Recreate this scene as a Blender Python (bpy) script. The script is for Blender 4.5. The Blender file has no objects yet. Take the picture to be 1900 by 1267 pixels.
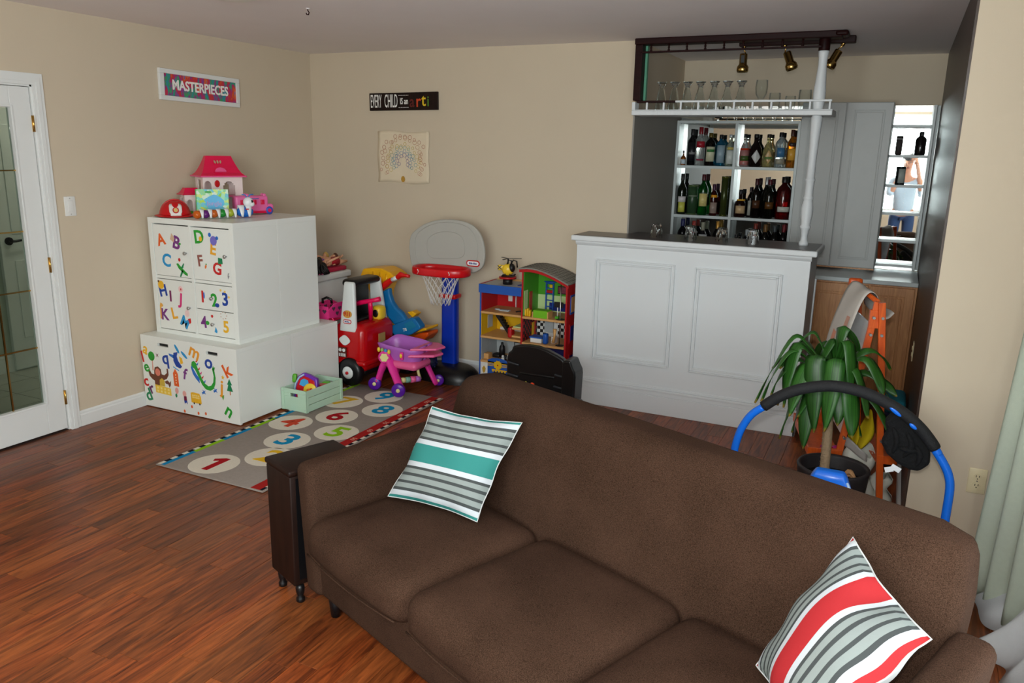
import bpy, bmesh, math, random
from mathutils import Matrix, Vector, Euler
random.seed(7)
SC = bpy.context.scene
COL = SC.collection
R = math.radians
PI = math.pi

# ---------------------------------------------------------------- camera
CAM = Vector((4.4688, -5.3888, 1.7382))
YAW, PITCH, ROLL, FPX = 0.4479, 0.2367, 0.0212, 1468.09
fw = Vector((-math.sin(YAW)*math.cos(PITCH), math.cos(YAW)*math.cos(PITCH), -math.sin(PITCH)))
rt = Vector((math.cos(YAW), math.sin(YAW), 0)); up = rt.cross(fw)
r2 = math.cos(ROLL)*rt + math.sin(ROLL)*up
u2 = -math.sin(ROLL)*rt + math.cos(ROLL)*up
cd = bpy.data.cameras.new('camera'); cam = bpy.data.objects.new('camera', cd); COL.objects.link(cam)
cam.matrix_world = Matrix(((r2.x, u2.x, -fw.x, CAM.x), (r2.y, u2.y, -fw.y, CAM.y), (r2.z, u2.z, -fw.z, CAM.z), (0, 0, 0, 1)))
cd.sensor_width = 36.0; cd.lens = FPX*36.0/1900.0; cd.clip_start = 0.05
SC.camera = cam

# ---------------------------------------------------------------- world, daylight, exposure
SC.view_settings.view_transform = 'Standard'; SC.view_settings.look = 'None'
SC.view_settings.gamma = 1.0; SC.view_settings.use_curve_mapping = False
SC.view_settings.exposure = 0.12
wd = bpy.data.worlds.new('daylight'); SC.world = wd; wd.use_nodes = True
wd.node_tree.nodes['Background'].inputs[0].default_value = (0.80, 0.90, 1.0, 1)
wd.node_tree.nodes['Background'].inputs[1].default_value = 1.5
def area(name, loc, rot, sx, sy, power, col=(1, 1, 1)):
    l = bpy.data.lights.new(name, 'AREA'); l.shape = 'RECTANGLE'; l.size = sx; l.size_y = sy; l.energy = power; l.color = col
    o = bpy.data.objects.new(name, l); COL.objects.link(o); o.location = loc; o.rotation_euler = rot
    return o
DAY = (0.90, 1.0, 1.0)
# daylight entering by the window behind the photographer and by the patio window behind the curtain
area('daylight_front_window', (3.93, -6.66, 1.65), (R(90), 0, 0), 1.9, 1.5, 122, DAY)
area('daylight_side_window', (5.30, -3.9, 1.15), (0, R(90), 0), 2.0, 2.4, 40, DAY)

# the photographer's flash, just above the lens
fl_ = bpy.data.lights.new('camera_flash', 'AREA'); fl_.shape = 'RECTANGLE'; fl_.size = 0.06; fl_.size_y = 0.04; fl_.energy = 25; fl_.color = (1.0, 0.98, 0.95)
flo = bpy.data.objects.new('camera_flash', fl_); COL.objects.link(flo); flo.matrix_world = cam.matrix_world @ Matrix.Translation((0, 0.125, 0.02))
# ---------------------------------------------------------------- helpers
def lin(c):
    return tuple(((v/255)/12.92 if v/255 <= 0.04045 else ((v/255+0.055)/1.055)**2.4) for v in c)
MATS = {}
def mat(name, col, rough=0.5, metal=0.0, var=0.06, scale=8.0, bump=0.0, bscale=60.0, trans=0.0, ior=1.45, emit=None, estr=0.0, coat=0.0, alpha=1.0, spec=0.5):
    """procedural principled material: colour varied by noise, optional bump"""
    if name in MATS: return MATS[name]
    m = bpy.data.materials.new(name); m.use_nodes = True
    nt = m.node_tree; b = nt.nodes['Principled BSDF']
    c = lin(col)
    if var > 0:
        tc = nt.nodes.new('ShaderNodeTexCoord'); nz = nt.nodes.new('ShaderNodeTexNoise'); nz.inputs['Scale'].default_value = scale
        nz.inputs['Detail'].default_value = 3
        nt.links.new(tc.outputs['Object'], nz.inputs['Vector'])
        mx = nt.nodes.new('ShaderNodeMix'); mx.data_type = 'RGBA'
        mx.inputs[6].default_value = (*[v*(1-var) for v in c], 1); mx.inputs[7].default_value = (*[min(1, v*(1+var)) for v in c], 1)
        nt.links.new(nz.outputs['Fac'], mx.inputs[0]); nt.links.new(mx.outputs[2], b.inputs['Base Color'])
    else:
        b.inputs['Base Color'].default_value = (*c, 1)
    if bump > 0:
        tc2 = nt.nodes.new('ShaderNodeTexCoord'); n2 = nt.nodes.new('ShaderNodeTexNoise'); n2.inputs['Scale'].default_value = bscale
        n2.inputs['Detail'].default_value = 4
        bp_ = nt.nodes.new('ShaderNodeBump'); bp_.inputs['Strength'].default_value = bump; bp_.inputs['Distance'].default_value = 0.01
        nt.links.new(tc2.outputs['Object'], n2.inputs['Vector']); nt.links.new(n2.outputs['Fac'], bp_.inputs['Height'])
        nt.links.new(bp_.outputs['Normal'], b.inputs['Normal'])
    b.inputs['Roughness'].default_value = rough; b.inputs['Metallic'].default_value = metal
    b.inputs['Transmission Weight'].default_value = trans; b.inputs['IOR'].default_value = ior
    b.inputs['Coat Weight'].default_value = coat; b.inputs['Alpha'].default_value = alpha
    b.inputs['Specular IOR Level'].default_value = spec
    if emit: b.inputs['Emission Color'].default_value = (*lin(emit), 1); b.inputs['Emission Strength'].default_value = estr
    MATS[name] = m
    return m
def translucent(m, amount):
    nt = m.node_tree; b = nt.nodes['Principled BSDF']; out = nt.nodes['Material Output']
    tr = nt.nodes.new('ShaderNodeBsdfTranslucent'); mx = nt.nodes.new('ShaderNodeMixShader'); mx.inputs[0].default_value = amount
    if b.inputs['Base Color'].links: nt.links.new(b.inputs['Base Color'].links[0].from_socket, tr.inputs[0])
    nt.links.new(b.outputs[0], mx.inputs[1]); nt.links.new(tr.outputs[0], mx.inputs[2]); nt.links.new(mx.outputs[0], out.inputs['Surface'])
    return m
def nodes_of(m): return m.node_tree, m.node_tree.nodes['Principled BSDF']

def wmat(o):
    m = o.matrix_basis.copy()
    while o.parent is not None: o = o.parent; m = o.matrix_basis @ m
    return m
class MB:
    """mesh builder: primitives collected into one mesh, several material slots"""
    def __init__(s): s.v = []; s.f = []; s.mi = []; s.sm = []
    def _add(s, vs, fs, m=None, mi=0, smooth=False):
        o = len(s.v)
        s.v += [(m @ Vector(p)) if m is not None else Vector(p) for p in vs]
        for f in fs: s.f.append([i+o for i in f]); s.mi.append(mi); s.sm.append(smooth)
        return s
    def box(s, a, b, m=None, mi=0):
        x0, y0, z0 = a; x1, y1, z1 = b
        return s._add([(x0,y0,z0),(x1,y0,z0),(x1,y1,z0),(x0,y1,z0),(x0,y0,z1),(x1,y0,z1),(x1,y1,z1),(x0,y1,z1)],
                      [(0,3,2,1),(4,5,6,7),(0,1,5,4),(1,2,6,5),(2,3,7,6),(3,0,4,7)], m, mi)
    def rbox(s, a, b, r, seg=3, m=None, mi=0, fn=None):
        """box with rounded edges; fn deforms each vertex"""
        bm = bmesh.new(); bmesh.ops.create_cube(bm, size=1)
        c = [(a[i]+b[i])/2 for i in range(3)]; d = [b[i]-a[i] for i in range(3)]
        for v in bm.verts: v.co = Vector((c[0]+v.co.x*d[0], c[1]+v.co.y*d[1], c[2]+v.co.z*d[2]))
        r = min(r, 0.499*min(d))
        bmesh.ops.bevel(bm, geom=list(bm.edges), offset=r, segments=seg, profile=0.5, affect='EDGES')
        if fn: 
            for v in bm.verts: v.co = Vector(fn(v.co))
        bm.verts.index_update()
        s._add([v.co.copy() for v in bm.verts], [[v.index for v in f.verts] for f in bm.faces], m, mi, True)
        bm.free(); return s
    def prism(s, poly, z0, z1, m=None, mi=0, smooth=False):
        n = len(poly)
        if sum(poly[i][0]*poly[(i+1) % n][1]-poly[(i+1) % n][0]*poly[i][1] for i in range(n)) < 0: poly = poly[::-1]
        vs = [(p[0], p[1], z0) for p in poly]+[(p[0], p[1], z1) for p in poly]
        fs = [list(range(n))[::-1], list(range(n, 2*n))]
        s._add(vs, fs, m, mi, False)
        o = len(s.v)-2*n
        for i in range(n):
            j = (i+1) % n; s.f.append([o+i, o+j, o+n+j, o+n+i]); s.mi.append(mi); s.sm.append(smooth)
        return s
    def lathe(s, prof, seg=20, m=None, mi=0, smooth=True, cap=True):
        """prof: list of (radius, z)"""
        vs = []; fs = []
        for r, z in prof:
            for i in range(seg): vs.append((r*math.cos(2*PI*i/seg), r*math.sin(2*PI*i/seg), z))
        k = len(prof)
        for a in range(k-1):
            for i in range(seg):
                j = (i+1) % seg; fs.append((a*seg+i, a*seg+j, (a+1)*seg+j, (a+1)*seg+i))
        s._add(vs, fs, m, mi, smooth)
        if cap:
            o = len(s.v)-len(vs)
            if prof[0][0] > 1e-5: s.f.append([o+i for i in range(seg)][::-1]); s.mi.append(mi); s.sm.append(False)
            if prof[-1][0] > 1e-5: s.f.append([o+(k-1)*seg+i for i in range(seg)]); s.mi.append(mi); s.sm.append(False)
        return s
    def tube(s, pts, r, seg=10, m=None, mi=0, closed=False, flat=1.0):
        """swept tube; r may be a list; flat squashes the section along its second axis"""
        P = [Vector(p) for p in pts]; n = len(P)
        rr = r if isinstance(r, (list, tuple)) else [r]*n
        vs = []; fs = []; prev = None
        for i in range(n):
            if closed: t = (P[(i+1) % n]-P[i-1]).normalized()
            else: t = (P[min(i+1, n-1)]-P[max(i-1, 0)]).normalized()
            if prev is None:
                a = Vector((0, 0, 1)) if abs(t.z) < 0.9 else Vector((1, 0, 0))
                x = t.cross(a).normalized()
            else:
                x = (prev - t*prev.dot(t)).normalized()
            prev = x; y = t.cross(x)
            for k in range(seg):
                an = 2*PI*k/seg; vs.append(P[i]+x*(rr[i]*math.cos(an))+y*(rr[i]*flat*math.sin(an)))
        for i in range(n if closed else n-1):
            j = (i+1) % n
            for k in range(seg):
                l = (k+1) % seg; fs.append((i*seg+k, i*seg+l, j*seg+l, j*seg+k))
        s._add(vs, fs, m, mi, True)
        if not closed:
            o = len(s.v)-len(vs)
            s.f.append([o+k for k in range(seg)][::-1]); s.mi.append(mi); s.sm.append(False)
            s.f.append([o+(n-1)*seg+k for k in range(seg)]); s.mi.append(mi); s.sm.append(False)
        return s
    def cyl(s, a, b, r, seg=12, m=None, mi=0, r2=None):
        return s.tube([a, b], [r, r if r2 is None else r2], seg, m, mi)
    def ell(s, c, r, m=None, mi=0, nu=14, nv=8, e=1.0, z0=-1.0):
        vs = []; fs = []
        def sp(v, e): return math.copysign(abs(v)**e, v)
        t0 = math.asin(max(-1, z0))
        for j in range(nv+1):
            ph = t0+(PI/2-t0)*j/nv
            for i in range(nu):
                th = 2*PI*i/nu
                vs.append((c[0]+r[0]*sp(math.cos(ph), e)*sp(math.cos(th), e), c[1]+r[1]*sp(math.cos(ph), e)*sp(math.sin(th), e), c[2]+r[2]*sp(math.sin(ph), e)))
        for j in range(nv):
            for i in range(nu):
                k = (i+1) % nu; fs.append((j*nu+i, j*nu+k, (j+1)*nu+k, (j+1)*nu+i))
        s._add(vs, fs, m, mi, True)
        if z0 > -0.999:
            o = len(s.v)-len(vs); s.f.append([o+i for i in range(nu)][::-1]); s.mi.append(mi); s.sm.append(False)
        return s
    def sheet(s, fn, nu, nv, th=0.0, m=None, mi=0):
        """fn(u,v)->point, thickened by th along normals"""
        P = [[Vector(fn(i/nu, j/nv)) for i in range(nu+1)] for j in range(nv+1)]
        vs = [p for row in P for p in row]; W = nu+1
        fs = [(j*W+i, j*W+i+1, (j+1)*W+i+1, (j+1)*W+i) for j in range(nv) for i in range(nu)]
        if th > 0:
            N = []
            for j in range(nv+1):
                for i in range(nu+1):
                    du = P[j][min(i+1, nu)]-P[j][max(i-1, 0)]; dv = P[min(j+1, nv)][i]-P[max(j-1, 0)][i]
                    n = du.cross(dv); n = n.normalized() if n.length > 1e-12 else Vector((0, 0, 1)); N.append(n)
            k = len(vs); vs2 = [p-n*th for p, n in zip(vs, N)]
            fs2 = [tuple(i+k for i in f[::-1]) for f in fs]
            ed = [(i, i+1) for i in range(nu)]+[(j*W+nu, (j+1)*W+nu) for j in range(nv)]+[(nv*W+i+1, nv*W+i) for i in range(nu)]+[((j+1)*W, j*W) for j in range(nv)]
            fs = fs+fs2+[(b, a, a+k, b+k) for a, b in ed]; vs = vs+vs2
        return s._add(vs, fs, m, mi, True)
    def mesh(s, name):
        me = bpy.data.meshes.new(name); me.from_pydata([tuple(v) for v in s.v], [], s.f)
        for p, k, sm in zip(me.polygons, s.mi, s.sm): p.material_index = k; p.use_smooth = sm
        return me
    def build(s, name, mats, parent=None, loc=None, rot=None, world=False, bev=0.0, seg=2, label=None):
        if world and parent is not None:
            inv = wmat(parent).inverted(); s.v = [inv @ p for p in s.v]
        me = s.mesh(name)
        for m in (mats if isinstance(mats, (list, tuple)) else [mats]): me.materials.append(m)
        o = bpy.data.objects.new(name, me); COL.objects.link(o)
        if parent is not None: o.parent = parent
        if loc is not None: o.location = loc
        if rot is not None: o.rotation_euler = rot
        if bev > 0:
            bv = o.modifiers.new('bevel', 'BEVEL'); bv.width = bev; bv.segments = seg; bv.limit_method = 'ANGLE'; bv.angle_limit = R(40)
        if label: o['label'] = label
        return o
def tag(o, label, cat, group=None):
    o['label'] = label; o['category'] = cat
    if group: o['group'] = group
    return o
def struct(o): o['kind'] = 'structure'; return o
def thing(name, label, cat, loc=(0, 0, 0), rz=0.0, group=None):
    o = bpy.data.objects.new(name, None); COL.objects.link(o); o.empty_display_size = 0.1
    o.location = loc; o.rotation_euler = (0, 0, rz)
    o.matrix_basis = Matrix.Translation(loc) @ Matrix.Rotation(rz, 4, 'Z')
    return tag(o, label, cat, group)
def T(x, y, z): return Matrix.Translation((x, y, z))
def RX(a): return Matrix.Rotation(R(a), 4, 'X')
def RY(a): return Matrix.Rotation(R(a), 4, 'Y')
def RZ(a): return Matrix.Rotation(R(a), 4, 'Z')
def Sc(x, y, z): return Matrix.Diagonal((x, y, z, 1))
FRONT = RX(90)                       # print facing -y, x right, z up
LEFTW = RZ(90) @ RX(90)              # print on the left wall, facing +x
def textmesh(txt, size, thick=0.0015, bold=0.0, m=None, sx=1.0, align='CENTER'):
    """flat lettering as a mesh builder, centred"""
    cu = bpy.data.curves.new('lettering', 'FONT'); cu.body = txt; cu.size = size; cu.extrude = thick/2; cu.offset = bold*size; cu.resolution_u = 3
    cu.align_x = align; cu.align_y = 'CENTER'
    ob = bpy.data.objects.new('lettering', cu); COL.objects.link(ob)
    dg = bpy.context.evaluated_depsgraph_get(); dg.update()
    me = bpy.data.meshes.new_from_object(ob.evaluated_get(dg))
    mb = MB(); M_ = (m or Matrix()) @ Sc(sx, 1, 1)
    mb._add([v.co.copy() for v in me.vertices], [list(p.vertices) for p in me.polygons], M_)
    bpy.data.objects.remove(ob); bpy.data.curves.remove(cu); bpy.data.meshes.remove(me)
    return mb
def disc(r, n=20, rx=None): return [(r*math.cos(2*PI*i/n), (rx or r)*math.sin(2*PI*i/n)) for i in range(n)]
def dup(o, parent=None):
    c = o.copy(); COL.objects.link(c); c.parent = parent
    for ch in [k for k in ALLCH(o)]: dup(ch, c)
    return c
def ALLCH(o): return [k for k in list(bpy.data.objects) if k.parent is o]
def spline(pts, n=6):
    """Catmull-Rom through points"""
    P = [Vector(p) for p in pts]; out = []
    for i in range(len(P)-1):
        p0 = P[max(i-1, 0)]; p1 = P[i]; p2 = P[i+1]; p3 = P[min(i+2, len(P)-1)]
        for k in range(n):
            t = k/n
            out.append(0.5*((2*p1)+(-p0+p2)*t+(2*p0-5*p1+4*p2-p3)*t*t+(-p0+3*p1-3*p2+p3)*t*t*t))
    out.append(P[-1]); return out
# ---------------------------------------------------------------- room materials
H = 2.4677
XN, YN, XR, YE, XW, YF = 2.77, 1.26, 4.655, -1.55, 5.16, -6.60
m_wall = mat('cream_wall_paint', (206, 191, 168), 0.75, var=0.03, scale=3, bump=0.05, bscale=220)
m_ceil = mat('ceiling_paint', (240, 234, 233), 0.9, var=0.03, scale=3)
m_trim = mat('white_trim_paint', (226, 228, 226), 0.4, var=0.02)
m_grey = mat('grey_gloss_panel', (150, 146, 140), 0.62, var=0.03, scale=4, spec=0.10)
m_mirror = mat('mirror_glass', (232, 238, 236), 0.015, metal=1.0, var=0.0)
m_brass = mat('brass', (196, 160, 92), 0.22, metal=1.0, var=0.05)
m_steel = mat('brushed_steel', (190, 190, 190), 0.3, metal=1.0, var=0.05)
m_black = mat('black_plastic', (14, 14, 16), 0.35, var=0.1)
m_sub = mat('floor_underlay', (50, 28, 20), 0.8)

def wood_mat(name, c1, c2, rough, sx=30, sy=2.0, coat=0.0, along='Y', objrand=True, bump=0.03, island=False, spec=0.5):
    """grained wood; per-piece tint by object (or by mesh island)"""
    m = bpy.data.materials.new(name); m.use_nodes = True; nt, b = nodes_of(m)
    N = nt.nodes; L = nt.links
    tc = N.new('ShaderNodeTexCoord'); mp = N.new('ShaderNodeMapping')
    sc = {'Y': (sx, sy, sx), 'Z': (sx, sx, sy), 'X': (sy, sx, sx)}[along]
    mp.inputs['Scale'].default_value = sc
    L.new(tc.outputs['Object'], mp.inputs['Vector'])
    if objrand:
        if island: rnd = N.new('ShaderNodeNewGeometry').outputs['Random Per Island']
        else: rnd = N.new('ShaderNodeObjectInfo').outputs['Random']
        ml = N.new('ShaderNodeMath'); ml.operation = 'MULTIPLY'; ml.inputs[1].default_value = 37.0
        cx = N.new('ShaderNodeCombineXYZ'); L.new(rnd, ml.inputs[0])
        for i in range(3): L.new(ml.outputs[0], cx.inputs[i])
        L.new(cx.outputs[0], mp.inputs['Location'])
    nz = N.new('ShaderNodeTexNoise'); nz.inputs['Scale'].default_value = 1.0; nz.inputs['Detail'].default_value = 9; nz.inputs['Roughness'].default_value = 0.62; nz.inputs['Distortion'].default_value = 1.6
    L.new(mp.outputs[0], nz.inputs['Vector'])
    cr = N.new('ShaderNodeValToRGB'); cr.color_ramp.elements[0].position = 0.3; cr.color_ramp.elements[1].position = 0.72
    cr.color_ramp.elements[0].color = (*lin(c1), 1); cr.color_ramp.elements[1].color = (*lin(c2), 1)
    L.new(nz.outputs['Fac'], cr.inputs[0])
    out = cr.outputs[0]
    if objrand:
        tn = N.new('ShaderNodeValToRGB'); tn.color_ramp.interpolation = 'CONSTANT'
        tints = ((1.0, 0.97, 0.95), (0.70, 0.68, 0.68), (1.14, 1.0, 0.9), (0.88, 0.96, 0.98), (1.05, 0.88, 0.80), (0.76, 0.70, 0.68), (1.14, 1.12, 1.02), (0.92, 0.90, 0.86))
        for i, t in enumerate(tints):
            e = tn.color_ramp.elements[0] if i == 0 else (tn.color_ramp.elements[1] if i == 1 else tn.color_ramp.elements.new(i/len(tints)))
            e.position = i/len(tints); e.color = (*t, 1)
        L.new(rnd, tn.inputs[0])
        mu = N.new('ShaderNodeMix'); mu.data_type = 'RGBA'; mu.blend_type = 'MULTIPLY'; mu.inputs[0].default_value = 1.0
        L.new(out, mu.inputs[6]); L.new(tn.outputs[0], mu.inputs[7]); out = mu.outputs[2]
    L.new(out, b.inputs['Base Color'])
    if bump:
        bp_ = N.new('ShaderNodeBump'); bp_.inputs['Strength'].default_value = bump; bp_.inputs['Distance'].default_value = 0.01
        L.new(nz.outputs['Fac'], bp_.inputs['Height']); L.new(bp_.outputs[0], b.inputs['Normal'])
    b.inputs['Roughness'].default_value = rough; b.inputs['Coat Weight'].default_value = coat; b.inputs['Specular IOR Level'].default_value = spec
    MATS[name] = m
    return m
m_floor = wood_mat('cherry_laminate', (62, 27, 11), (164, 87, 41), 0.38, sx=34, sy=2.6, spec=0.42)
m_floor2 = wood_mat('cherry_laminate_joined', (62, 27, 11), (164, 87, 41), 0.38, sx=34, sy=2.6, island=True, spec=0.42)
m_oak = wood_mat('honey_oak', (172, 112, 64), (214, 156, 100), 0.4, sx=40, sy=3, along='Z', objrand=False)
m_panel = wood_mat('dark_wood_panel', (40, 28, 22), (80, 60, 48), 0.4, sx=110, sy=2.5, along='Z', objrand=False, bump=0.25)
m_dark = wood_mat('dark_mahogany', (26, 6, 6), (42, 11, 10), 0.5, sx=30, sy=3, along='X', objrand=False, spec=0.15)
m_esp = wood_mat('espresso_wood', (20, 10, 7), (38, 20, 14), 0.5, sx=30, sy=3, along='Z', objrand=False, spec=0.2)

# ---------------------------------------------------------------- floor of single strips
fl = struct(MB().box((-1.9, YF-0.05, -0.06), (XW+0.2, YN+0.1, -0.011)).build('floor', m_sub))
PW = 0.0956; rf_ = random.Random(21)
STR = []
x = 0.0
while x < XW-0.01:
    w = min(PW, XW-x)
    ymax = 0.0 if x+w*0.5 < XN else (YN if x+w*0.5 < XR else YE)
    y = YF-rf_.uniform(0, 0.6)
    while y < ymax-0.02:
        L0 = rf_.choice((0.43, 0.56, 0.69, 0.82)); a = max(y, YF); b = min(y+L0, ymax)
        if b-a > 0.02: STR.append((round(x, 4), round(a, 3), round(b, 3), round(w, 4)))
        y += L0
    x += PW
MCI = cam.matrix_world.inverted()
def shown(s):
    """size of a strip in the picture; nothing for strips out of frame or under furniture"""
    x, a, b, w = s; p = MCI @ Vector((x+w/2, (a+b)/2, 0))
    if p.z > -0.5: return 0
    u, v = 950-FPX*p.x/p.z, 633.5+FPX*p.y/p.z
    if not (-60 < u < 1960 and 0 < v < 1320): return 0
    if (x+w/2 < 0.86 and -1.85 < (a+b)/2 < -0.2) or (0.93 < x < 1.62 and -2.45 < (a+b)/2 < -0.8): return 0
    d = Vector(((x+w/2)-2.60, (a+b)/2+3.275)); lx = d.x*math.cos(R(22))-d.y*math.sin(R(22)); ly = d.x*math.sin(R(22))+d.y*math.cos(R(22))
    if -0.1 < lx < 2.2 and 0.05 < ly < 1.6: return 0
    return w*(b-a)/p.z**2
STR.sort(key=shown, reverse=True)
pm_cache = {}; rest = MB()
def strip_mesh(w, l):
    mb = MB(); mb.rbox((0.0005, 0.0005, -0.010), (w-0.0005, l-0.0005, 0.0), 0.0010, 1)
    for i in range(len(mb.sm)): mb.sm[i] = False
    return mb
for i, (x, a, b, w) in enumerate(STR):
    k = (w, round(b-a, 3))
    if i < 300:
        if k not in pm_cache:
            me = strip_mesh(*k).mesh('floor_strip'); me.materials.append(m_floor); pm_cache[k] = me
        o = bpy.data.objects.new('floor_strip', pm_cache[k]); COL.objects.link(o); o.parent = fl; o.location = (x, a, 0)
    else:
        q = strip_mesh(*k); rest._add(q.v, q.f, T(x, a, 0))
rest.build('floor_strips', m_floor2, fl)['kind'] = 'stuff'

# ---------------------------------------------------------------- walls
struct(MB().box((-1.95, YF-0.1, H), (XW+0.2, YN+0.1, H+0.08)).build('ceiling', m_ceil))
DY0, DY1, DZ = -3.22, -2.385, 2.045           # left door opening
wl = MB().box((-0.11, DY1, 0), (0, 0.1, H)).box((-0.11, DY0, DZ), (0, DY1, H)).box((-0.11, YF-0.1, 0), (0, DY0, H))
struct(wl.build('wall_left', m_wall))
struct(MB().box((0, 0, 0), (XN-0.012, 0.1, H)).build('wall_back', m_wall))
struct(MB().box((XN-0.10, 0.1, 0), (XN-0.012, YN+0.1, H)).build('wall_niche_left', m_wall))
nl = MB().box((XN-0.012, 0.0, 2.03), (XN, YN, H), mi=0).box((XN-0.012, 0.0, 0.0), (XN, YN, 2.03), mi=1)
struct(nl.build('wall_niche_panel', [m_wall, m_grey]))
struct(MB().box((XN-0.1, YN, 0), (XR+0.1, YN+0.1, H)).build('wall_niche_back', m_wall))
struct(MB().box((XR, YE, 0), (XW+0.1, YN, H)).build('wall_right', m_wall))
pn = MB()
for i in range(28):                            # narrow grooved boards of the dark panelling
    y0 = YE+0.004+i*(YN-YE-0.008)/28; y1 = y0+(YN-YE-0.008)/28
    pn = MB().box((XR-0.010, y0+0.001, 0.0), (XR, y1-0.001, H-0.001))
    o = pn.build('panel_board', m_panel)
    if i == 0: proot = struct(o); o.name = 'trim_1'
    else: o.parent = proot
struct(MB().box((-0.1, YF-0.1, 0), (2.95, YF, H)).box((2.95, YF-0.1, 0), (4.9, YF, 0.88)).box((2.95, YF-0.1, 2.43), (4.9, YF, H)).box((4.9, YF-0.1, 0), (XW+0.1, YF, H)).build('wall_front', m_wall))
struct(MB().box((XW, YF, 0), (XW+0.1, -5.15, H)).box((XW, -5.15, 2.2), (XW+0.1, -2.65, H)).box((XW, -2.65, 0), (XW+0.1, YE, H)).box((XW, -5.15, 0), (XW+0.1, -2.65, 0.05)).build('wall_window_side', m_wall))
# window frames (patio window behind the curtain, window behind the photographer)
w1 = MB()
for a, b in (((XW+0.03, -5.15, 0.05), (XW+0.08, -5.09, 2.2)), ((XW+0.03, -2.71, 0.05), (XW+0.08, -2.65, 2.2)), ((XW+0.03, -3.94, 0.05), (XW+0.08, -3.86, 2.2)), ((XW+0.03, -5.15, 2.13), (XW+0.08, -2.65, 2.2)), ((XW+0.03, -5.15, 0.05), (XW+0.08, -2.65, 0.12))): w1.box(a, b)
struct(w1.build('window_1', m_trim))
w2 = MB()
for a, b in (((2.95, YF-0.05, 0.88), (3.0, YF-0.01, 2.43)), ((4.85, YF-0.05, 0.88), (4.9, YF-0.01, 2.43)), ((3.90, YF-0.05, 0.88), (3.95, YF-0.01, 2.43)), ((2.95, YF-0.05, 0.88), (4.9, YF-0.01, 0.94)), ((2.95, YF-0.05, 2.38), (4.9, YF-0.01, 2.43))): w2.box(a, b)
struct(w2.build('window_2', m_trim))

def baseboard(name, pts, h=0.098, th=0.013):
    (ax, ay), (bx, by) = pts
    d = Vector((bx-ax, by-ay, 0)); L_ = d.length; d.normalize(); n = Vector((-d.y, d.x, 0))
    M_ = Matrix(((d.x, n.x, 0, ax), (d.y, n.y, 0, ay), (0, 0, 1, 0), (0, 0, 0, 1)))
    prof = [(0, 0), (th, 0), (th, h*0.72), (th*0.7, h*0.80), (th*0.7, h*0.9), (th*0.25, h), (0, h)]
    vs = []; 
    for xx in (0, L_): vs += [M_ @ Vector((xx, -p[0], p[1])) for p in prof]
    k = len(prof); fs = [[i, (i+1) % k, k+(i+1) % k, k+i] for i in range(k)]+[list(range(k))[::-1], list(range(k, 2*k))]
    mb = MB(); mb._add(vs, fs); return struct(mb.build(name, m_trim))
baseboard('baseboard_left', ((0, -2.325), (0, 0)))
baseboard('baseboard_back', ((0.013, 0), (2.50, 0)))
baseboard('baseboard_right', ((XR, YE), (XW, YE)), h=0.09)
baseboard('baseboard_panel', ((XR-0.010, 0.62), (XR-0.010, YE+0.002)), h=0.09)

# ---------------------------------------------------------------- left glazed door with casing and the hall beyond
cs = MB()
for k, (o_, i_, d_) in enumerate(((0.0, 0.022, 0.012), (0.022, 0.045, 0.019), (0.045, 0.062, 0.015))):
    cs.box((0, DY1-0.004+(0.062-i_), 0), (d_, DY1-0.004+(0.062-o_), DZ-0.004+0.062-i_)).box((0, DY0-0.05, DZ-0.004+(0.062-i_)), (d_, DY1-0.004+0.062-o_, DZ-0.004+(0.062-o_)))
    cs.box((0, DY0+0.004-(0.062-o_), 0), (d_, DY0+0.004-(0.062-i_), DZ-0.004+0.062-i_))
cs.box((-0.11, DY1-0.014, 0), (0.0, DY1, DZ)).box((-0.11, DY0, 0), (0.0, DY0+0.014, DZ)).box((-0.11, DY0, DZ-0.014), (0.0, DY1, DZ))
struct(cs.build('trim_2', m_trim))
dr = thing('door_1', 'white glazed door', 'door', (-0.04, DY1-0.018, 0)); del dr['label'], dr['category']; struct(dr)
def thin_glass(name, tint, blend=0.25):
    m = bpy.data.materials.new(name); m.use_nodes = True; nt = m.node_tree; N = nt.nodes; N.remove(N['Principled BSDF'])
    tr = N.new('ShaderNodeBsdfTransparent'); tr.inputs[0].default_value = (*lin(tint), 1); gl_ = N.new('ShaderNodeBsdfGlossy'); gl_.inputs['Roughness'].default_value = 0.03
    lw = N.new('ShaderNodeLayerWeight'); lw.inputs[0].default_value = blend; mx = N.new('ShaderNodeMixShader'); hm_ = N.new('ShaderNodeMath'); hm_.operation = 'MULTIPLY'; hm_.inputs[1].default_value = 0.45; nt.links.new(lw.outputs['Fresnel'], hm_.inputs[0]); nt.links.new(hm_.outputs[0], mx.inputs[0]); nt.links.new(tr.outputs[0], mx.inputs[1]); nt.links.new(gl_.outputs[0], mx.inputs[2]); nt.links.new(mx.outputs[0], N['Material Output'].inputs['Surface'])
    return m
m_glass = thin_glass('clear_pane_glass', (226, 233, 227), 0.2)
ya, yb, za, zb = DY0+0.018, DY1-0.018, 0.012, 2.028
ga, gb, gz0, gz1 = ya+0.118, yb-0.118, 0.205, 1.915
for nm, a, b in (('stile', (-0.045, ya, za), (-0.005, ga, zb)), ('stile', (-0.045, gb, za), (-0.005, yb, zb)), ('rail', (-0.045, ga, za), (-0.005, gb, gz0)), ('rail', (-0.045, ga, gz1), (-0.005, gb, zb))):
    MB().box(a, b).build(nm, m_trim, dr, world=True, bev=0.003)
bead = MB()
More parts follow.
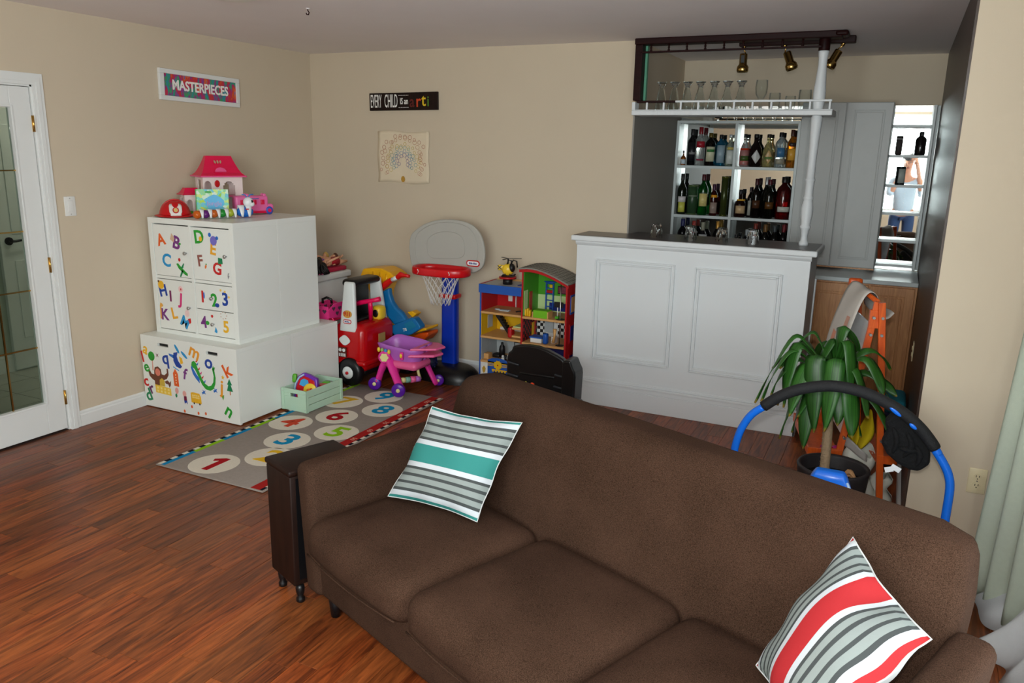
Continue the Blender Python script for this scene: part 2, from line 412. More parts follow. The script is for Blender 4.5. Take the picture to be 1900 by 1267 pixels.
for a, b in (((-0.008, ga-0.012, gz0-0.012), (0.001, ga, gz1+0.012)), ((-0.008, gb, gz0-0.012), (0.001, gb+0.012, gz1+0.012)), ((-0.008, ga, gz0-0.012), (0.001, gb, gz0)), ((-0.008, ga, gz1), (0.001, gb, gz1+0.012))): bead.box(a, b)
bead.build('glazing_bead', m_trim, dr, world=True, bev=0.002)
cols, rows = 3, 5
for i in range(cols):
    for j in range(rows):
        MB().box((-0.027, ga+(gb-ga)*i/cols+0.004, gz0+(gz1-gz0)*j/rows+0.004), (-0.023, ga+(gb-ga)*(i+1)/cols-0.004, gz0+(gz1-gz0)*(j+1)/rows-0.004)).build('pane', m_glass, dr, world=True)
for i in range(1, cols): MB().box((-0.030, ga+(gb-ga)*i/cols-0.004, gz0), (-0.020, ga+(gb-ga)*i/cols+0.004, gz1)).build('muntin', m_brass, dr, world=True)
for j in range(1, rows): MB().box((-0.0295, ga, gz0+(gz1-gz0)*j/rows-0.004), (-0.0205, gb, gz0+(gz1-gz0)*j/rows+0.004)).build('muntin', m_brass, dr, world=True)
for z in (0.21, 1.026, 1.83): MB().box((-0.006, yb-0.004, z-0.045), (0.001, yb+0.010, z+0.045)).cyl((0.002, yb+0.003, z-0.045), (0.002, yb+0.003, z+0.045), 0.005, 8).build('hinge', m_brass, dr, world=True)
# hall beyond the glass
m_hallw = mat('hall_wall_paint', (178, 184, 174), 0.8, var=0.05)
m_tile = mat('hall_floor_tile', (186, 186, 176), 0.25, var=0.12, scale=5)
HX = -1.55
struct(MB().box((HX-0.1, YF, 0), (HX, 0.8, H)).build('wall_hall', m_hallw))
struct(MB().box((HX, 0.3, 0), (-0.11, 0.4, H)).build('wall_hall_end', m_hallw))
struct(MB().box((HX, -4.9, 0), (-0.11, -4.8, H)).build('wall_hall_near', m_hallw))
hf = struct(MB().box((HX, -4.8, -0.011), (-0.11, 0.3, -0.006)).build('floor_hall', m_tile))
for i in range(5):
    for j in range(17):
        MB().box((HX+0.29*i+0.003, -4.8+0.3*j+0.003, -0.006), (HX+0.29*i+0.285, -4.8+0.3*j+0.297, 0.0)).build('tile', m_tile, hf)
baseboard('baseboard_hall', ((HX, -4.8), (HX, 0.3)), h=0.13)
struct(MB().box((-0.11, DY0, -0.006), (0.0, DY1, 0.002)).build('trim_3', m_sub))
hd = thing('door_2', 'hall door', 'door', (HX, -1.2, 0)); del hd['label'], hd['category']; struct(hd)
MB().box((HX+0.001, -1.75, 0.01), (HX+0.035, -0.93, 2.02)).build('door_leaf', m_trim, hd, world=True, bev=0.004)
for z0, z1 in ((0.25, 0.85), (1.05, 1.85)):
    for y0, y1 in ((-1.66, -1.38), (-1.30, -1.02)): MB().box((HX+0.035, y0, z0), (HX+0.042, y1, z1)).build('door_panel', m_trim, hd, world=True, bev=0.005)
MB().cyl((HX+0.035, -1.69, 1.0), (HX+0.05, -1.69, 1.0), 0.03, 14).tube([(HX+0.05, -1.69, 1.0), (HX+0.075, -1.69, 1.0), (HX+0.08, -1.66, 1.0), (HX+0.075, -1.60, 1.005), (HX+0.07, -1.57, 0.995)], [0.010, 0.010, 0.010, 0.008, 0.006], 8).build('door_handle', m_black, hd, world=True)
hl = thing('added_hall_lamp', 'small round lamp added out of view to light the hall beyond the glazed door', 'lamp', (-0.85, -1.2, H))  # unseen lamp, added to brighten the hall behind the glass
MB().lathe([(0.13, 0), (0.13, -0.02), (0.12, -0.05), (0.08, -0.075), (0.0, -0.085)], 20).build('lamp_shade', mat('added_lamp_glow', (255, 250, 235), 0.4, emit=(255, 250, 235), estr=30.0, var=0), hl)

# switch plate, outlet, switch on the dark panel
m_swp = mat('switch_plate_plastic', (228, 228, 224), 0.35, var=0.01)
m_ivory = mat('ivory_plastic', (222, 208, 170), 0.35, var=0.01)
sw = thing('light_switch', 'white rocker light switch on the wall beside the glazed door', 'switch', (0.0, -2.235, 1.36))
MB().rbox((0, -0.036, -0.058), (0.006, 0.036, 0.058), 0.003, 2).build('switch_plate', m_swp, sw)
MB().rbox((0.005, -0.018, -0.034), (0.010, 0.018, 0.034), 0.002, 2).build('rocker', m_swp, sw)
for z in (-0.047, 0.047): MB().cyl((0.005, 0, z), (0.0072, 0, z), 0.0035, 8).build('screw', m_steel, sw)
ol = thing('wall_outlet', 'ivory electrical outlet on the cream wall behind the curtain', 'outlet', (4.918, YE, 0.362))
MB().rbox((-0.036, -0.006, -0.058), (0.036, 0, 0.058), 0.003, 2).build('cover_plate', m_ivory, ol)
for z in (-0.02, 0.02):
    MB().prism(disc(0.0165, 16), 0.0, 0.002, T(0, -0.0062, z) @ FRONT).build('socket', m_ivory, ol)
    sl = MB()
    for xx in (-0.006, 0.006): sl.box((xx-0.0012, -0.0092, z-0.001), (xx+0.0012, -0.008, z+0.008))
    sl.cyl((0, -0.0092, z-0.008), (0, -0.008, z-0.008), 0.0025, 8); sl.build('socket_slots', m_black, ol)
MB().cyl((0, -0.0075, 0), (0, -0.006, 0), 0.003, 8).build('screw', m_steel, ol)
o2 = thing('wall_switch', 'brass wall switch plate seen edge on against the dark wood panelling', 'switch', (XR-0.010, -0.10, 0.60))
MB().rbox((-0.006, -0.036, -0.058), (0, 0.036, 0.058), 0.003, 2).build('switch_plate', m_ivory, o2)
for z in (-0.02, 0.02): MB().rbox((-0.010, -0.012, z-0.012), (-0.005, 0.012, z+0.012), 0.002, 2).build('socket', m_ivory, o2)

# ceiling dome light and hook
cl = thing('ceiling_dome_light', 'white round dome light on the ceiling, unlit', 'lamp', (1.66, -2.52, H))
MB().lathe([(0.205, 0), (0.205, -0.018), (0.195, -0.024)], 36).build('base_ring', m_trim, cl)
MB().lathe([(0.190, -0.02), (0.182, -0.045), (0.15, -0.075), (0.09, -0.095), (0.0, -0.102)], 36).build('shade', mat('opal_glass', (236, 238, 232), 0.3, var=0), cl)
hk = thing('ceiling_hook', 'small dark ceiling hook above the playroom corner', 'hook', (1.44, -1.738, H))
MB().tube([(0, 0, 0), (0, 0, -0.012), (0.008, 0, -0.022), (0.004, 0, -0.034), (-0.008, 0, -0.032), (-0.012, 0, -0.024)], 0.003, 8).build('hook_wire', m_dark, hk)
MB().lathe([(0.011, 0), (0.010, -0.004), (0.004, -0.006)], 12).build('hook_plate', m_ceil, hk)
# ================================================================= BAR
m_barw = mat('bar_white_paint', (222, 226, 228), 0.45, var=0.02, scale=3, bump=0.02, bscale=90)
m_lam = mat('grey_laminate', (74, 68, 68), 0.3, var=0.15, scale=140)
bar = thing('bar_counter', 'white home bar counter with two framed panels and a dark grey top', 'bar', (3.26, -0.29, 0))
W_ = dict(parent=bar, world=True)
MB().box((2.50, -0.29, 0.0), (4.02, -0.262, 1.15)).build('front_panel', m_barw, **W_, bev=0.002)
MB().box((3.992, -0.262, 0.0), (4.02, 0.13, 1.15)).build('side_panel', m_barw, **W_, bev=0.002)
MB().box((2.50, -0.262, 0.0), (2.528, -0.016, 1.15)).build('side_panel', m_barw, **W_, bev=0.002)
MB().box((3.97, 0.13, 0.0), (4.03, 0.155, 0.96)).build('back_stile', m_barw, **W_, bev=0.002)
MB().box((2.79, 0.05, 0.55), (3.99, 0.12, 0.57)).build('inner_shelf', m_barw, **W_, bev=0.002)
ws = [(2.465, -0.325), (4.055, -0.325), (4.055, 0.16), (2.785, 0.16), (2.785, -0.004), (2.465, -0.004)]
MB().prism(ws, 1.15, 1.186).build('worktop', m_barw, **W_, bev=0.009, seg=3)
wi = [(2.478, -0.308), (4.040, -0.308), (4.040, 0.15), (2.79, 0.15), (2.79, -0.006), (2.478, -0.006)]
MB().prism(wi, 1.184, 1.1885).build('worktop_laminate', m_lam, **W_, bev=0.001)
cv = MB().prism([(0, 0), (0.018, 0), (0.016, -0.012), (0.006, -0.026), (0, -0.03)], 2.495, 4.025, m=Matrix(((0, 0, 1, 0), (-1, 0, 0, -0.29), (0, 1, 0, 1.15), (0, 0, 0, 1))))
cv.build('cove_moulding', m_barw, **W_)
def frame(mb, x0, x1, z0, z1, y, w, d):
    mb.box((x0, y-d, z0), (x0+w, y, z1)).box((x1-w, y-d, z0), (x1, y, z1)).box((x0+w, y-d, z0), (x1-w, y, z0+w)).box((x0+w, y-d, z1-w), (x1-w, y, z1))
    return mb
for x0, x1, z0, z1 in ((2.642, 3.193, 0.334, 1.034), (3.324, 3.868, 0.330, 1.028)):
    f = MB(); frame(f, x0, x1, z0, z1, -0.29, 0.010, 0.016); frame(f, x0+0.010, x1-0.010, z0+0.010, z1-0.010, -0.29, 0.014, 0.009); frame(f, x0+0.024, x1-0.024, z0+0.024, z1-0.024, -0.29, 0.010, 0.014)
    f.build('panel_moulding', m_barw, **W_, bev=0.003)
b = MB().box((2.485, -0.306, 0), (4.034, -0.29, 0.130)).box((2.488, -0.301, 0.130), (4.031, -0.29, 0.158)).box((2.485, -0.308, 0.158), (4.034, -0.29, 0.176)).box((2.49, -0.297, 0.176), (4.028, -0.29, 0.194))
b.box((4.02, -0.306, 0), (4.034, 0.155, 0.130)).box((4.02, -0.301, 0.13), (4.031, 0.155, 0.158)).box((4.02, -0.306, 0.158), (4.034, 0.155, 0.176))
b.build('plinth_moulding', m_barw, **W_, bev=0.003)

# post on the bar, overhead shelf and dark valance
post = thing('turned_post', 'white turned wooden post from the bar top to the dark beam', 'post', (3.94, -0.03, 1.1885))
prof = [(0.030, 0), (0.030, 0.02), (0.022, 0.03), (0.020, 0.06), (0.026, 0.10), (0.034, 0.112), (0.034, 0.122), (0.027, 0.13), (0.036, 0.19), (0.037, 0.235), (0.030, 0.275), (0.027, 0.285), (0.031, 0.292), (0.031, 0.302), (0.027, 0.31), (0.025, 0.35), (0.028, 0.40), (0.031, 0.405), (0.031, 0.415), (0.026, 0.42), (0.024, 0.52), (0.027, 0.62), (0.031, 0.70), (0.034, 0.76), (0.034, 0.785), (0.027, 0.795), (0.032, 0.802), (0.032, 0.812), (0.029, 0.82), (0.036, 0.88), (0.037, 0.93), (0.031, 1.00), (0.025, 1.09), (0.026, 1.13), (0.030, 1.16), (0.031, 1.175)]
MB().lathe(prof, 24).build('shaft', m_barw, post)
MB().lathe([(0.032, 1.172), (0.033, 1.18), (0.033, 1.262), (0.031, 1.265)], 24).build('bare_wood_top', m_dark, post, label='unpainted dark wood top of the post')

ov = thing('overhead_glass_shelf', 'white overhead glass shelf with a railed front hanging over the bar', 'shelf', (3.39, 0.06, 1.985))
W2 = dict(parent=ov, world=True)
SY = -0.075
MB().box((2.772, SY, 1.985), (4.03, 0.19, 2.022)).build('shelf_board', m_barw, **W2, bev=0.004)
MB().box((2.772, SY-0.014, 1.985), (4.03, SY, 2.015)).build('front_lip', m_barw, **W2, bev=0.005)
MB().box((3.06, SY+0.006, 2.066), (4.02, SY+0.020, 2.079)).build('rail', m_barw, **W2, bev=0.003)
MB().box((2.80, SY+0.006, 2.064), (3.06, SY+0.020, 2.079)).build('rail', m_dark, **W2, bev=0.003, label='unpainted dark end of the rail')
MB().box((2.772, SY-0.012, 2.015), (2.795, 0.0, 2.07)).build('end_block', m_barw, **W2, bev=0.004)
for i in range(11):
    xx = 2.87+i*0.114
    MB().box((xx-0.006, SY+0.005, 2.020), (xx+0.006, SY+0.021, 2.067)).build('rail_post', m_barw, **W2, bev=0.002)
bm_ = thing('valance_beam', 'dark mahogany ceiling beam with a spindled gallery rail over the bar', 'beam', (3.39, -0.05, 2.08))
W3 = dict(parent=bm_, world=True)
BY = -0.085
MB().box((2.775, BY-0.02, 2.428), (4.04, BY+0.09, H)).build('beam', m_dark, **W3, bev=0.006)
MB().box((4.0, BY-0.03, 2.435), (4.075, BY+0.10, H)).build('beam_end', m_dark, **W3, bev=0.02, seg=3)
MB().box((2.81, BY, 2.376), (3.93, BY+0.018, 2.388)).build('rail', m_dark, **W3, bev=0.003)
for i in range(9):
    xx = 2.88+i*0.1175
    MB().lathe([(0.007, 2.386), (0.009, 2.392), (0.005, 2.40), (0.008, 2.408), (0.005, 2.416), (0.008, 2.43)], 8, T(xx, BY+0.009, 0)).build('spindle', m_dark, **W3)
MB().box((2.775, BY, 2.078), (2.825, 0.02, 2.43)).build('wall_post', m_dark, **W3, bev=0.004)
MB().box((2.826, -0.02, 2.078), (2.842, 0.014, 2.43)).build('green_strip', mat('mint_green_paint', (84, 150, 120), 0.5), **W3, bev=0.002, label='mint green painted strip')

tr = thing('track_light', 'dark ceiling track with three brass spotlights behind the bar beam', 'lamp', (3.70, 0.18, H))
MB().box((3.40, 0.14, 2.425), (4.10, 0.20, H)).build('track', m_dark, tr, world=True, bev=0.005)
def spot(x, y, tilt, turn):
    Mx = T(x, y, 2.405) @ RZ(turn) @ RY(tilt)
    MB().tube([(0, 0, 0.03), (0, 0, 0.0), (0.012, 0, -0.02)], 0.004, 8, Mx).cyl((0, 0, 0.005), (0, 0, 0.035), 0.012, 10, Mx).build('arm', m_brass, tr, world=True)
    o = MB().lathe([(0.0, -0.02), (0.022, -0.022), (0.025, -0.028), (0.025, -0.088), (0.028, -0.092), (0.037, -0.105), (0.038, -0.128), (0.033, -0.138), (0.030, -0.136), (0.026, -0.118), (0.0, -0.115)], 18, Mx).build('spotlight', m_brass, tr, world=True)
    MB().box((-0.011, -0.0262, -0.080), (0.011, -0.0235, -0.034), Mx).build('vent_slot', m_black, tr, world=True)
spot(3.43, 0.17, 0, 0); spot(3.69, 0.17, 22, 180); spot(4.02, 0.17, -28, 180)

# ================================================================= GLASSES
m_glass2 = mat('drinking_glass', (245, 250, 250), 0.02, trans=1.0, ior=1.22, var=0.0)
m_cut = mat('cut_glass', (248, 250, 250), 0.02, trans=1.0, ior=1.5, var=0.0)
def tumbler(x, y, z, rz, label):
    t = thing('tumbler', label, 'glass', (x, y, z), rz, 'upturned tumblers on the bar')
    n = 10
    MB().lathe([(0.041, 0), (0.0365, 0.05), (0.033, 0.088), (0.031, 0.094), (0.0, 0.094), (0.0, 0.080), (0.029, 0.079), (0.0335, 0.05), (0.038, 0.0)], n, smooth=False, cap=False).build('glass_wall', m_cut, t)
    for i in range(0, n, 2):
        a = 2*PI*i/n; MB().tube([(0.0395*math.cos(a), 0.0395*math.sin(a), 0.008), (0.036*math.cos(a+0.2), 0.036*math.sin(a+0.2), 0.05), (0.0335*math.cos(a), 0.0335*math.sin(a), 0.082)], [0.002, 0.0035, 0.002], 6).build('cut_rib', m_cut, t)
for i, (xx, lb) in enumerate(((3.012, 'upturned cut tumbler on the bar nearest the grey niche wall'), (3.245, 'upturned cut tumbler on the bar, second from the grey niche wall'), (3.45, 'upturned cut tumbler on the bar, third from the grey niche wall'), (3.645, 'upturned cut tumbler on the bar nearest the turned post'))):
    tumbler(xx, -0.155, 1.1885, i*0.3, lb)
m_thin = thin_glass('thin_glassware', (250, 252, 252), 0.16)
SZ = 2.0225
def on_shelf(name, prof, x, label, group, y=0.05):
    t = thing(name, label, 'glass', (x, y, SZ), 0, group)
    MB().lathe(prof, 18, cap=False).build('bowl', m_glass2 if name == 'pilsner_glass' else m_thin, t)
    return t
hur = [(0.040, 0.0), (0.039, 0.03), (0.032, 0.07), (0.022, 0.115), (0.016, 0.140), (0.015, 0.152), (0.028, 0.172), (0.034, 0.178), (0.033, 0.182), (0.0, 0.182), (0.0, 0.165), (0.012, 0.150), (0.013, 0.140), (0.019, 0.115), (0.029, 0.07), (0.036, 0.03), (0.037, 0.0)]
for xx, wh in zip((2.932, 3.02, 3.106, 3.192, 3.283, 3.368, 3.456), ('nearest the dark wall post', 'second from the dark wall post', 'third from the dark wall post', 'in the middle of the row of seven', 'third from the goblet', 'second from the goblet', 'right beside the goblet')): on_shelf('pilsner_glass', hur, xx, 'upturned flared beer glass '+wh, 'upturned beer glasses on the overhead shelf')
gob = [(0.032, 0.0), (0.030, 0.006), (0.008, 0.016), (0.007, 0.055), (0.02, 0.07), (0.036, 0.10), (0.040, 0.14), (0.036, 0.185), (0.034, 0.185), (0.037, 0.14), (0.033, 0.10), (0.016, 0.074), (0.0, 0.068)]
on_shelf('goblet', gob, 3.582, 'stemmed goblet standing upright beside the upturned beer glasses', None)
low = [(0.026, 0.0), (0.034, 0.012), (0.037, 0.05), (0.035, 0.105), (0.033, 0.105), (0.034, 0.05), (0.031, 0.018), (0.0, 0.014)]
on_shelf('low_glass', low, 3.668, 'low round glass next to the goblet on the overhead shelf', None)
on_shelf('low_glass', [(r*0.9, z*0.75) for r, z in low], 3.764, 'smallest low glass in the middle of the three on the shelf end', None)
on_shelf('low_glass', [(r*1.1, z*1.15) for r, z in low], 3.850, 'widest low glass beside the turned post on the overhead shelf', None)
m_coast = mat('coaster_green', (120, 160, 90), 0.6)
c_ = MB().lathe([(0.034, 0), (0.034, 0.006)], 16).build('coaster', m_coast, None, (3.764, 0.05, SZ+0.0)); tag(c_, 'green coaster under the smallest glass on the overhead shelf', 'coaster')
for o in list(bpy.data.objects):
    if o.name.startswith('low_glass') and abs(o.location.x-3.764) < 1e-3: o.location.z += 0.0062

# ================================================================= NICHE CABINETRY
m_greycab = mat('grey_cabinet_paint', (176, 178, 176), 0.4, var=0.03, scale=20, bump=0.03, bscale=120)
m_shelf = mat('pale_grey_shelf_paint', (196, 204, 204), 0.35, var=0.02)
mr = tag(MB().box((2.772, YN-0.006, 0.92), (XR-0.012, YN-0.001, 2.115)).build('wall_mirror', m_mirror), 'wide wall mirror behind the bottle shelves in the niche', 'mirror')
bs = thing('bottle_shelf', 'pale grey open bottle shelf with mirror back in the bar niche', 'shelf', (3.24, 1.18, 0.92))
W4 = dict(parent=bs, world=True)
Y0, Y1 = 1.115, 1.2535
for nm, a, b_ in (('side', (2.775, Y0, 0.925), (2.797, Y1, 2.000)), ('side', (3.700, Y0, 0.925), (3.722, Y1, 2.000)), ('divider', (3.236, Y0, 0.946), (3.258, Y1, 1.978)),
                  ('top_board', (2.797, Y0, 1.978), (3.700, Y1, 2.000)), ('shelf_board', (2.797, Y0, 0.925), (3.700, Y1, 0.945)),
                  ('shelf_board', (2.797, Y0, 1.630), (3.236, Y1, 1.652)), ('shelf_board', (3.258, Y0, 1.630), (3.700, Y1, 1.652)), ('shelf_board', (2.797, Y0, 1.236), (3.236, Y1, 1.258)), ('shelf_board', (3.258, Y0, 1.236), (3.700, Y1, 1.258))):
    MB().box(a, b_).build(nm, m_shelf, **W4, bev=0.002)
cb = thing('wall_cabinet', 'tall grey two-door wall cabinet beside the bottle shelf', 'cabinet', (4.04, 1.10, 0.945))
W5 = dict(parent=cb, world=True)
MB().box((3.735, 0.985, 0.945), (4.345, 1.2535, 2.125)).build('carcass', m_greycab, **W5, bev=0.002)
MB().box((3.735, 0.985, 0.935), (4.345, 1.2535, 0.945)).build('underside', m_oak, **W5)
for x0, x1 in ((3.738, 4.036), (4.042, 4.343)):
    d = MB().box((x0, 0.966, 0.95), (x1, 0.984, 2.122)).build('door', m_greycab, **W5, bev=0.003)
    f = MB(); frame(f, x0+0.048, x1-0.048, 1.005, 2.07, 0.966, 0.008, 0.004); frame(f, x0+0.062, x1-0.062, 1.02, 2.055, 0.966, 0.004, 0.003)
    f.build('panel_bead', m_greycab, d, world=True, bev=0.002)
msh = thing('mirror_shelf', 'narrow mirrored shelf column beside the grey wall cabinet', 'shelf', (4.48, 1.2, 0.9))
W6 = dict(parent=msh, world=True)
MB().box((4.600, 1.13, 0.935), (4.618, 1.2535, 2.112)).build('side', m_shelf, **W6, bev=0.002)
MB().box((4.620, 1.20, 0.935), (4.640, 1.2535, 2.112)).build('corner_strip', m_shelf, **W6, bev=0.002)
for z in (1.968, 1.757, 1.545, 1.345, 1.146, 0.965): MB().box((4.346, 1.13, z-0.011), (4.600, 1.2535, z+0.008)).build('shelf_board', m_shelf, **W6, bev=0.002)
cn = thing('niche_counter', 'white counter top under the grey wall cabinet', 'counter', (4.2, 0.9, 0.885))
MB().box((3.0, 0.60, 0.888), (XR-0.012, 1.2535, 0.918)).build('counter_slab', m_shelf, cn, world=True, bev=0.005)
oc = thing('oak_cabinet', 'honey oak base cabinet with raised panel doors below the counter', 'cabinet', (4.2, 0.9, 0))
W7 = dict(parent=oc, world=True)
MB().box((3.40, 0.645, 0.10), (XR-0.012, 1.25, 0.887)).build('carcass', m_oak, **W7, bev=0.002)
MB().box((3.40, 0.70, 0.0), (XR-0.012, 0.72, 0.10)).build('toe_kick', m_dark, **W7)
for x0, x1, kx in ((3.46, 3.84, None), (3.93, 4.335, 4.305), (4.345, 4.628, None)):
    d = MB().box((x0, 0.625, 0.13), (x1, 0.645, 0.872)).build('door', m_oak, **W7, bev=0.004)
    p = MB().box((x0+0.075, 0.619, 0.205), (x1-0.075, 0.6255, 0.797))
    p.build('raised_panel', m_oak, d, world=True, bev=0.006)
    f = MB(); frame(f, x0+0.058, x1-0.058, 0.188, 0.814, 0.625, 0.008, 0.004); f.build('panel_bead', m_oak, d, world=True, bev=0.002)
    if kx:
        k = MB().lathe([(0.006, 0), (0.006, 0.012), (0.014, 0.018), (0.016, 0.025), (0.010, 0.031), (0.0, 0.032)], 14, T(kx, 0.625, 0.845) @ FRONT)
        k.build('knob', m_brass, d, world=True)

# ================================================================= BOTTLES
BM = {}
def gl(col, name=None, rough=0.04, trans=0.85):
    k = ('gl', col, trans)
    if k not in BM: BM[k] = mat('bottle_glass_%d_%d_%d_%d' % (*col, int(trans*100)), col, rough, trans=trans, ior=1.4, var=0.0)
    return BM[k]
def pl(col, rough=0.4, metal=0.0):
    k = ('pl', col, metal)
    if k not in BM: BM[k] = mat('bottle_print_%d_%d_%d_%d' % (*col, int(metal*10)), col, rough, metal=metal, var=0.02)
    return BM[k]
def shape(kind, h, r):
    if kind == 'wine': return [(r*0.9, 0), (r, 0.006), (r, h*0.58), (r*0.92, h*0.64), (r*0.6, h*0.72), (r*0.38, h*0.78), (r*0.36, h*0.96), (r*0.38, h*0.965)]
    if kind == 'spirit': return [(r*0.92, 0), (r, 0.006), (r, h*0.62), (r*0.93, h*0.68), (r*0.6, h*0.75), (r*0.42, h*0.79), (r*0.40, h*0.86)]
    if kind == 'round': return [(r*0.8, 0), (r*0.97, 0.01), (r, h*0.3), (r*0.95, h*0.5), (r*0.7, h*0.64), (r*0.42, h*0.73), (r*0.36, h*0.78), (r*0.36, h*0.86)]
    if kind == 'flask': return [(r*0.95, 0), (r, 0.006), (r, h*0.66), (r*0.85, h*0.74), (r*0.5, h*0.80), (r*0.38, h*0.83), (r*0.38, h*0.88)]
    if kind == 'squat': return [(r*0.95, 0), (r, 0.008), (r, h*0.46), (r*0.85, h*0.56), (r*0.45, h*0.64), (r*0.32, h*0.68), (r*0.32, h*0.80)]
    if kind == 'tin': return [(r, 0), (r, h)]
NICHE = {}
def bottle(kind, x, y, z, h, r, glass, cap, caplen, label_desc, lab=None, lab2=None, group='bottles on the mirrored shelves', fill=None, dia=False, txt=None, sy=1.0, name='bottle'):
    t = thing(name, label_desc, 'bottle' if kind != 'tin' else 'tin', (x, y, z), 0, group)
    pf = shape(kind, h, r); S = Sc(1, sy, 1)
    MB().lathe(pf, 18, S).build('body' if kind == 'tin' else 'glass_body', glass, t)
    top = pf[-1]
    if kind != 'tin':
        cr = top[0]*1.12
        MB().lathe([(cr, h-caplen), (cr*1.02, h-caplen+0.003), (cr, h-0.003), (cr*0.85, h)], 14).build('cap', cap, t)
        if h-caplen > top[1]+0.002: MB().lathe([(top[0], top[1]-0.001), (top[0]*0.98, h-caplen+0.002)], 14).build('neck', glass, t)
    else:
        MB().lathe([(r*1.01, h-0.012), (r*1.02, h), (r*0.98, h+0.003), (0, h+0.003)], 18).build('lid', cap, t)
        MB().lathe([(r*1.015, 0), (r*1.015, 0.010)], 18).build('base_band', cap, t)
    def arc(z0, z1, half, m, nm, e=1.02):
        n = 8; a0 = -PI/2+0.35
        MB().sheet(lambda u, v: (r*e*math.cos(a0+half*(2*u-1)), sy*r*e*math.sin(a0+half*(2*u-1)), z0+(z1-z0)*v), n, 1, 0.0006).build(nm, m, t)
    if fill: MB().lathe([(r*0.9, 0.01), (r*0.94, 0.02), (r*0.94, h*fill[0]), (0, h*fill[0])], 16, S).build('liquid', fill[1], t)
    if dia:
        n = 6; a0 = -PI/2+0.3
        MB().sheet(lambda u, v: (r*1.03*math.cos(a0+(2*u-1)*0.75*max(0.02, 1-abs(2*v-1))), r*1.03*math.sin(a0+(2*u-1)*0.75*max(0.02, 1-abs(2*v-1))), h*0.10+h*0.42*v), n, 4, 0.0006).build('label', lab[2], t)
    elif lab: arc(h*lab[0], h*lab[1], 1.0, lab[2], 'label')
    if lab2: arc(h*lab2[0], h*lab2[1], 0.8, lab2[2], 'label_band', 1.035)
    if txt:
        tm = textmesh(txt, 0.011, 0.0006, 0.01, T(r*0.35, -sy*r*1.06-0.001, h*0.55) @ RZ(18) @ FRONT); tm.build('label_print', pl((40, 50, 40)), t)
    return t
BYY = 1.182
Z1, Z2, Z3 = 1.6525, 1.2585, 0.9455
clear = (235, 240, 238); dk = (16, 10, 8)
bottle('squat', 2.835, 1.15, Z1, 0.115, 0.021, gl((190, 110, 40)), pl((20, 20, 20)), 0.022, 'miniature amber bottle with blue label at the end of the top shelf', (0.08, 0.4, pl((190, 205, 215))))
bottle('spirit', 2.888, 1.20, Z1, 0.285, 0.036, gl((40, 40, 42)), pl((12, 12, 14)), 0.05, 'clear bottle with black label and tall black cap on the top shelf', (0.12, 0.62, pl((22, 22, 26))), (0.3, 0.36, pl((120, 120, 120))))
bottle('spirit', 2.962, 1.17, Z1, 0.30, 0.039, gl(clear), pl((120, 16, 26), 0.3), 0.055, 'clear bottle with crimson cap and red band on the top shelf', (0.47, 0.63, pl((150, 24, 40))), (0.13, 0.17, pl((130, 20, 50))))
bottle('flask', 3.040, BYY, Z1, 0.255, 0.040, gl(dk, trans=0.4), pl((88, 72, 20), 0.35, 0.3), 0.035, 'dark brown bottle with gold cap and cream green label on the top shelf', (0.13, 0.58, pl((198, 196, 166))), (0.42, 0.50, pl((40, 110, 50))))
bottle('flask', 3.122, BYY, Z1, 0.243, 0.036, gl((50, 150, 190)), pl((14, 14, 16)), 0.032, 'sky blue glass gin bottle with black cap on the top shelf', (0.10, 0.66, pl((140, 160, 172))))
bottle('wine', 3.197, BYY, Z1, 0.245, 0.034, gl((215, 222, 205)), pl((190, 196, 196), 0.3, 0.4), 0.022, 'frosted clear bottle with silver cap beside the shelf divider', (0.08, 0.5, pl((200, 205, 200))), (0.52, 0.6, pl((190, 170, 90))))
bottle('round', 3.310, BYY, Z1, 0.250, 0.037, gl(clear), pl((14, 12, 14)), 0.030, 'bottle of bright red liquor with green label on the top shelf', (0.18, 0.33, pl((60, 80, 30))), None, fill=(0.56, mat('red_liquor', (255, 60, 16), 0.1, trans=0.5, var=0)))
bottle('round', 3.395, BYY, Z1, 0.250, 0.050, gl((22, 10, 10), trans=0.3), pl((12, 12, 12)), 0.028, 'near black round bottle with a pale diamond label on the top shelf', (0, 0, pl((188, 188, 186))), dia=True)
bottle('round', 3.490, BYY, Z1, 0.250, 0.042, gl((225, 215, 160)), pl((30, 24, 16)), 0.028, 'pale yellow round bottle with tan diamond label and green band', (0, 0, pl((196, 160, 110))), (0.24, 0.32, pl((90, 120, 60))), dia=True)
bottle('flask', 3.580, BYY, Z1, 0.265, 0.040, gl((228, 238, 240)), pl((14, 14, 18)), 0.035, 'clear bottle with black cap and silver base band on the top shelf', (0.10, 0.25, pl((150, 146, 130))), (0.3, 0.56, pl((60, 110, 150))))
bottle('spirit', 3.662, BYY, Z1, 0.285, 0.034, gl((225, 150, 40)), pl((60, 24, 14)), 0.05, 'golden whisky bottle with brown neck at the end of the top shelf', (0.2, 0.5, pl((214, 160, 60))), (0.56, 0.66, pl((50, 40, 40))))
bottle('wine', 2.836, BYY, Z2, 0.325, 0.037, gl((18, 26, 12), trans=0.4), pl((12, 12, 12)), 0.05, 'dark wine bottle with white and yellow label on the middle shelf', (0.30, 0.44, pl((206, 200, 200))), (0.05, 0.30, pl((190, 190, 80))))
bottle('tin', 2.925, BYY, Z2, 0.235, 0.040, pl((44, 70, 44), 0.35), pl((70, 90, 50), 0.3), 0, 'dark green cylindrical whisky tin on the middle shelf', (0.62, 0.66, pl((120, 130, 110))), name='gift_tin')
bottle('spirit', 3.010, BYY, Z2, 0.325, 0.038, gl((10, 120, 40)), pl((70, 16, 22)), 0.05, 'green glass whiskey bottle with cream label on the middle shelf', (0.22, 0.53, pl((206, 190, 120))), txt='JAMESON')
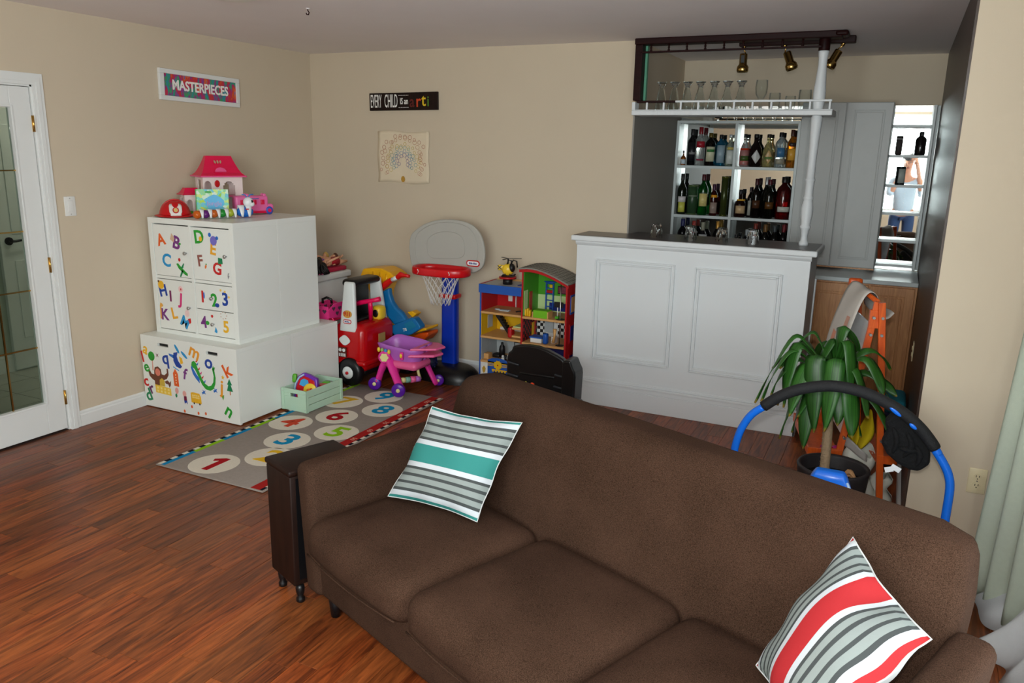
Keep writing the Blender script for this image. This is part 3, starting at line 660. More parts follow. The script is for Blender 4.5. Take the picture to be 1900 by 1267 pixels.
bottle('spirit', 3.098, BYY, Z2, 0.25, 0.032, gl((90, 16, 14)), pl((60, 20, 50)), 0.05, 'dark red bottle with gold neck and patterned label on the middle shelf', (0.08, 0.42, pl((150, 130, 120))), (0.58, 0.66, pl((220, 150, 30))))
bottle('tin', 3.180, BYY, Z2, 0.310, 0.028, pl((58, 66, 28), 0.25, 0.3), pl((80, 84, 30), 0.25, 0.3), 0, 'tall slim olive green tube tin beside the shelf divider', name='gift_tin')
bottle('squat', 3.312, 1.172, Z2, 0.215, 0.044, gl((40, 14, 6), trans=0.5), pl((14, 14, 22)), 0.035, 'squat cognac bottle with cream band label on the middle shelf', (0.14, 0.42, pl((190, 160, 120))), (0.60, 0.66, pl((200, 150, 40))))
bottle('spirit', 3.380, 1.222, Z2, 0.235, 0.022, gl((30, 18, 18)), pl((40, 20, 26)), 0.04, 'narrow bottle with a grey paper label behind the cognac bottle', (0.06, 0.55, pl((160, 160, 150))))
bottle('wine', 3.432, 1.168, Z2, 0.305, 0.036, gl((14, 8, 8), trans=0.3), pl((60, 12, 18)), 0.05, 'dark wine bottle with burgundy foil and amber label on the middle shelf', (0.25, 0.45, pl((70, 40, 20))))
bottle('wine', 3.500, 1.205, Z2, 0.318, 0.032, gl((14, 12, 8), trans=0.3), pl((170, 170, 172), 0.3, 0.6), 0.06, 'dark bottle with checked silver foil standing behind two wine bottles', None)
bottle('wine', 3.532, 1.165, Z2, 0.302, 0.038, gl((12, 14, 8), trans=0.3), pl((80, 14, 24)), 0.04, 'near black wine bottle with crimson cap and brown label', (0.25, 0.42, pl((86, 54, 20))))
bottle('flask', 3.638, 1.178, Z2, 0.325, 0.055, gl((110, 14, 16)), pl((16, 14, 14)), 0.045, 'large dark red rum bottle with white strip label on the middle shelf', (0.18, 0.30, pl((190, 190, 180))))
bottle('wine', 2.865, 1.17, Z3, 0.275, 0.040, gl((12, 12, 16), trans=0.3), pl((24, 30, 80)), 0.06, 'dark bottle with navy blue foil on the lowest shelf', (0.2, 0.42, pl((190, 180, 150))))
bottle('wine', 2.955, 1.18, Z3, 0.262, 0.036, gl((14, 12, 10), trans=0.3), pl((150, 40, 30)), 0.05, 'dark bottle with red foil on the lowest shelf', None)
bottle('round', 3.030, 1.18, Z3, 0.255, 0.040, gl((30, 32, 36), trans=0.3), pl((150, 150, 130)), 0.07, 'dark bottle with dull silver neck on the lowest shelf', (0.5, 0.62, pl((200, 200, 205))))
bottle('wine', 3.150, 1.18, Z3, 0.270, 0.037, gl((12, 10, 8), trans=0.3), pl((190, 140, 60), 0.3, 0.4), 0.07, 'dark bottle with gold neck foil on the lowest shelf', None)
bottle('squat', 3.305, 1.17, Z3, 0.175, 0.036, gl((60, 50, 50)), pl((20, 20, 24)), 0.03, 'short bottle with grey and orange label on the lowest shelf', (0.3, 0.5, pl((110, 116, 120))), (0.18, 0.28, pl((220, 120, 20))))
bottle('spirit', 3.385, 1.19, Z3, 0.215, 0.034, gl((40, 40, 44)), pl((170, 176, 180)), 0.06, 'dark bottle with pale grey cap on the lowest shelf', None)
bottle('wine', 3.450, 1.17, Z3, 0.270, 0.036, gl((14, 10, 10), trans=0.3), pl((120, 40, 26)), 0.06, 'dark wine bottle with rust foil on the lowest shelf', None)
bottle('wine', 3.525, 1.18, Z3, 0.265, 0.036, gl((14, 14, 12), trans=0.3), pl((120, 84, 40)), 0.06, 'dark wine bottle with tan foil on the lowest shelf', None)
bottle('wine', 3.598, 1.17, Z3, 0.260, 0.036, gl((16, 16, 16), trans=0.3), pl((60, 66, 70)), 0.05, 'dark bottle with slate grey foil on the lowest shelf', None)
bottle('wine', 3.665, 1.18, Z3, 0.272, 0.033, gl((14, 12, 12), trans=0.3), pl((110, 20, 30)), 0.06, 'dark bottle with wine red foil at the end of the lowest shelf', None)
# on the mirrored shelf column
bottle('flask', 4.545, 1.19, 1.7655, 0.165, 0.036, gl((30, 26, 26), trans=0.3), pl((16, 16, 16)), 0.03, 'dark flask on the upper mirrored shelf', None, group='things on the mirrored shelf column')
sb = thing('shoe_horn_box', 'dark narrow box beside the flask on the mirrored shelf', 'box', (4.405, 1.19, 1.7655))
MB().rbox((-0.022, -0.03, 0), (0.022, 0.03, 0.135), 0.006, 2).build('box_body', m_esp, sb); MB().box((-0.022, -0.031, 0.11), (0.022, -0.03, 0.115)).build('seam', m_black, sb)
bottle('tin', 4.440, 1.19, 1.5535, 0.125, 0.032, pl((24, 26, 26), 0.3), pl((40, 44, 44), 0.25, 0.6), 0, 'black striped tin on the mirrored shelf below the flask', None, (0.1, 0.9, pl((170, 176, 170))), group='things on the mirrored shelf column', name='striped_tin')
# ================================================================= WHITE STORAGE UNITS WITH STICKERS
m_white = mat('white_melamine', (234, 237, 232), 0.35, var=0.015, scale=4)
SM = {}
def sm(col):
    if col not in SM: SM[col] = mat('sticker_%d_%d_%d' % col, col, 0.4, var=0.05, scale=60)
    return SM[col]
RED, ORG, YEL, GRN, BLU, PUR, NAVY, SKY, MAG, BRN, DGR, PNK = (206, 34, 34), (232, 96, 28), (240, 184, 40), (40, 160, 50), (40, 110, 200), (120, 50, 130), (24, 66, 160), (36, 150, 210), (214, 40, 120), (110, 60, 40), (20, 130, 80), (232, 170, 160)
def bench(label, x0, x1, y0, y1, z1, group, front=True):
    t = thing('toy_bench', label, 'bench', ((x0+x1)/2, (y0+y1)/2, 0), 0, group)
    W = dict(parent=t, world=True)
    MB().box((x0, y0+0.018, z1-0.025), (x1, y1, z1)).build('top_board', m_white, **W, bev=0.0015)
    MB().box((x0, y0+0.018, 0.012), (x0+0.018, y1, z1-0.025)).build('side_board', m_white, **W, bev=0.0015)
    MB().box((x1-0.018, y0+0.018, 0.012), (x1, y1, z1-0.025)).build('side_board', m_white, **W, bev=0.0015)
    MB().box((x0+0.018, y1-0.012, 0.012), (x1-0.018, y1, z1-0.025)).build('back_board', m_white, **W)
    MB().box((x0+0.018, y0+0.03, 0.012), (x1-0.018, y1-0.012, 0.030)).build('bottom_board', m_white, **W)
    f = None
    if front:
        mb = MB()            # drawer front with two slot handles
        xs = [x0, x0+0.158, x0+0.256, x0+0.592, x0+0.690, x1]
        zs = [0.006, 0.438, 0.460, z1]
        for i in range(5):
            for j in range(3):
                if j == 1 and i in (1, 3): continue
                mb.box((xs[i], y0, zs[j]), (xs[i+1], y0+0.017, zs[j+1]))
        f = mb.build('drawer_front', m_white, **W)
        for i in (1, 3): MB().box((xs[i], y0+0.0165, 0.436), (xs[i+1], y0+0.0175, 0.462)).build('slot_handle', m_black, f, world=True)
    for xx in (x0+0.06, x1-0.06):
        for yy in (y0+0.08, y1-0.06): MB().cyl((xx, yy, 0), (xx, yy, 0.013), 0.02, 12).build('foot', m_black, **W)
    return t, f
B0, B1, BY0 = 0.016, 0.866, -1.845
tb, bf = bench('white toy bench covered in letter and animal stickers, nearest the rug corner', B0, B1, BY0, BY0+0.495, 0.500, 'white toy benches')
tb2, bf2 = bench('plain white toy bench standing behind the sticker covered bench', B0, B1, BY0+0.5, BY0+0.998, 0.500, 'white toy benches', front=True)
def stick_poly(parent, pts, y, col, nm='sticker', th=0.0008, cx=0, cz=0, rot=0, s=1.0):
    ca, sa = math.cos(R(rot)), math.sin(R(rot))
    P = [(cx+s*(p[0]*ca-p[1]*sa), cz+s*(p[0]*sa+p[1]*ca)) for p in pts]
    return MB().prism(P, 0, th, T(0, y, 0) @ FRONT).build(nm, sm(col), parent, world=True)
def stick_txt(parent, ch, x, z, y, size, col, rot=0, nm='letter_sticker', bold=0.022):
    return textmesh(ch, size, 0.0012, bold, T(x, y-0.0006, z) @ FRONT @ RZ(rot)).build(nm, sm(col), parent, world=True)
Y = BY0
for ch, x, z, s_, col, rot in (('a', 0.056, 0.401, 0.085, YEL, -20), ('l', 0.022, 0.343, 0.085, RED, 12), ('q', 0.237, 0.362, 0.10, NAVY, 5), ('m', 0.507, 0.436, 0.10, (236, 156, 40), -24), ('o', 0.624, 0.386, 0.10, NAVY, 0), ('k', 0.779, 0.35, 0.10, ORG, 30),
                          ('e', 0.050, 0.279, 0.085, GRN, 18), ('f', 0.406, 0.276, 0.085, PUR, -12), ('c', 0.036, 0.178, 0.085, RED, 5), ('r', 0.080, 0.131, 0.085, (100, 30, 90), 24), ('d', 0.052, 0.081, 0.095, DGR, 22), ('j', 0.727, 0.236, 0.10, (236, 156, 40), -5), ('n', 0.776, 0.083, 0.10, GRN, -32)):
    stick_txt(bf, ch, x, z, Y, s_*1.25, col, rot)
el = lambda rx, rz, n=16: [(rx*math.cos(2*PI*i/n), rz*math.sin(2*PI*i/n)) for i in range(n)]
# tree, bug
stick_poly(bf, [(-0.004, 0), (0.004, 0), (0.002, 0.085), (-0.002, 0.085)], Y, (214, 110, 70), 'tree_sticker', cx=0.112, cz=0.262)
stick_poly(bf, el(0.030, 0.032), Y, GRN, 'tree_sticker', cx=0.107, cz=0.36)
stick_poly(bf, [(-0.012, 0.012), (0.0, 0.004), (0.012, 0.012), (0.004, 0), (0.012, -0.012), (0, -0.004), (-0.012, -0.012), (-0.004, 0)], Y, (110, 20, 40), 'bug_sticker', cx=0.163, cz=0.373)
# helicopter
stick_poly(bf, [(-0.04, 0.05), (0.0, 0.06), (-0.012, 0.03), (-0.002, 0.0), (0.03, -0.035), (0.012, -0.05), (-0.025, -0.04), (-0.045, -0.005)], Y, NAVY, 'helicopter_sticker', cx=0.356, cz=0.36)
stick_poly(bf, [(-0.085, 0.035), (-0.08, 0.022), (-0.04, 0.005), (-0.035, 0.03)], Y, BLU, 'helicopter_sticker', cx=0.356, cz=0.365)
stick_poly(bf, el(0.034, 0.010), Y, SKY, 'helicopter_blade', cx=0.350, cz=0.440, rot=-55); stick_poly(bf, el(0.034, 0.010), Y, SKY, 'helicopter_blade', cx=0.412, cz=0.407, rot=-40)
stick_poly(bf, [(-0.012, 0.03), (0.012, 0.022), (0.020, -0.012), (-0.004, -0.022)], Y, YEL, 'helicopter_window', cx=0.378, cz=0.362, th=0.0012)
stick_poly(bf, [(-0.03, 0.0), (0.02, -0.022), (0.022, -0.028), (-0.03, -0.008)], Y, SKY, 'helicopter_skid', cx=0.335, cz=0.318)
# dragon
body = [(0.47, 0.345), (0.477, 0.372), (0.497, 0.380), (0.515, 0.366), (0.522, 0.34), (0.54, 0.308), (0.556, 0.270), (0.580, 0.240), (0.61, 0.226), (0.635, 0.234), (0.655, 0.26), (0.662, 0.30), (0.652, 0.345), (0.662, 0.352), (0.672, 0.33), (0.678, 0.29), (0.672, 0.25), (0.655, 0.215), (0.625, 0.198), (0.585, 0.202), (0.555, 0.228), (0.535, 0.262), (0.515, 0.300), (0.498, 0.326), (0.482, 0.334)]
stick_poly(bf, body, Y, GRN, 'dragon_sticker')
stick_poly(bf, [(0.465, 0.335), (0.475, 0.345), (0.49, 0.32), (0.512, 0.29), (0.535, 0.268), (0.535, 0.235), (0.505, 0.26), (0.48, 0.29)], Y, BLU, 'dragon_wing', th=0.0012)
for sx_, sz_, c in ((0.523, 0.365, BLU), (0.535, 0.335, RED), (0.549, 0.308, MAG), (0.562, 0.282, RED), (0.578, 0.256, BLU), (0.518, 0.385, RED)): stick_poly(bf, [(-0.010, -0.008), (0.012, 0.010), (0.004, -0.012)], Y, c, 'dragon_spike', cx=sx_, cz=sz_)
for fx, fz in ((0.565, 0.178), (0.668, 0.205)): stick_poly(bf, [(-0.018, 0.0), (-0.004, 0.004), (-0.012, 0.018), (0.003, 0.008), (0.016, 0.016), (0.008, 0.0), (0.018, -0.012), (0.0, -0.006), (-0.012, -0.016)], Y, BLU, 'dragon_foot', cx=fx, cz=fz)
stick_poly(bf, [(-0.006, 0.0), (0.004, 0.022), (0.008, 0.010), (0.020, 0.014), (0.014, -0.004), (0.010, -0.016)], Y, GRN, 'dragon_tail_tip', cx=0.658, cz=0.348)
# ape on a castle
stick_poly(bf, [(0.075, 0.282), (0.066, 0.25), (0.075, 0.22), (0.10, 0.20), (0.12, 0.192), (0.12, 0.165), (0.19, 0.165), (0.20, 0.205), (0.235, 0.22), (0.255, 0.25), (0.253, 0.292), (0.24, 0.292), (0.240, 0.262), (0.215, 0.243), (0.19, 0.246), (0.185, 0.28), (0.16, 0.296), (0.13, 0.287), (0.122, 0.262), (0.12, 0.235), (0.095, 0.238), (0.083, 0.258)], Y, BRN, 'ape_sticker')
stick_poly(bf, el(0.024, 0.026), Y, (226, 130, 110), 'ape_face', cx=0.155, cz=0.256, th=0.0012)
stick_poly(bf, [(0.12, 0.168), (0.265, 0.158), (0.268, 0.108), (0.125, 0.112)], Y, (240, 200, 60), 'castle_sticker', th=0.0010)
stick_poly(bf, [(0.165, 0.165), (0.168, 0.205), (0.19, 0.220), (0.212, 0.205), (0.214, 0.165)], Y, (208, 176, 60), 'castle_sticker', th=0.0014)
for i in range(4):
    for j in range(2): stick_poly(bf, [(-0.008, -0.007), (0.008, -0.007), (0.008, 0.007), (-0.008, 0.007)], Y, (250, 226, 140), 'castle_window', cx=0.145+i*0.033, cz=0.126+j*0.022-i*0.001, th=0.0014)
stick_poly(bf, [(0.215, 0.20), (0.24, 0.212), (0.258, 0.198), (0.272, 0.212), (0.268, 0.182), (0.255, 0.162), (0.245, 0.184), (0.222, 0.186)], Y, BRN, 'ape_foot')
# rocket, bus, children, trees, dots
stick_poly(bf, [(-0.022, 0.03), (0.0, 0.062), (0.022, 0.03), (0.026, -0.058), (-0.018, -0.056)], Y, ORG, 'rocket_sticker', cx=0.319, cz=0.24)
for dz in (0.02, 0.002, -0.016, -0.034): stick_poly(bf, el(0.0045, 0.005, 8), Y, (250, 230, 200), 'rocket_window', cx=0.321, cz=0.24+dz, th=0.0012)
stick_poly(bf, [(-0.045, -0.035), (-0.048, 0.03), (-0.03, 0.036), (0.03, 0.034), (0.043, 0.01), (0.045, -0.035)], Y, YEL, 'bus_sticker', cx=0.493, cz=0.128)
for i in range(4):
    for dz in (0.008, 0.022): stick_poly(bf, [(-0.006, -0.005), (0.006, -0.005), (0.006, 0.005), (-0.006, 0.005)], Y, (250, 226, 140), 'bus_window', cx=0.465+i*0.017, cz=0.122+dz, th=0.0012)
for dx in (-0.022, 0.028): stick_poly(bf, el(0.006, 0.008, 8), Y, (20, 20, 24), 'bus_wheel', cx=0.493+dx, cz=0.090)
stick_poly(bf, el(0.017, 0.020, 12), Y, PNK, 'child_sticker', cx=0.388, cz=0.142); stick_poly(bf, [(-0.012, 0), (0.012, 0), (0.014, -0.03), (-0.012, -0.03)], Y, (120, 20, 60), 'child_sticker', cx=0.393, cz=0.126); stick_poly(bf, [(-0.012, 0), (0.014, 0), (0.018, -0.024), (0.006, -0.012), (-0.008, -0.024)], Y, NAVY, 'child_sticker', cx=0.393, cz=0.096)
stick_poly(bf, el(0.016, 0.022, 12), Y, PNK, 'mouse_sticker', cx=0.32, cz=0.152); stick_poly(bf, el(0.009, 0.014, 10), Y, DGR, 'mouse_sticker', cx=0.312, cz=0.118)
stick_poly(bf, [(0, 0.058), (0.022, 0.018), (0.010, 0.018), (0.026, -0.024), (-0.024, -0.024), (-0.010, 0.018), (-0.020, 0.018)], Y, DGR, 'pine_sticker', cx=0.793, cz=0.244); stick_poly(bf, [(-0.003, 0), (0.004, 0), (0.004, -0.025), (-0.003, -0.025)], Y, (200, 110, 60), 'pine_trunk', cx=0.795, cz=0.220)
stick_poly(bf, [(-0.012, 0.02), (0.0, 0.014), (0.012, 0.02), (0.010, 0.0), (0.002, -0.018), (-0.004, 0.0)], Y, (90, 160, 50), 'cactus_sticker', cx=0.728, cz=0.168)
stick_poly(bf, [(0.016*(1 if i % 2 == 0 else 0.45)*math.cos(PI*i/5+0.3), 0.016*(1 if i % 2 == 0 else 0.45)*math.sin(PI*i/5+0.3)) for i in range(10)], Y, YEL, 'star_sticker', cx=0.74, cz=0.304)
for dx, dz in ((0.378, 0.020), (0.448, 0.062), (0.503, 0.026), (0.569, 0.034)): stick_poly(bf, el(0.008, 0.011, 10), Y, ORG, 'dot_sticker', cx=dx, cz=dz)

# ---------------- cube unit on top of the bench
KX0, KX1, KY0, KZ0, KZ1 = 0.050, 0.792, -1.737, 0.5, 1.268
def cube_unit(label, y0, y1, group, fronts):
    t = thing('cube_shelf', label, 'cabinet', ((KX0+KX1)/2, (y0+y1)/2, KZ0), 0, group)
    W = dict(parent=t, world=True); th = 0.036
    MB().box((KX0, y0, KZ1-th), (KX1, y1, KZ1)).build('top_board', m_white, **W, bev=0.0012)
    MB().box((KX0, y0, KZ0), (KX1, y1, KZ0+th*0.8)).build('bottom_board', m_white, **W, bev=0.0012)
    MB().box((KX0, y0, KZ0+th*0.8), (KX0+th, y1, KZ1-th)).build('side_board', m_white, **W, bev=0.0012)
    MB().box((KX1-th, y0, KZ0+th*0.8), (KX1, y1, KZ1-th)).build('side_board', m_white, **W, bev=0.0012)
    xm, zm = (KX0+KX1)/2, (KZ0+KZ1)/2-0.004
    MB().box((xm-0.010, y0, KZ0+th*0.8), (xm+0.010, y1, KZ1-th)).build('divider', m_white, **W, bev=0.0012)
    MB().box((KX0+th, y0+0.006, zm-0.010), (xm-0.010, y1, zm+0.010)).build('shelf_board', m_white, **W, bev=0.0012)
    MB().box((xm+0.010, y0+0.006, zm-0.010), (KX1-th, y1, zm+0.010)).build('shelf_board', m_white, **W, bev=0.0012)
    MB().box((KX0+th, y1-0.005, KZ0+0.03), (KX1-th, y1-0.001, KZ1-th)).build('back_board', m_white, **W)
    fr = []
    if fronts:
        a0, a1, b0, b1 = KX0+th+0.003, xm-0.013, xm+0.013, KX1-th-0.003
        lo, mi_, hi = KZ0+th*0.8+0.004, zm-0.014, KZ1-th-0.007
        for nm, xa, xb, za, zb_, kx, kz in (('door', a0, a1, zm+0.013, hi, 0.378, 1.053), ('door', b0, b1, zm+0.013, hi, 0.722, 1.058), ('door', a0, a1, lo, mi_, 0.375, 0.695), ('drawer', b0, b1, (lo+mi_)/2+0.0025, mi_, 0.582, 0.779), ('drawer', b0, b1, lo, (lo+mi_)/2-0.0025, 0.577, 0.609)):
            d = MB().box((xa, y0+0.003, za), (xb, y0+0.020, zb_)).build(nm, m_white, **W, bev=0.001)
            MB().lathe([(0.005, 0), (0.005, 0.010), (0.011, 0.014), (0.012, 0.020), (0.008, 0.024), (0.0, 0.025)], 12, T(kx, y0+0.003, kz) @ FRONT).build('knob', m_steel, d, world=True)
            fr.append(d)
    return t, fr
k1, F = cube_unit('white cube shelf with lettered doors and drawers stacked on the sticker bench', KY0, KY0+0.39, 'white cube shelves', True)
k2, F2 = cube_unit('plain white cube shelf back to back behind the lettered one', KY0+0.391, KY0+0.781, 'white cube shelves', False)
Y = KY0+0.003
for d, ch, x, z, s_, col, rot in ((0, 'A', 0.158, 1.124, 0.10, ORG, 14), (0, 'B', 0.294, 1.112, 0.11, PUR, -14), (0, 'C', 0.194, 0.992, 0.11, SKY, -8), (1, 'D', 0.498, 1.163, 0.11, GRN, 5), (1, 'E', 0.613, 1.095, 0.10, (238, 170, 40), -8), (1, 'F', 0.495, 1.011, 0.095, (150, 90, 80), 6), (1, 'G', 0.639, 0.972, 0.10, RED, -6),
                             (2, 'H', 0.138, 0.785, 0.10, NAVY, 12), (2, 'I', 0.204, 0.754, 0.095, (120, 30, 90), 0), (2, 'J', 0.297, 0.743, 0.10, MAG, -8), (2, 'K', 0.135, 0.624, 0.10, PUR, 0), (2, 'L', 0.225, 0.641, 0.10, (238, 170, 40), 12), (2, 'M', 0.318, 0.591, 0.095, SKY, -28),
                             (3, '1', 0.494, 0.779, 0.10, RED, 0), (3, '2', 0.597, 0.765, 0.11, GRN, 6), (3, '3', 0.689, 0.779, 0.11, NAVY, 0), (4, '4', 0.491, 0.611, 0.10, PUR, 4), (4, '5', 0.682, 0.599, 0.10, YEL, 0)):
    stick_txt(F[d], ch, x, z, Y, s_*1.05, col, rot, bold=0.028)
def sp(d, pts, col, nm, cx, cz, rot=0, th=0.0016, s=1.0): stick_poly(F[d], pts, Y, col, nm, th, cx, cz, rot, s)
sp(0, [(-0.05, 0.035), (-0.035, 0.04), (0.0, 0.01), (0.045, -0.022), (0.045, -0.038), (0.02, -0.03), (-0.03, 0.005)], GRN, 'plane_sticker', 0.331, 0.943); sp(0, [(-0.008, 0.01), (0.014, 0.038), (0.02, 0.036), (0.008, 0.004)], DGR, 'plane_wing', 0.331, 0.948); sp(0, [(0.0, 0.0), (-0.022, -0.045), (-0.014, -0.05), (0.014, -0.008)], DGR, 'plane_wing', 0.328, 0.943)
sp(0, el(0.010, 0.012, 10), RED, 'ladybird_sticker', 0.311, 1.006); sp(0, [(-0.02, 0), (-0.005, 0.04), (0.02, 0.01), (0.012, -0.02)], (214, 180, 150), 'bear_sticker', 0.262, 1.135); sp(0, el(0.010, 0.008, 8), GRN, 'leaf_sticker', 0.325, 1.11)
sp(1, el(0.014, 0.016, 12), YEL, 'duck_sticker', 0.512, 1.155); sp(1, el(0.028, 0.030, 14), (120, 110, 200), 'hippo_sticker', 0.622, 1.150); sp(1, el(0.012, 0.014, 10), BLU, 'hippo_ear', 0.592, 1.185); sp(1, el(0.011, 0.012, 10), BLU, 'hippo_ear', 0.652, 1.168)
sp(1, [(-0.018, -0.016), (0.02, -0.014), (0.018, 0.02), (-0.016, 0.024)], DGR, 'crocodile_sticker', 0.668, 1.022); sp(1, el(0.007, 0.014, 10), (236, 120, 50), 'carrot_sticker', 0.541, 0.980, -20); sp(1, el(0.006, 0.004, 8), GRN, 'carrot_leaf', 0.546, 0.996)
sp(1, [(0.0, -0.02), (0.012, 0.0), (0.004, 0.006), (0.012, 0.02), (0.002, 0.018), (-0.002, 0.0)], (150, 150, 150), 'squirrel_sticker', 0.726, 0.935)
sp(2, el(0.027, 0.028, 14), YEL, 'lion_sticker', 0.123, 0.826); sp(2, el(0.008, 0.008, 8), (120, 70, 30), 'lion_ear', 0.103, 0.848); sp(2, el(0.020, 0.022, 12), (240, 200, 200), 'pig_sticker', 0.302, 0.812); sp(2, el(0.006, 0.008, 8), RED, 'pig_nose', 0.304, 0.812, th=0.002)
sp(2, [(-0.01, -0.08), (0.002, -0.08), (0.004, 0.0), (0.022, 0.006), (0.016, 0.022), (0.0, 0.03), (-0.008, 0.01)], (232, 170, 70), 'giraffe_sticker', 0.105, 0.675); sp(2, el(0.020, 0.024, 12), (240, 206, 204), 'rabbit_sticker', 0.345, 0.655); sp(2, [(-0.014, 0.012), (0.010, 0.02), (0.014, -0.008), (0, -0.02)], RED, 'bird_sticker', 0.362, 0.606)
sp(3, el(0.006, 0.022, 8), BLU, 'pencil_sticker', 0.508, 0.792); sp(3, el(0.018, 0.014, 10), NAVY, 'whale_sticker', 0.618, 0.738); 
for dx, dz in ((0.655, 0.838), (0.69, 0.832), (0.722, 0.80)): sp(3, el(0.008, 0.008, 8), (244, 200, 90), 'star_sticker', dx, dz)
sp(4, el(0.016, 0.014, 10), GRN, 'turtle_sticker', 0.522, 0.612); sp(4, el(0.010, 0.010, 10), RED, 'apple_sticker', 0.566, 0.661); sp(4, [(-0.012, -0.01), (0.0, 0.022), (0.012, -0.004), (0.008, -0.018)], SKY, 'fish_sticker', 0.592, 0.570)
for k in range(7): sp(4, el(0.004, 0.004, 6), (200, 170, 150), 'firework_sticker', 0.667+0.026*math.cos(k*0.9), 0.676+0.022*math.sin(k*0.9))

# ---------------- toys on the cube shelf
TZ = KZ1+0.0004
m_redp = mat('red_plastic', (196, 16, 24), 0.28, var=0.03)
hm = thing('toy_fire_helmet', 'red toy fire helmet with a white badge on the cube shelf', 'helmet', (0.185, -1.628, TZ+0.0045), R(52)); hm.scale = (0.80, 0.80, 0.86)
MB().sheet(lambda u, v: ((0.105+0.035*v)*1.12*math.cos(2*PI*u), (0.105+0.035*v)*0.92*math.sin(2*PI*u), 0.012-0.010*v+0.004*math.cos(4*PI*u)), 36, 3, 0.004).build('brim', m_redp, hm)
MB().sheet(lambda u, v: (0.112*1.10*math.cos(2*PI*u)*math.cos(v*PI/2*0.999), 0.112*0.90*math.sin(2*PI*u)*math.cos(v*PI/2*0.999), 0.006+0.115*math.sin(v*PI/2)), 32, 10, 0.003).build('shell', m_redp, hm)
MB().tube([(0.115*math.cos(a), 0, 0.008+0.118*math.sin(a)) for a in [R(10+i*16) for i in range(11)]], 0.006, 8).build('crest', m_redp, hm)
bd = thing_b = MB().sheet(lambda u, v: ((2*u-1)*(0.048 if v > 0.25 else 0.040)*(1 if v < 0.9 else 0.8), -0.103-0.004+0.05*v*v, 0.010+0.088*v), 6, 6, 0.003).build('badge', mat('badge_white', (236, 232, 226), 0.3), hm)
MB().prism(disc(0.024, 18), 0, 0.002, T(0, -0.104, 0.052) @ RX(72)).build('badge_ring', m_redp, bd); MB().prism(disc(0.016, 18), 0, 0.0026, T(0, -0.1045, 0.052) @ RX(72)).build('badge_centre', mat('badge_gold', (214, 184, 110), 0.4), bd)

m_roofp = mat('raspberry_plastic', (226, 20, 74), 0.3, var=0.02); m_pinkw = mat('pale_pink_plastic', (240, 224, 220), 0.35, var=0.02); m_hotp = mat('pink_plastic', (238, 92, 146), 0.3, var=0.02)
m_limep = mat('lime_green_plastic', (90, 170, 40), 0.35)
ph = thing('toy_playhouse', 'white toy playhouse with raspberry pink roofs on the cube shelf', 'toy house', (0.20, -1.255, TZ), R(66)); ph.scale = (0.76, 0.80, 1.0)
# local: x to the right of its front (front faces local -y)
def house_wall(x0, x1, y0, y1, z1, nm, holes):
    mb = MB()
    # front wall with arched openings, built of strips
    xs = [x0]; 
    for a, b_, hz in holes: xs += [a, b_]
    xs.append(x1)
    for i in range(0, len(xs)-1, 2): mb.box((xs[i], y0, 0), (xs[i+1], y0+0.008, z1))
    for a, b_, hz in holes:
        n = 8
        for k in range(n):
            xa, xb = a+(b_-a)*k/n, a+(b_-a)*(k+1)/n; c = (a+b_)/2; rr = (b_-a)/2
            za = hz+math.sqrt(max(0, rr*rr-((xa+xb)/2-c)**2)); mb.box((xa, y0, za), (xb, y0+0.008, z1))
    return mb.build(nm, m_pinkw, ph)
house_wall(-0.170, 0.190, -0.085, 0.0, 0.262, 'front_wall', [(-0.158, -0.095, 0.195), (0.010, 0.118, 0.170)])
house_wall(-0.170, 0.190, 0.085, 0.0, 0.262, 'back_wall', [(-0.158, -0.095, 0.195), (0.02, 0.13, 0.17)])
for xx in (-0.170, 0.182):
    sw_ = MB(); sw_.box((xx, -0.077, 0), (xx+0.008, -0.035, 0.262)).box((xx, 0.04, 0), (xx+0.008, 0.085, 0.262)).box((xx, -0.035, 0.0), (xx+0.008, 0.04, 0.13)).box((xx, -0.035, 0.235), (xx+0.008, 0.04, 0.262))
    sw_.build('side_wall', m_pinkw, ph)
MB().box((-0.162, -0.077, 0.118), (0.182, 0.085, 0.126)).build('upper_floor', m_hotp, ph)
def roof(x0, x1, y0, y1, zb, h, tx, ty, nm):
    def fn(u, v):
        # flared hip roof: concave slope
        f = 1-(v**0.62); a = 2*PI*u
        hx = (x1-x0)/2; hy = (y1-y0)/2; cx, cy = (x0+x1)/2, (y0+y1)/2
        q = max(abs(math.cos(a)), abs(math.sin(a)))
        px, py = math.cos(a)/q, math.sin(a)/q
        return (cx+px*(tx+(hx-tx)*f), cy+py*(ty+(hy-ty)*f), zb+h*v)
    mb = MB().sheet(fn, 32, 6, 0.004)
    mb.box(((x0+x1)/2-tx, (y0+y1)/2-ty, zb+h-0.005), ((x0+x1)/2+tx, (y0+y1)/2+ty, zb+h))
    for i in range(len(mb.sm)): mb.sm[i] = False
    o = mb.build(nm, m_roofp, ph)
    return o
rf = roof(-0.200, 0.215, -0.120, 0.120, 0.258, 0.135, 0.115, 0.02, 'main_roof')
MB().box((-0.205, -0.125, 0.252), (0.220, -0.112, 0.262)).box((-0.205, 0.112, 0.252), (0.220, 0.125, 0.262)).box((-0.205, -0.125, 0.252), (-0.195, 0.125, 0.262)).box((0.210, -0.125, 0.252), (0.220, 0.125, 0.262)).build('eave', m_hotp, rf, bev=0.003)
MB().prism([(0.05*math.cos(R(a)), 0.03*math.sin(R(a))) for a in range(0, 181, 15)], 0, 0.012, T(-0.01, -0.098, 0.285) @ RX(60)).build('dormer', m_hotp, rf)
for k in range(3): MB().prism(disc(0.008, 10, 0.014), 0, 0.003, T(-0.04+k*0.025, -0.052, 0.352) @ RX(52) @ RZ(20-20*k)).build('roof_flower', mat('tan_plastic', (190, 160, 130), 0.4), rf)
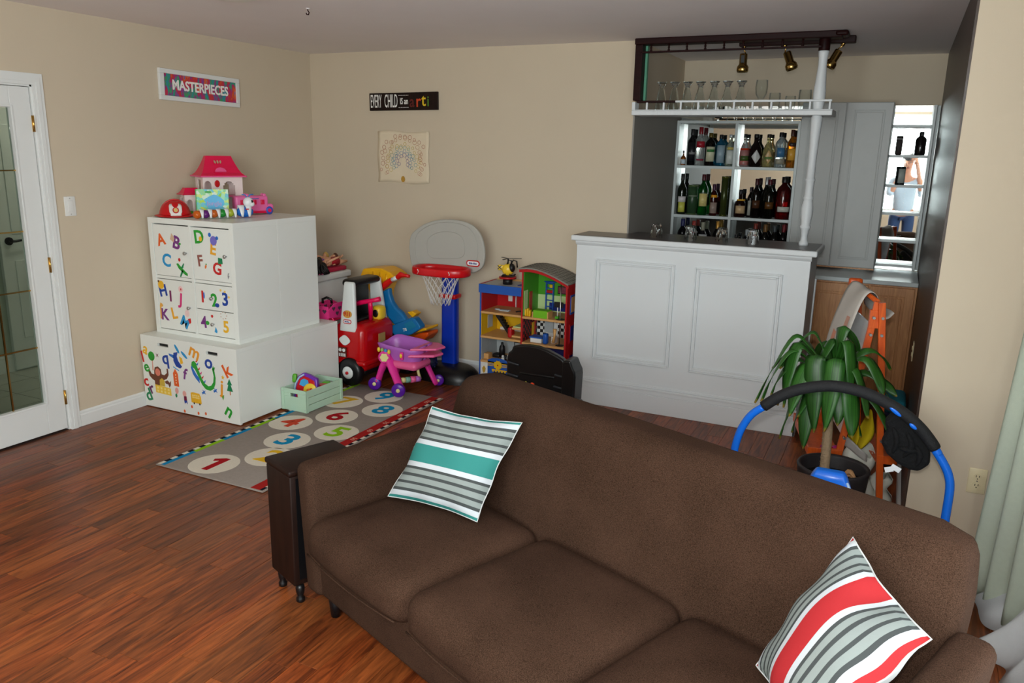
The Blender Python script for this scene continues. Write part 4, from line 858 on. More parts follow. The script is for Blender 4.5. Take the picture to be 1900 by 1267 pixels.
MB().lathe([(0.022, 0), (0.024, 0.006), (0.018, 0.007)], 18, T(-0.045, -0.087, 0.208) @ FRONT).build('clock_ring', m_redp, ph); MB().prism(disc(0.013, 14), 0, 0.004, T(-0.045, -0.0875, 0.208) @ FRONT).build('clock_face', mat('clock_face', (226, 190, 150), 0.5), ph)
# small wing
house_wall(-0.330, -0.185, -0.060, 0.0, 0.140, 'wing_front', [(-0.310, -0.262, 0.080), (-0.246, -0.200, 0.080)])
MB().box((-0.330, -0.052, 0), (-0.322, 0.06, 0.02)).box((-0.330, -0.052, 0.115), (-0.322, 0.06, 0.14)).box((-0.330, -0.052, 0), (-0.322, -0.03, 0.14)).box((-0.330, 0.035, 0), (-0.322, 0.06, 0.14)).build('wing_side', m_pinkw, ph)
MB().box((-0.33, 0.055, 0), (-0.18, 0.063, 0.14)).build('wing_back', m_pinkw, ph)
roof(-0.350, -0.165, -0.080, 0.080, 0.138, 0.042, 0.052, 0.03, 'wing_roof')
MB().rbox((-0.355, -0.105, 0), (-0.275, -0.058, 0.030), 0.006, 2).build('planter', m_limep, ph)

bk = thing('picture_book', 'square jungle picture book standing upright before the playhouse', 'book', (0.330, -1.445, TZ), R(40))
m_bookc = bpy.data.materials.new('jungle_cover'); m_bookc.use_nodes = True
nt, b = nodes_of(m_bookc); vo = nt.nodes.new('ShaderNodeTexVoronoi'); vo.inputs['Scale'].default_value = 46
tc = nt.nodes.new('ShaderNodeTexCoord'); nt.links.new(tc.outputs['Object'], vo.inputs['Vector'])
cr = nt.nodes.new('ShaderNodeValToRGB'); cr.color_ramp.interpolation = 'CONSTANT'
for i, c in enumerate(((90, 200, 170), (150, 220, 170), (60, 180, 200), (190, 220, 90), (120, 200, 120), (200, 225, 200))):
    e = cr.color_ramp.elements[i] if i < 2 else cr.color_ramp.elements.new(i/6)
    e.position = i/6; e.color = (*lin(c), 1)
sx_ = nt.nodes.new('ShaderNodeSeparateColor'); nt.links.new(vo.outputs['Color'], sx_.inputs[0]); nt.links.new(sx_.outputs[0], cr.inputs[0]); nt.links.new(cr.outputs[0], b.inputs['Base Color']); b.inputs['Roughness'].default_value = 0.35
MB().box((-0.095, -0.010, 0.002), (0.105, -0.006, 0.178)).build('front_cover', m_bookc, bk); MB().box((-0.095, 0.010, 0.002), (0.105, 0.014, 0.178)).build('back_cover', m_bookc, bk)
MB().box((-0.088, -0.006, 0.005), (0.100, 0.010, 0.174)).build('pages', mat('paper_white', (236, 234, 226), 0.7), bk); MB().box((-0.101, -0.010, 0.0), (-0.094, 0.014, 0.178)).build('spine', mat('book_spine_green', (30, 150, 60), 0.4), bk)
MB().prism([(0.062*math.cos(2*PI*i/20)*(1+0.12*math.sin(i*3)), 0.048*math.sin(2*PI*i/20)*(1+0.1*math.cos(i*5))) for i in range(20)], 0, 0.0012, T(0.015, -0.0100, 0.092) @ FRONT).build('cover_cloud', mat('cover_sky', (70, 176, 226), 0.4), bk)
textmesh('Jungle', 0.040, 0.001, 0.01, T(0.015, -0.0118, 0.085) @ FRONT).build('cover_title', mat('title_lilac', (170, 150, 200), 0.5), bk)
for lx, lz, a_, c_ in ((-0.06, 0.10, 10, (180, 220, 60)), (0.05, 0.135, 60, (150, 210, 50)), (-0.055, 0.05, -30, (210, 220, 80)), (0.03, 0.022, 5, (180, 215, 50)), (0.06, 0.03, 40, (20, 110, 130)), (-0.02, 0.16, 0, (60, 170, 70))):
    MB().prism(disc(0.022, 10, 0.008), 0, 0.001, T(lx, -0.0101, lz) @ FRONT @ RZ(a_)).build('cover_leaf', mat('leaf_%d_%d_%d' % c_, c_, 0.5), bk)

ct = thing('toy_caterpillar', 'white toy caterpillar with coloured see-through segments on the cube shelf', 'toy', (0.500, -1.485, TZ), R(60)); ct.scale = (0.84, 0.84, 0.9)
m_whp = mat('white_plastic', (236, 238, 240), 0.25, var=0.01)
for i, c in enumerate(((226, 110, 30), (110, 40, 130), (220, 110, 40), (40, 160, 60), (190, 200, 60))):
    xx = -0.225+i*0.062; zc = 0.030+0.002*i
    MB().ell((xx, 0, zc), (0.033, 0.034, 0.030)).build('segment', mat('segment_%d_%d_%d' % c, c, 0.15, trans=0.3, var=0), ct)
    mb = MB()
    mb.sheet(lambda u, v, xx=xx: (xx+0.031+(-0.016+0.032*v)*(0.35+0.65*math.sin(PI*u)), 0.040*math.cos(PI*u), 0.006+0.062*math.sin(PI*u)), 14, 2, 0.006)
    mb.build('saddle', m_whp, ct)
MB().ell((0.135, 0, 0.042), (0.070, 0.042, 0.040)).build('body', mat('blue_plastic', (20, 100, 190), 0.25), ct)
for xx in (0.105, 0.160): MB().sheet(lambda u, v, xx=xx: (xx+(-0.024+0.048*v)*(0.3+0.7*math.sin(PI*u)), 0.047*math.cos(PI*u), 0.010+0.082*math.sin(PI*u)), 14, 2, 0.006).build('saddle', m_whp, ct)
hd_ = MB().ell((0.165, -0.005, 0.112), (0.040, 0.040, 0.038)).ell((0.185, -0.020, 0.100), (0.024, 0.024, 0.020)).build('head', m_whp, ct)
for sy_ in (-0.036, 0.026): MB().ell((0.185, sy_, 0.118), (0.010, 0.006, 0.012)).build('eye', m_black, hd_)
MB().tube([(0.158, 0.0, 0.145), (0.145, 0.0, 0.165), (0.120, 0.0, 0.168)], 0.004, 8).tube([(0.165, 0.0, 0.145), (0.185, 0.0, 0.166), (0.21, 0.0, 0.168)], 0.004, 8).build('antenna', mat('blue_antenna', (40, 130, 210), 0.4), hd_)
MB().box((0.13, -0.050, 0.060), (0.155, -0.044, 0.068)).build('logo_plate', m_redp, ct)

vn = thing('toy_van', 'pink toy bus with round ears on its roof beside the playhouse', 'toy car', (0.405, -1.145, TZ), R(62)); vn.scale = (0.8, 0.8, 0.86)
m_vp = mat('van_pink', (236, 110, 170), 0.3, var=0.02)
MB().rbox((-0.17, -0.055, 0.020), (0.115, 0.055, 0.150), 0.018, 3).rbox((0.06, -0.052, 0.020), (0.165, 0.052, 0.085), 0.022, 3).build('body', m_vp, vn)
MB().rbox((-0.172, -0.058, 0.010), (0.150, 0.058, 0.030), 0.006, 2).build('bumper', m_roofp, vn)
for xx, w in ((-0.13, 0.045), (-0.02, 0.03), (0.045, 0.035)): MB().rbox((xx, -0.0575, 0.080), (xx+w, -0.0535, 0.118), 0.006, 2).build('window', m_roofp, vn)
for xx in (-0.06, 0.09):
    for yy in (-0.03, 0.03): MB().ell((xx, yy, 0.152), (0.016, 0.008, 0.014)).build('roof_ear', m_vp, vn)
for xx in (-0.10, 0.12):
    for yy in (-0.062, 0.050):
        w_ = MB().lathe([(0.020, 0), (0.030, 0.002), (0.032, 0.006), (0.030, 0.012), (0.02, 0.013)], 18, T(xx, yy, 0.032) @ RX(-90)).build('wheel', mat('blue_wheel', (60, 80, 180), 0.35), vn)
        MB().prism(disc(0.015, 14), 0, 0.002, T(xx, yy-0.0005 if yy < 0 else yy+0.013, 0.032) @ FRONT).build('hub', m_roofp, w_)
MB().tube([(-0.08, -0.057, 0.122), (-0.05, -0.058, 0.132), (-0.01, -0.058, 0.126), (0.03, -0.058, 0.130)], 0.003, 6).build('trim_band', mat('blue_trim', (60, 140, 210), 0.4), vn)
# ================================================================= WALL ART
m_rain = bpy.data.materials.new('rainbow_canvas'); m_rain.use_nodes = True
nt, b = nodes_of(m_rain); tc = nt.nodes.new('ShaderNodeTexCoord'); mp = nt.nodes.new('ShaderNodeMapping'); mp.inputs['Scale'].default_value = (1, 1.6, 0.7)
nz = nt.nodes.new('ShaderNodeTexNoise'); nz.inputs['Scale'].default_value = 16; nz.inputs['Detail'].default_value = 4; nz.inputs['Distortion'].default_value = 0.6
nt.links.new(tc.outputs['Object'], mp.inputs[0]); nt.links.new(mp.outputs[0], nz.inputs['Vector'])
cr = nt.nodes.new('ShaderNodeValToRGB'); cols_ = ((30, 60, 150), (40, 140, 160), (60, 160, 80), (120, 60, 150), (190, 40, 90), (200, 50, 40), (220, 110, 40), (60, 90, 180))
for i, c in enumerate(cols_):
    e = cr.color_ramp.elements[0] if i == 0 else cr.color_ramp.elements.new(0.30+0.42*i/7)
    e.color = (*lin(c), 1)
nt.links.new(nz.outputs['Fac'], cr.inputs[0]); nt.links.new(cr.outputs[0], b.inputs['Base Color']); b.inputs['Roughness'].default_value = 0.5
sg = thing('framed_sign', 'white framed rainbow sign reading masterpieces on the wall', 'sign', (0, -1.172, 2.110), R(0))
sg.rotation_euler = (R(-1.2), 0, 0)
L2, H2 = 0.352, 0.1
fm = MB()
for a, b_ in (((0, -L2, -H2), (0.022, L2, -H2+0.030)), ((0, -L2, H2-0.030), (0.022, L2, H2)), ((0, -L2, -H2+0.030), (0.022, -L2+0.036, H2-0.030)), ((0, L2-0.030, -H2+0.030), (0.022, L2, H2-0.030))): fm.box(a, b_)
fm.build('frame', m_trim, sg, bev=0.003); MB().box((0.002, -L2+0.03, -H2+0.02), (0.012, L2-0.02, H2-0.02)).build('canvas', m_rain, sg)
textmesh('MASTERPIECES', 0.088, 0.002, 0.025, T(0.0135, 0, 0.0) @ LEFTW, sx=0.86).build('lettering', mat('sign_white', (244, 242, 236), 0.6), sg)

cs_ = thing('word_plaque', 'long dark wooden plaque with painted words above the child drawing', 'sign', (0.908, 0, 2.090))
cs_.rotation_euler = (0, R(-0.6), 0)
MB().box((-0.313, -0.020, -0.066), (0.313, -0.001, 0.066)).build('board', m_esp, cs_, bev=0.002)
m_wp = mat('white_paint', (240, 238, 232), 0.6)
def wtxt(s, x, z, size, col, sx=1.0, bold=0.01): textmesh(s, size, 0.0015, bold, T(x, -0.0210, z) @ FRONT, sx=sx).build('lettering', col, cs_)
wtxt('EVERY', -0.249, 0, 0.140, m_wp, 0.265, 0.003); wtxt('CHILD', -0.108, 0, 0.140, m_wp, 0.30, 0.003); wtxt('IS an', 0.012, 0, 0.066, m_wp, 0.60, 0.012)
dts = MB()
for z in (0.045, -0.045):
    for i in range(9): dts.prism(disc(0.0028, 8), 0, 0.0012, T(-0.035+i*0.0105, -0.0200, z) @ FRONT)
dts.build('dotted_lines', m_wp, cs_)
for s, x, z, size, c in (('a', 0.085, -0.005, 0.12, (96, 24, 18)), ('r', 0.142, -0.003, 0.13, (206, 70, 30)), ('t', 0.190, 0.004, 0.13, (226, 190, 30)), ('i', 0.230, -0.005, 0.11, (80, 130, 40))): wtxt(s, x, z, size, mat('letter_%d_%d_%d' % c, c, 0.6), 0.9, 0.008)

pp = thing('child_drawing', 'cream paper with a rainbow fan of printed circles taped to the wall', 'drawing', (0.898, 0, 1.668))
m_paper = mat('cream_paper', (226, 210, 182), 0.8, var=0.03)
MB().sheet(lambda u, v: ((u-0.5)*0.475+0.004*math.sin(9*v), -0.006-0.005*math.sin(3*PI*u)*math.sin(2.5*PI*v)-0.004*abs(2*u-1)**3, (v-0.5)*0.395+0.006*math.sin(7*u)), 16, 14, 0.001).build('sheet', m_paper, pp)
rings = {}
rr_ = random.Random(3)
for ring, (rad, n, c) in enumerate(((0.185, 20, (190, 110, 90)), (0.160, 18, (206, 150, 110)), (0.130, 16, (214, 190, 60)), (0.100, 14, (90, 170, 180)), (0.072, 12, (50, 140, 190)), (0.045, 8, (120, 90, 160)))):
    mb = rings.setdefault(c, MB())
    for i in range(n):
        a = R(-32+244*i/(n-1)); q = rad*(1+0.16*rr_.uniform(-1, 1)); s = 0.011+0.006*rr_.random()
        x, z = 1.05*q*math.cos(a), q*math.sin(a)-0.05+0.02
        if z > 0.185 or z < -0.185: continue
        mb.tube([(x+s*math.cos(2*PI*k/12), -0.0128, z+s*math.sin(2*PI*k/12)) for k in range(12)], 0.0011, 4, closed=True)
for c, mb in rings.items(): mb.build('circle_prints', mat('print_%d_%d_%d' % c, c, 0.7), pp)['kind'] = 'stuff'
MB().prism(disc(0.018, 12, 0.024), 0, 0.001, T(-0.0, -0.0125, -0.168) @ FRONT).build('body_print', mat('print_ochre', (186, 140, 50), 0.7), pp)

# ================================================================= HOPSCOTCH RUG
def rug():
    x0, x1, y0, y1 = 0.925, 1.700, -2.545, -0.735
    t = thing('hopscotch_rug', 'grey hopscotch rug with numbered cream circles and red edge strip', 'rug', ((x0+x1)/2, (y0+y1)/2, 0))
    m_rug = mat('grey_rug_pile', (152, 142, 134), 0.95, var=0.12, scale=60, bump=0.35, bscale=420, spec=0.1)
    W = dict(parent=t, world=True)
    base = MB().rbox((x0, y0, 0.0005), (x1, y1, 0.009), 0.004, 2)
    base.build('rug_base', m_rug, **W)
    def rm(c): return mat('rug_yarn_%d_%d_%d' % c, c, 0.95, var=0.08, scale=90, bump=0.25, bscale=420, spec=0.1)
    cream = rm((222, 214, 198)); zt = 0.0092
    for n, x, y, c in ((1, 1.205, -2.390, (170, 26, 34)), (2, 1.400, -2.165, (226, 180, 40)), (3, 1.308, -1.915, (24, 140, 186)), (4, 1.110, -1.657, (206, 74, 50)), (5, 1.480, -1.663, (140, 190, 30)), (6, 1.290, -1.418, (170, 26, 34)), (7, 1.130, -1.145, (214, 170, 50)), (8, 1.475, -1.165, (24, 140, 186)), (9, 1.312, -0.912, (24, 140, 186))):
        MB().prism(disc(0.138, 32), 0, 0.0012, T(x, y, zt-0.0006)).build('number_circle', cream, **W)
        if n == 1: MB().prism([(-0.006, -0.088), (0.034, -0.088), (0.034, 0.088), (0.004, 0.088), (-0.050, 0.052), (-0.036, 0.026), (-0.006, 0.044)], 0, 0.0012, T(x, y, zt+0.0006)).build('number', rm(c), **W)
        else: textmesh(str(n), 0.235, 0.0012, 0.026, T(x, y, zt+0.0010), sx=1.05).build('number', rm(c), **W)
    # striped borders
    L = y1-y0-0.02; n = 44
    blk, wht = MB(), MB()
    for i in range(n):
        a = y0+0.01+L*i/n; b_ = y0+0.01+L*(i+1)/n
        (blk if i % 2 else wht).box((x0+0.006, a, zt-0.001), (x0+0.030, b_, zt+0.0006)); (wht if i % 2 else blk).box((x1-0.030, a, zt-0.001), (x1-0.012, b_, zt+0.0006))
    blk.build('check_border_dark', rm((26, 28, 40)), **W)['kind'] = 'stuff'; wht.build('check_border_light', cream, **W)['kind'] = 'stuff'
    cc = ((24, 130, 180), (140, 190, 30)); m_ = 8
    for i in range(m_): MB().box((x0+0.030, y0+0.01+L*i/m_, zt-0.001), (x0+0.058, y0+0.01+L*(i+1)/m_, zt+0.0006)).build('colour_strip', rm(cc[i % 2]), **W)
    MB().box((x1-0.092, y0+0.01, zt-0.001), (x1-0.030, y1-0.01, zt+0.0006)).build('red_strip', rm((168, 36, 34)), **W)
    k = MB()
    for i, s in enumerate(('100', '90', '80', '70', '60', '50', '40', '30', '20', '10')):
        q = textmesh(s, 0.045, 0.0008, 0.008, T(x1-0.060, y1-0.12-i*0.17, zt+0.0008) @ RZ(-90)); k._add(q.v, q.f)
    k.build('strip_numbers', rm((214, 150, 130)), **W)['kind'] = 'stuff'
rug()

# ================================================================= MINT CRATE AND BABY TOY
m_mint = mat('mint_painted_wood', (184, 214, 190), 0.55, var=0.04, scale=10)
cr_ = thing('mint_crate', 'pale mint slatted wooden crate at the corner of the rug', 'crate', (0.982, -1.285, 0.0105), R(-1))
cw, cl_, ch_ = 0.105, 0.185, 0.150         # half width (x), half length (y), height
for yy in (-cl_, cl_-0.010):
    e = MB()
    for a, b_ in (((-cw, yy, 0), (cw, yy+0.010, 0.098)), ((-cw, yy, 0.122), (cw, yy+0.010, ch_)), ((-cw, yy, 0.098), (-0.032, yy+0.010, 0.122)), ((0.032, yy, 0.098), (cw, yy+0.010, 0.122))): e.box(a, b_)
    e.build('end_board', m_mint, cr_, bev=0.0015)
for xx in (-cw, cw-0.009):
    for k in range(3): MB().box((xx, -cl_+0.010, 0.002+k*0.050), (xx+0.009, cl_-0.010, 0.0485+k*0.050)).build('slat', m_mint, cr_, bev=0.002)
for sx_ in (-1, 1):
    for sy_ in (-1, 1):
        xa, ya_ = sx_*(cw+0.004), sy_*(cl_+0.004)
        p = MB().box((min(xa, xa-sx_*0.024), min(ya_, ya_-sy_*0.004), 0), (max(xa, xa-sx_*0.024), max(ya_, ya_-sy_*0.004), ch_)).box((min(xa, xa-sx_*0.004), min(ya_, ya_-sy_*0.024), 0), (max(xa, xa-sx_*0.004), max(ya_, ya_-sy_*0.024), ch_)).build('corner_post', m_mint, cr_, bev=0.001)
        for z in (0.02, 0.13): MB().cyl((xa-sx_*0.014, ya_, z), (xa-sx_*0.014, ya_+sy_*0.002, z), 0.003, 8).build('nail', m_steel, p)
MB().box((-cw+0.009, -cl_+0.010, 0.003), (cw-0.009, cl_-0.010, 0.010)).build('bottom_board', m_mint, cr_)
bt = thing('baby_activity_toy', 'red and purple baby activity house toy poking out of the mint crate', 'toy', (0.980, -1.365, 0.022), R(20))
m_purp = mat('purple_plastic', (110, 40, 170), 0.3); m_yelp = mat('yellow_plastic', (240, 200, 50), 0.3)
out = [(-0.078, 0), (-0.082, 0.13), (-0.06, 0.190), (-0.02, 0.218), (0.02, 0.206), (0.075, 0.180), (0.082, 0.14), (0.075, 0)]
TM = T(0, 0.02, 0) @ RX(-12) @ FRONT
MB().prism(out, -0.03, 0.018, TM, smooth=False).build('shell', m_purp, bt, bev=0.008, seg=3)
MB().prism([(x*0.80, 0.005+z*0.87) for x, z in out], 0.016, 0.024, TM).build('front_panel', m_redp, bt, bev=0.003)
MB().prism([(-0.03, 0), (-0.02, 0.03), (0.0, 0.042), (0.03, 0.03), (0.035, 0.012), (0.0, -0.012)], 0.022, 0.027, T(-0.005, 0, 0) @ TM @ T(-0.008, 0.135, 0)).build('window', mat('sky_sticker', (60, 160, 215), 0.4), bt)
MB().lathe([(0.046, 0.020), (0.046, 0.030), (0.040, 0.032), (0.0, 0.032)], 24, TM @ T(0.034, 0.100, 0)).build('dial', m_yelp, bt); MB().ell((0.030, 0.100, 0.033), (0.020, 0.012, 0.004), TM).build('dial_bear', mat('orange_print', (220, 110, 30), 0.4), bt); MB().ell((0.042, 0.105, 0.033), (0.010, 0.010, 0.005), TM).build('dial_bear', m_redp, bt)
MB().rbox((-0.105, 0.145, -0.022), (-0.074, 0.205, 0.005), 0.010, 3, TM).build('side_roller', m_limep, bt)
MB().tube([(-0.084, 0.05, 0.02), (-0.070, 0.14, 0.022), (-0.045, 0.186, 0.022), (-0.012, 0.206, 0.022)], 0.006, 8, TM).build('light_strip', mat('pale_blue_plastic', (170, 200, 225), 0.25), bt)
kb = thing('toy_block', 'small red and green toy block inside the mint crate', 'toy', (1.015, -1.215, 0.022), R(15))
MB().rbox((-0.03, -0.04, 0), (0.03, 0.02, 0.118), 0.008, 3).build('red_block', m_redp, kb); MB().rbox((-0.02, 0.022, 0), (0.03, 0.07, 0.122), 0.008, 3).build('green_block', m_limep, kb)

# ================================================================= CORNER STORAGE WITH DOLLS
bn = thing('white_storage_bin', 'tall white lidded storage bin in the corner behind the cube shelf', 'storage bin', (0.335, -0.565, 0))
m_binw = mat('white_bin_plastic', (214, 216, 214), 0.4, var=0.02)
MB().rbox((-0.255, -0.225, 0.0), (0.255, 0.225, 0.745), 0.02, 2).build('bin_body', m_binw, bn); MB().rbox((-0.272, -0.242, 0.742), (0.272, 0.242, 0.795), 0.012, 2).build('lid', m_binw, bn)
dt = thing('doll_tray', 'raspberry tray heaped on the white bin lid', 'tray', (0.395, -0.55, 0.7955))
MB().rbox((-0.19, -0.05, 0.0), (0.19, 0.20, 0.035), 0.012, 2).build('tray_base', mat('raspberry_fabric', (170, 24, 60), 0.6), dt)
m_skin = mat('doll_skin', (226, 168, 132), 0.45)
def doll(label, loc, rz, dress, hair, group='dolls heaped on the white bin'):
    d = thing('fashion_doll', label, 'doll', loc, R(rz), group)
    d.scale = (1.0, 1.0, 1.6)
    mh = mat('doll_hair_%d_%d_%d' % hair, hair, 0.6, bump=0.4, bscale=200); md = mat('doll_dress_%d_%d_%d' % dress, dress, 0.5, var=0.2, scale=50)
    bdy = MB().ell((0.10, 0, 0.022), (0.055, 0.026, 0.020)).tube([(0.05, 0.012, 0.018), (-0.04, 0.022, 0.016), (-0.12, 0.020, 0.014)], [0.014, 0.011, 0.006], 8).tube([(0.05, -0.012, 0.018), (-0.04, -0.02, 0.022), (-0.12, -0.03, 0.014)], [0.014, 0.011, 0.006], 8).tube([(0.145, 0.02, 0.024), (0.10, 0.06, 0.04), (0.04, 0.075, 0.05)], [0.008, 0.006, 0.005], 8).tube([(0.145, -0.02, 0.024), (0.15, -0.07, 0.03), (0.19, -0.09, 0.05)], [0.008, 0.006, 0.005], 8).tube([(0.15, 0, 0.022), (0.175, 0, 0.024)], 0.008, 8).ell((0.195, 0, 0.028), (0.024, 0.020, 0.022)).build('body', m_skin, d)
    MB().lathe([(0.022, 0.14), (0.018, 0.10), (0.026, 0.07), (0.045, 0.0)], 14, T(0, 0, 0.022) @ Sc(1, 1, 0.5) @ RY(90)).build('dress', md, d)
    MB().ell((0.205, 0, 0.030), (0.024, 0.026, 0.026)).tube([(0.215, 0.01, 0.035), (0.25, 0.03, 0.03), (0.28, 0.05, 0.012)], [0.020, 0.018, 0.006], 8).build('hair', mh, d)
doll('doll in a pink dress with blonde hair on the doll heap', (0.40, -0.56, 0.832), 95, (226, 70, 130), (210, 170, 90))
doll('doll in a purple dress with brown hair on the doll heap', (0.485, -0.58, 0.834), 88, (120, 70, 160), (90, 50, 30))
doll('doll in a red dress with black hair at the heap edge', (0.545, -0.44, 0.836), -88, (190, 30, 50), (12, 10, 12))
bh = thing('black_wig', 'bushy black doll wig spilling over the white bin edge', 'wig', (0.555, -0.665, 0.7955))
bm2 = MB()
rw = random.Random(5)
for i in range(70):
    a = rw.uniform(0, 2*PI); rr = rw.uniform(0.02, 0.075); h = 0.085*rw.uniform(0.5, 1)
    bm2.tube(spline([(0, 0, h*0.6), (rr*0.6*math.cos(a), rr*0.6*math.sin(a), h), (rr*math.cos(a), rr*math.sin(a), h*0.55), (1.1*rr*math.cos(a+0.3), 1.1*rr*math.sin(a+0.3), 0.004)], 3), [0.010]*9+[0.004], 5)
bm2.ell((0, 0, 0.035), (0.06, 0.06, 0.035)); bm2.build('hair', mat('black_hair', (10, 9, 10), 0.5), bh)
MB().tube([(0.05*math.cos(2*PI*i/16), 0.05*math.sin(2*PI*i/16), 0.006) for i in range(16)], 0.005, 6, closed=True).build('hair_band', m_hotp, bh)

# ================================================================= RIDE-ON CAR
cp = thing('toy_ride_on_car', 'red ride-on toy car with white pillars and black roof behind the bench', 'toy car', (0.86, -0.60, 0))
m_red2 = mat('glossy_red_plastic', (186, 10, 16), 0.22, var=0.02); m_gw = mat('white_pillar_plastic', (222, 226, 224), 0.3, var=0.02)
W = dict(parent=cp, world=True)
def bulge(v):
    zz = (v.z-0.10)/0.36; k = 1+0.10*math.sin(PI*min(1, max(0, zz)))
    return (0.925+(v.x-0.925)*k, -0.60+(v.y+0.60)*k, v.z)
MB().rbox((0.79, -0.80, 0.10), (1.06, -0.40, 0.465), 0.055, 4, fn=bulge).build('body', m_red2, **W)
MB().rbox((0.775, -0.825, 0.16), (1.085, -0.375, 0.20), 0.018, 3).build('bumper_line', m_red2, **W)
MB().rbox((0.82, -0.76, 0.07), (1.04, -0.44, 0.13), 0.02, 2).build('chassis', m_black, **W)
def pillar(y0, y1, lean, nm):
    MB().rbox((-0.075, -0.018, 0), (0.075, 0.018, 0.37), 0.016, 3, fn=lambda v: (v.x*(1-0.42*v.z/0.37)+0.0, v.y, v.z), m=T(0.925, y0, 0.405) @ RX(lean)).build(nm, m_gw, **W)
pillar(-0.795, 0, -5, 'pillar'); pillar(-0.405, 0, 7, 'pillar')
MB().rbox((0.845, -0.765, 0.752), (0.975, -0.440, 0.805), 0.026, 4, fn=lambda v: (v.x, v.y, v.z-0.9*(v.y+0.605)**2)).build('roof', m_black, **W)
MB().rbox((0.845, -0.74, 0.44), (0.875, -0.46, 0.775), 0.02, 3).build('seat_back', m_black, **W)
MB().rbox((0.84, -0.72, 0.462), (0.95, -0.48, 0.485), 0.01, 2).build('seat', m_black, **W)
for xx in (0.945,):
    for yy, s in ((-0.845, 1), (-0.36, -1)):
        w_ = MB().lathe([(0.045, 0), (0.090, 0.004), (0.105, 0.018), (0.108, 0.04), (0.105, 0.062), (0.09, 0.072), (0.04, 0.074)], 26, T(xx, yy, 0.1085) @ RX(-90 if s > 0 else 90)).build('wheel', m_black, **W)
        MB().lathe([(0.048, 0.0), (0.046, 0.004), (0.030, 0.008), (0.0, 0.008)], 22, T(xx, yy+s*0.001, 0.1085) @ RX(90 if s > 0 else -90)).build('hub_cap', m_gw, w_, world=True)
        MB().lathe([(0.013, 0.0), (0.011, 0.013), (0.0, 0.014)], 14, T(xx, yy-s*0.004, 0.1085) @ RX(90 if s > 0 else -90)).build('hub_button', m_redp, w_, world=True)
cl2 = [(0.046*math.cos(2*PI*i/36)*(1+0.07*math.cos(4*2*PI*i/36+0.4)), 0.036*math.sin(2*PI*i/36)*(1+0.07*math.cos(4*2*PI*i/36))) for i in range(36)]
MB().prism(cl2, 0, 0.006, T(0.905, -0.815, 0.345) @ FRONT).build('cloud_handle', m_gw, **W, bev=0.002)
g = MB().box((0.848, -0.8235, 0.215), (0.918, -0.815, 0.29)).build('gauge_plate', mat('plate_brown', (90, 40, 30), 0.4), **W)
gd = MB()
for xx in (0.866, 0.899): gd.prism(disc(0.013, 12), 0, 0.004, T(xx, -0.8225, 0.270) @ FRONT)
for i in range(4): gd.box((0.855+i*0.016, -0.8265, 0.222), (0.864+i*0.016, -0.823, 0.245))
gd.build('gauge_dials', m_gw, g, world=True)
MB().box((1.094, -0.66, 0.315), (1.100, -0.58, 0.385)).build('side_plate', mat('plate_gold', (170, 140, 80), 0.35), **W)
MB().prism(disc(0.040, 24, 0.028), 0, 0.003, T(0.925, -0.8022, 0.540) @ RX(-5) @ FRONT).build('badge', mat('badge_tan', (206, 150, 60), 0.4), **W)
textmesh('911', 0.044, 0.002, 0.02, T(0.925, -0.8062, 0.540) @ RX(-5) @ FRONT).build('badge_number', m_redp, **W)
def brand(parent, x, y, z, s, M2=None):
    M_ = M2 if M2 is not None else T(x, y, z) @ FRONT
    def rr(w, h, n=6):
        P = []
        for cx, cy, a0 in ((w-h, 0, -90), (-(w-h), 0, 90)):
            for k in range(n+1): a = R(a0+180*k/n); P.append((cx+h*math.cos(a), cy+h*math.sin(a)))
        return P
    o = MB().prism(rr(0.038*s, 0.016*s), 0, 0.002, M_).build('brand_badge', m_redp, parent, world=True)
    MB().prism(rr(0.032*s, 0.010*s), 0.001, 0.003, M_).build('badge_field', m_whp, o, world=True)
    textmesh('little tikes', 0.0135*s, 0.001, 0.03, M_ @ T(0, 0, 0.0034), sx=0.82).build('badge_print', mat('logo_blue', (30, 50, 130), 0.4), o, world=True)
brand(cp, 0.925, -0.8345, 0.488, 1.0, T(0.925, -0.8070, 0.485) @ RX(-5) @ FRONT)
cp.location.z = 0.0097
# ================================================================= DOLL PUSHCHAIR
m_hp = mat('hot_pink_plastic', (240, 60, 140), 0.3); m_hp2 = mat('bright_magenta_plastic', (240, 10, 90), 0.3)
st = thing('doll_pushchair', 'pink doll pushchair with heart cut-outs beside the toy car', 'doll pushchair', (0.69, -0.662, 0))
def heart(s): return [(s*0.062*16*math.sin(t)**3, s*0.062*(13*math.cos(t)-5*math.cos(2*t)-2*math.cos(3*t)-math.cos(4*t))) for t in [2*PI*i/24 for i in range(24)]]
m_heart = mat('heart_shadow', (90, 60, 80), 0.6)  # dark decals paint the shade inside the heart cut-outs
for x0, nm in ((-0.070, 'side_panel'), (0.062, 'side_panel')):
    pts = [(-0.14, 0.50), (0.12, 0.47), (0.14, 0.56), (0.05, 0.605), (-0.08, 0.60), (-0.15, 0.56)]
    o = MB().prism(pts, 0, 0.008, T(x0, 0, 0) @ LEFTW).build(nm, m_hp, st, bev=0.002)
    for hx, hz in ((-0.09, 0.565), (-0.02, 0.56), (0.05, 0.55), (-0.05, 0.525)): MB().prism(heart(0.018), 0, 0.002, T(x0+0.0075, 0, 0) @ LEFTW @ T(hx, hz, 0)).build('heart_shade_decal', m_heart, o)
MB().box((-0.062, -0.145, 0.48), (0.062, -0.137, 0.585)).build('front_panel', m_hp, st, bev=0.002)
for hx, hz in ((-0.03, 0.55), (0.03, 0.548)): MB().prism(heart(0.018), 0, 0.002, T(hx, -0.146, hz) @ FRONT).build('heart_shade_decal', m_heart, st)
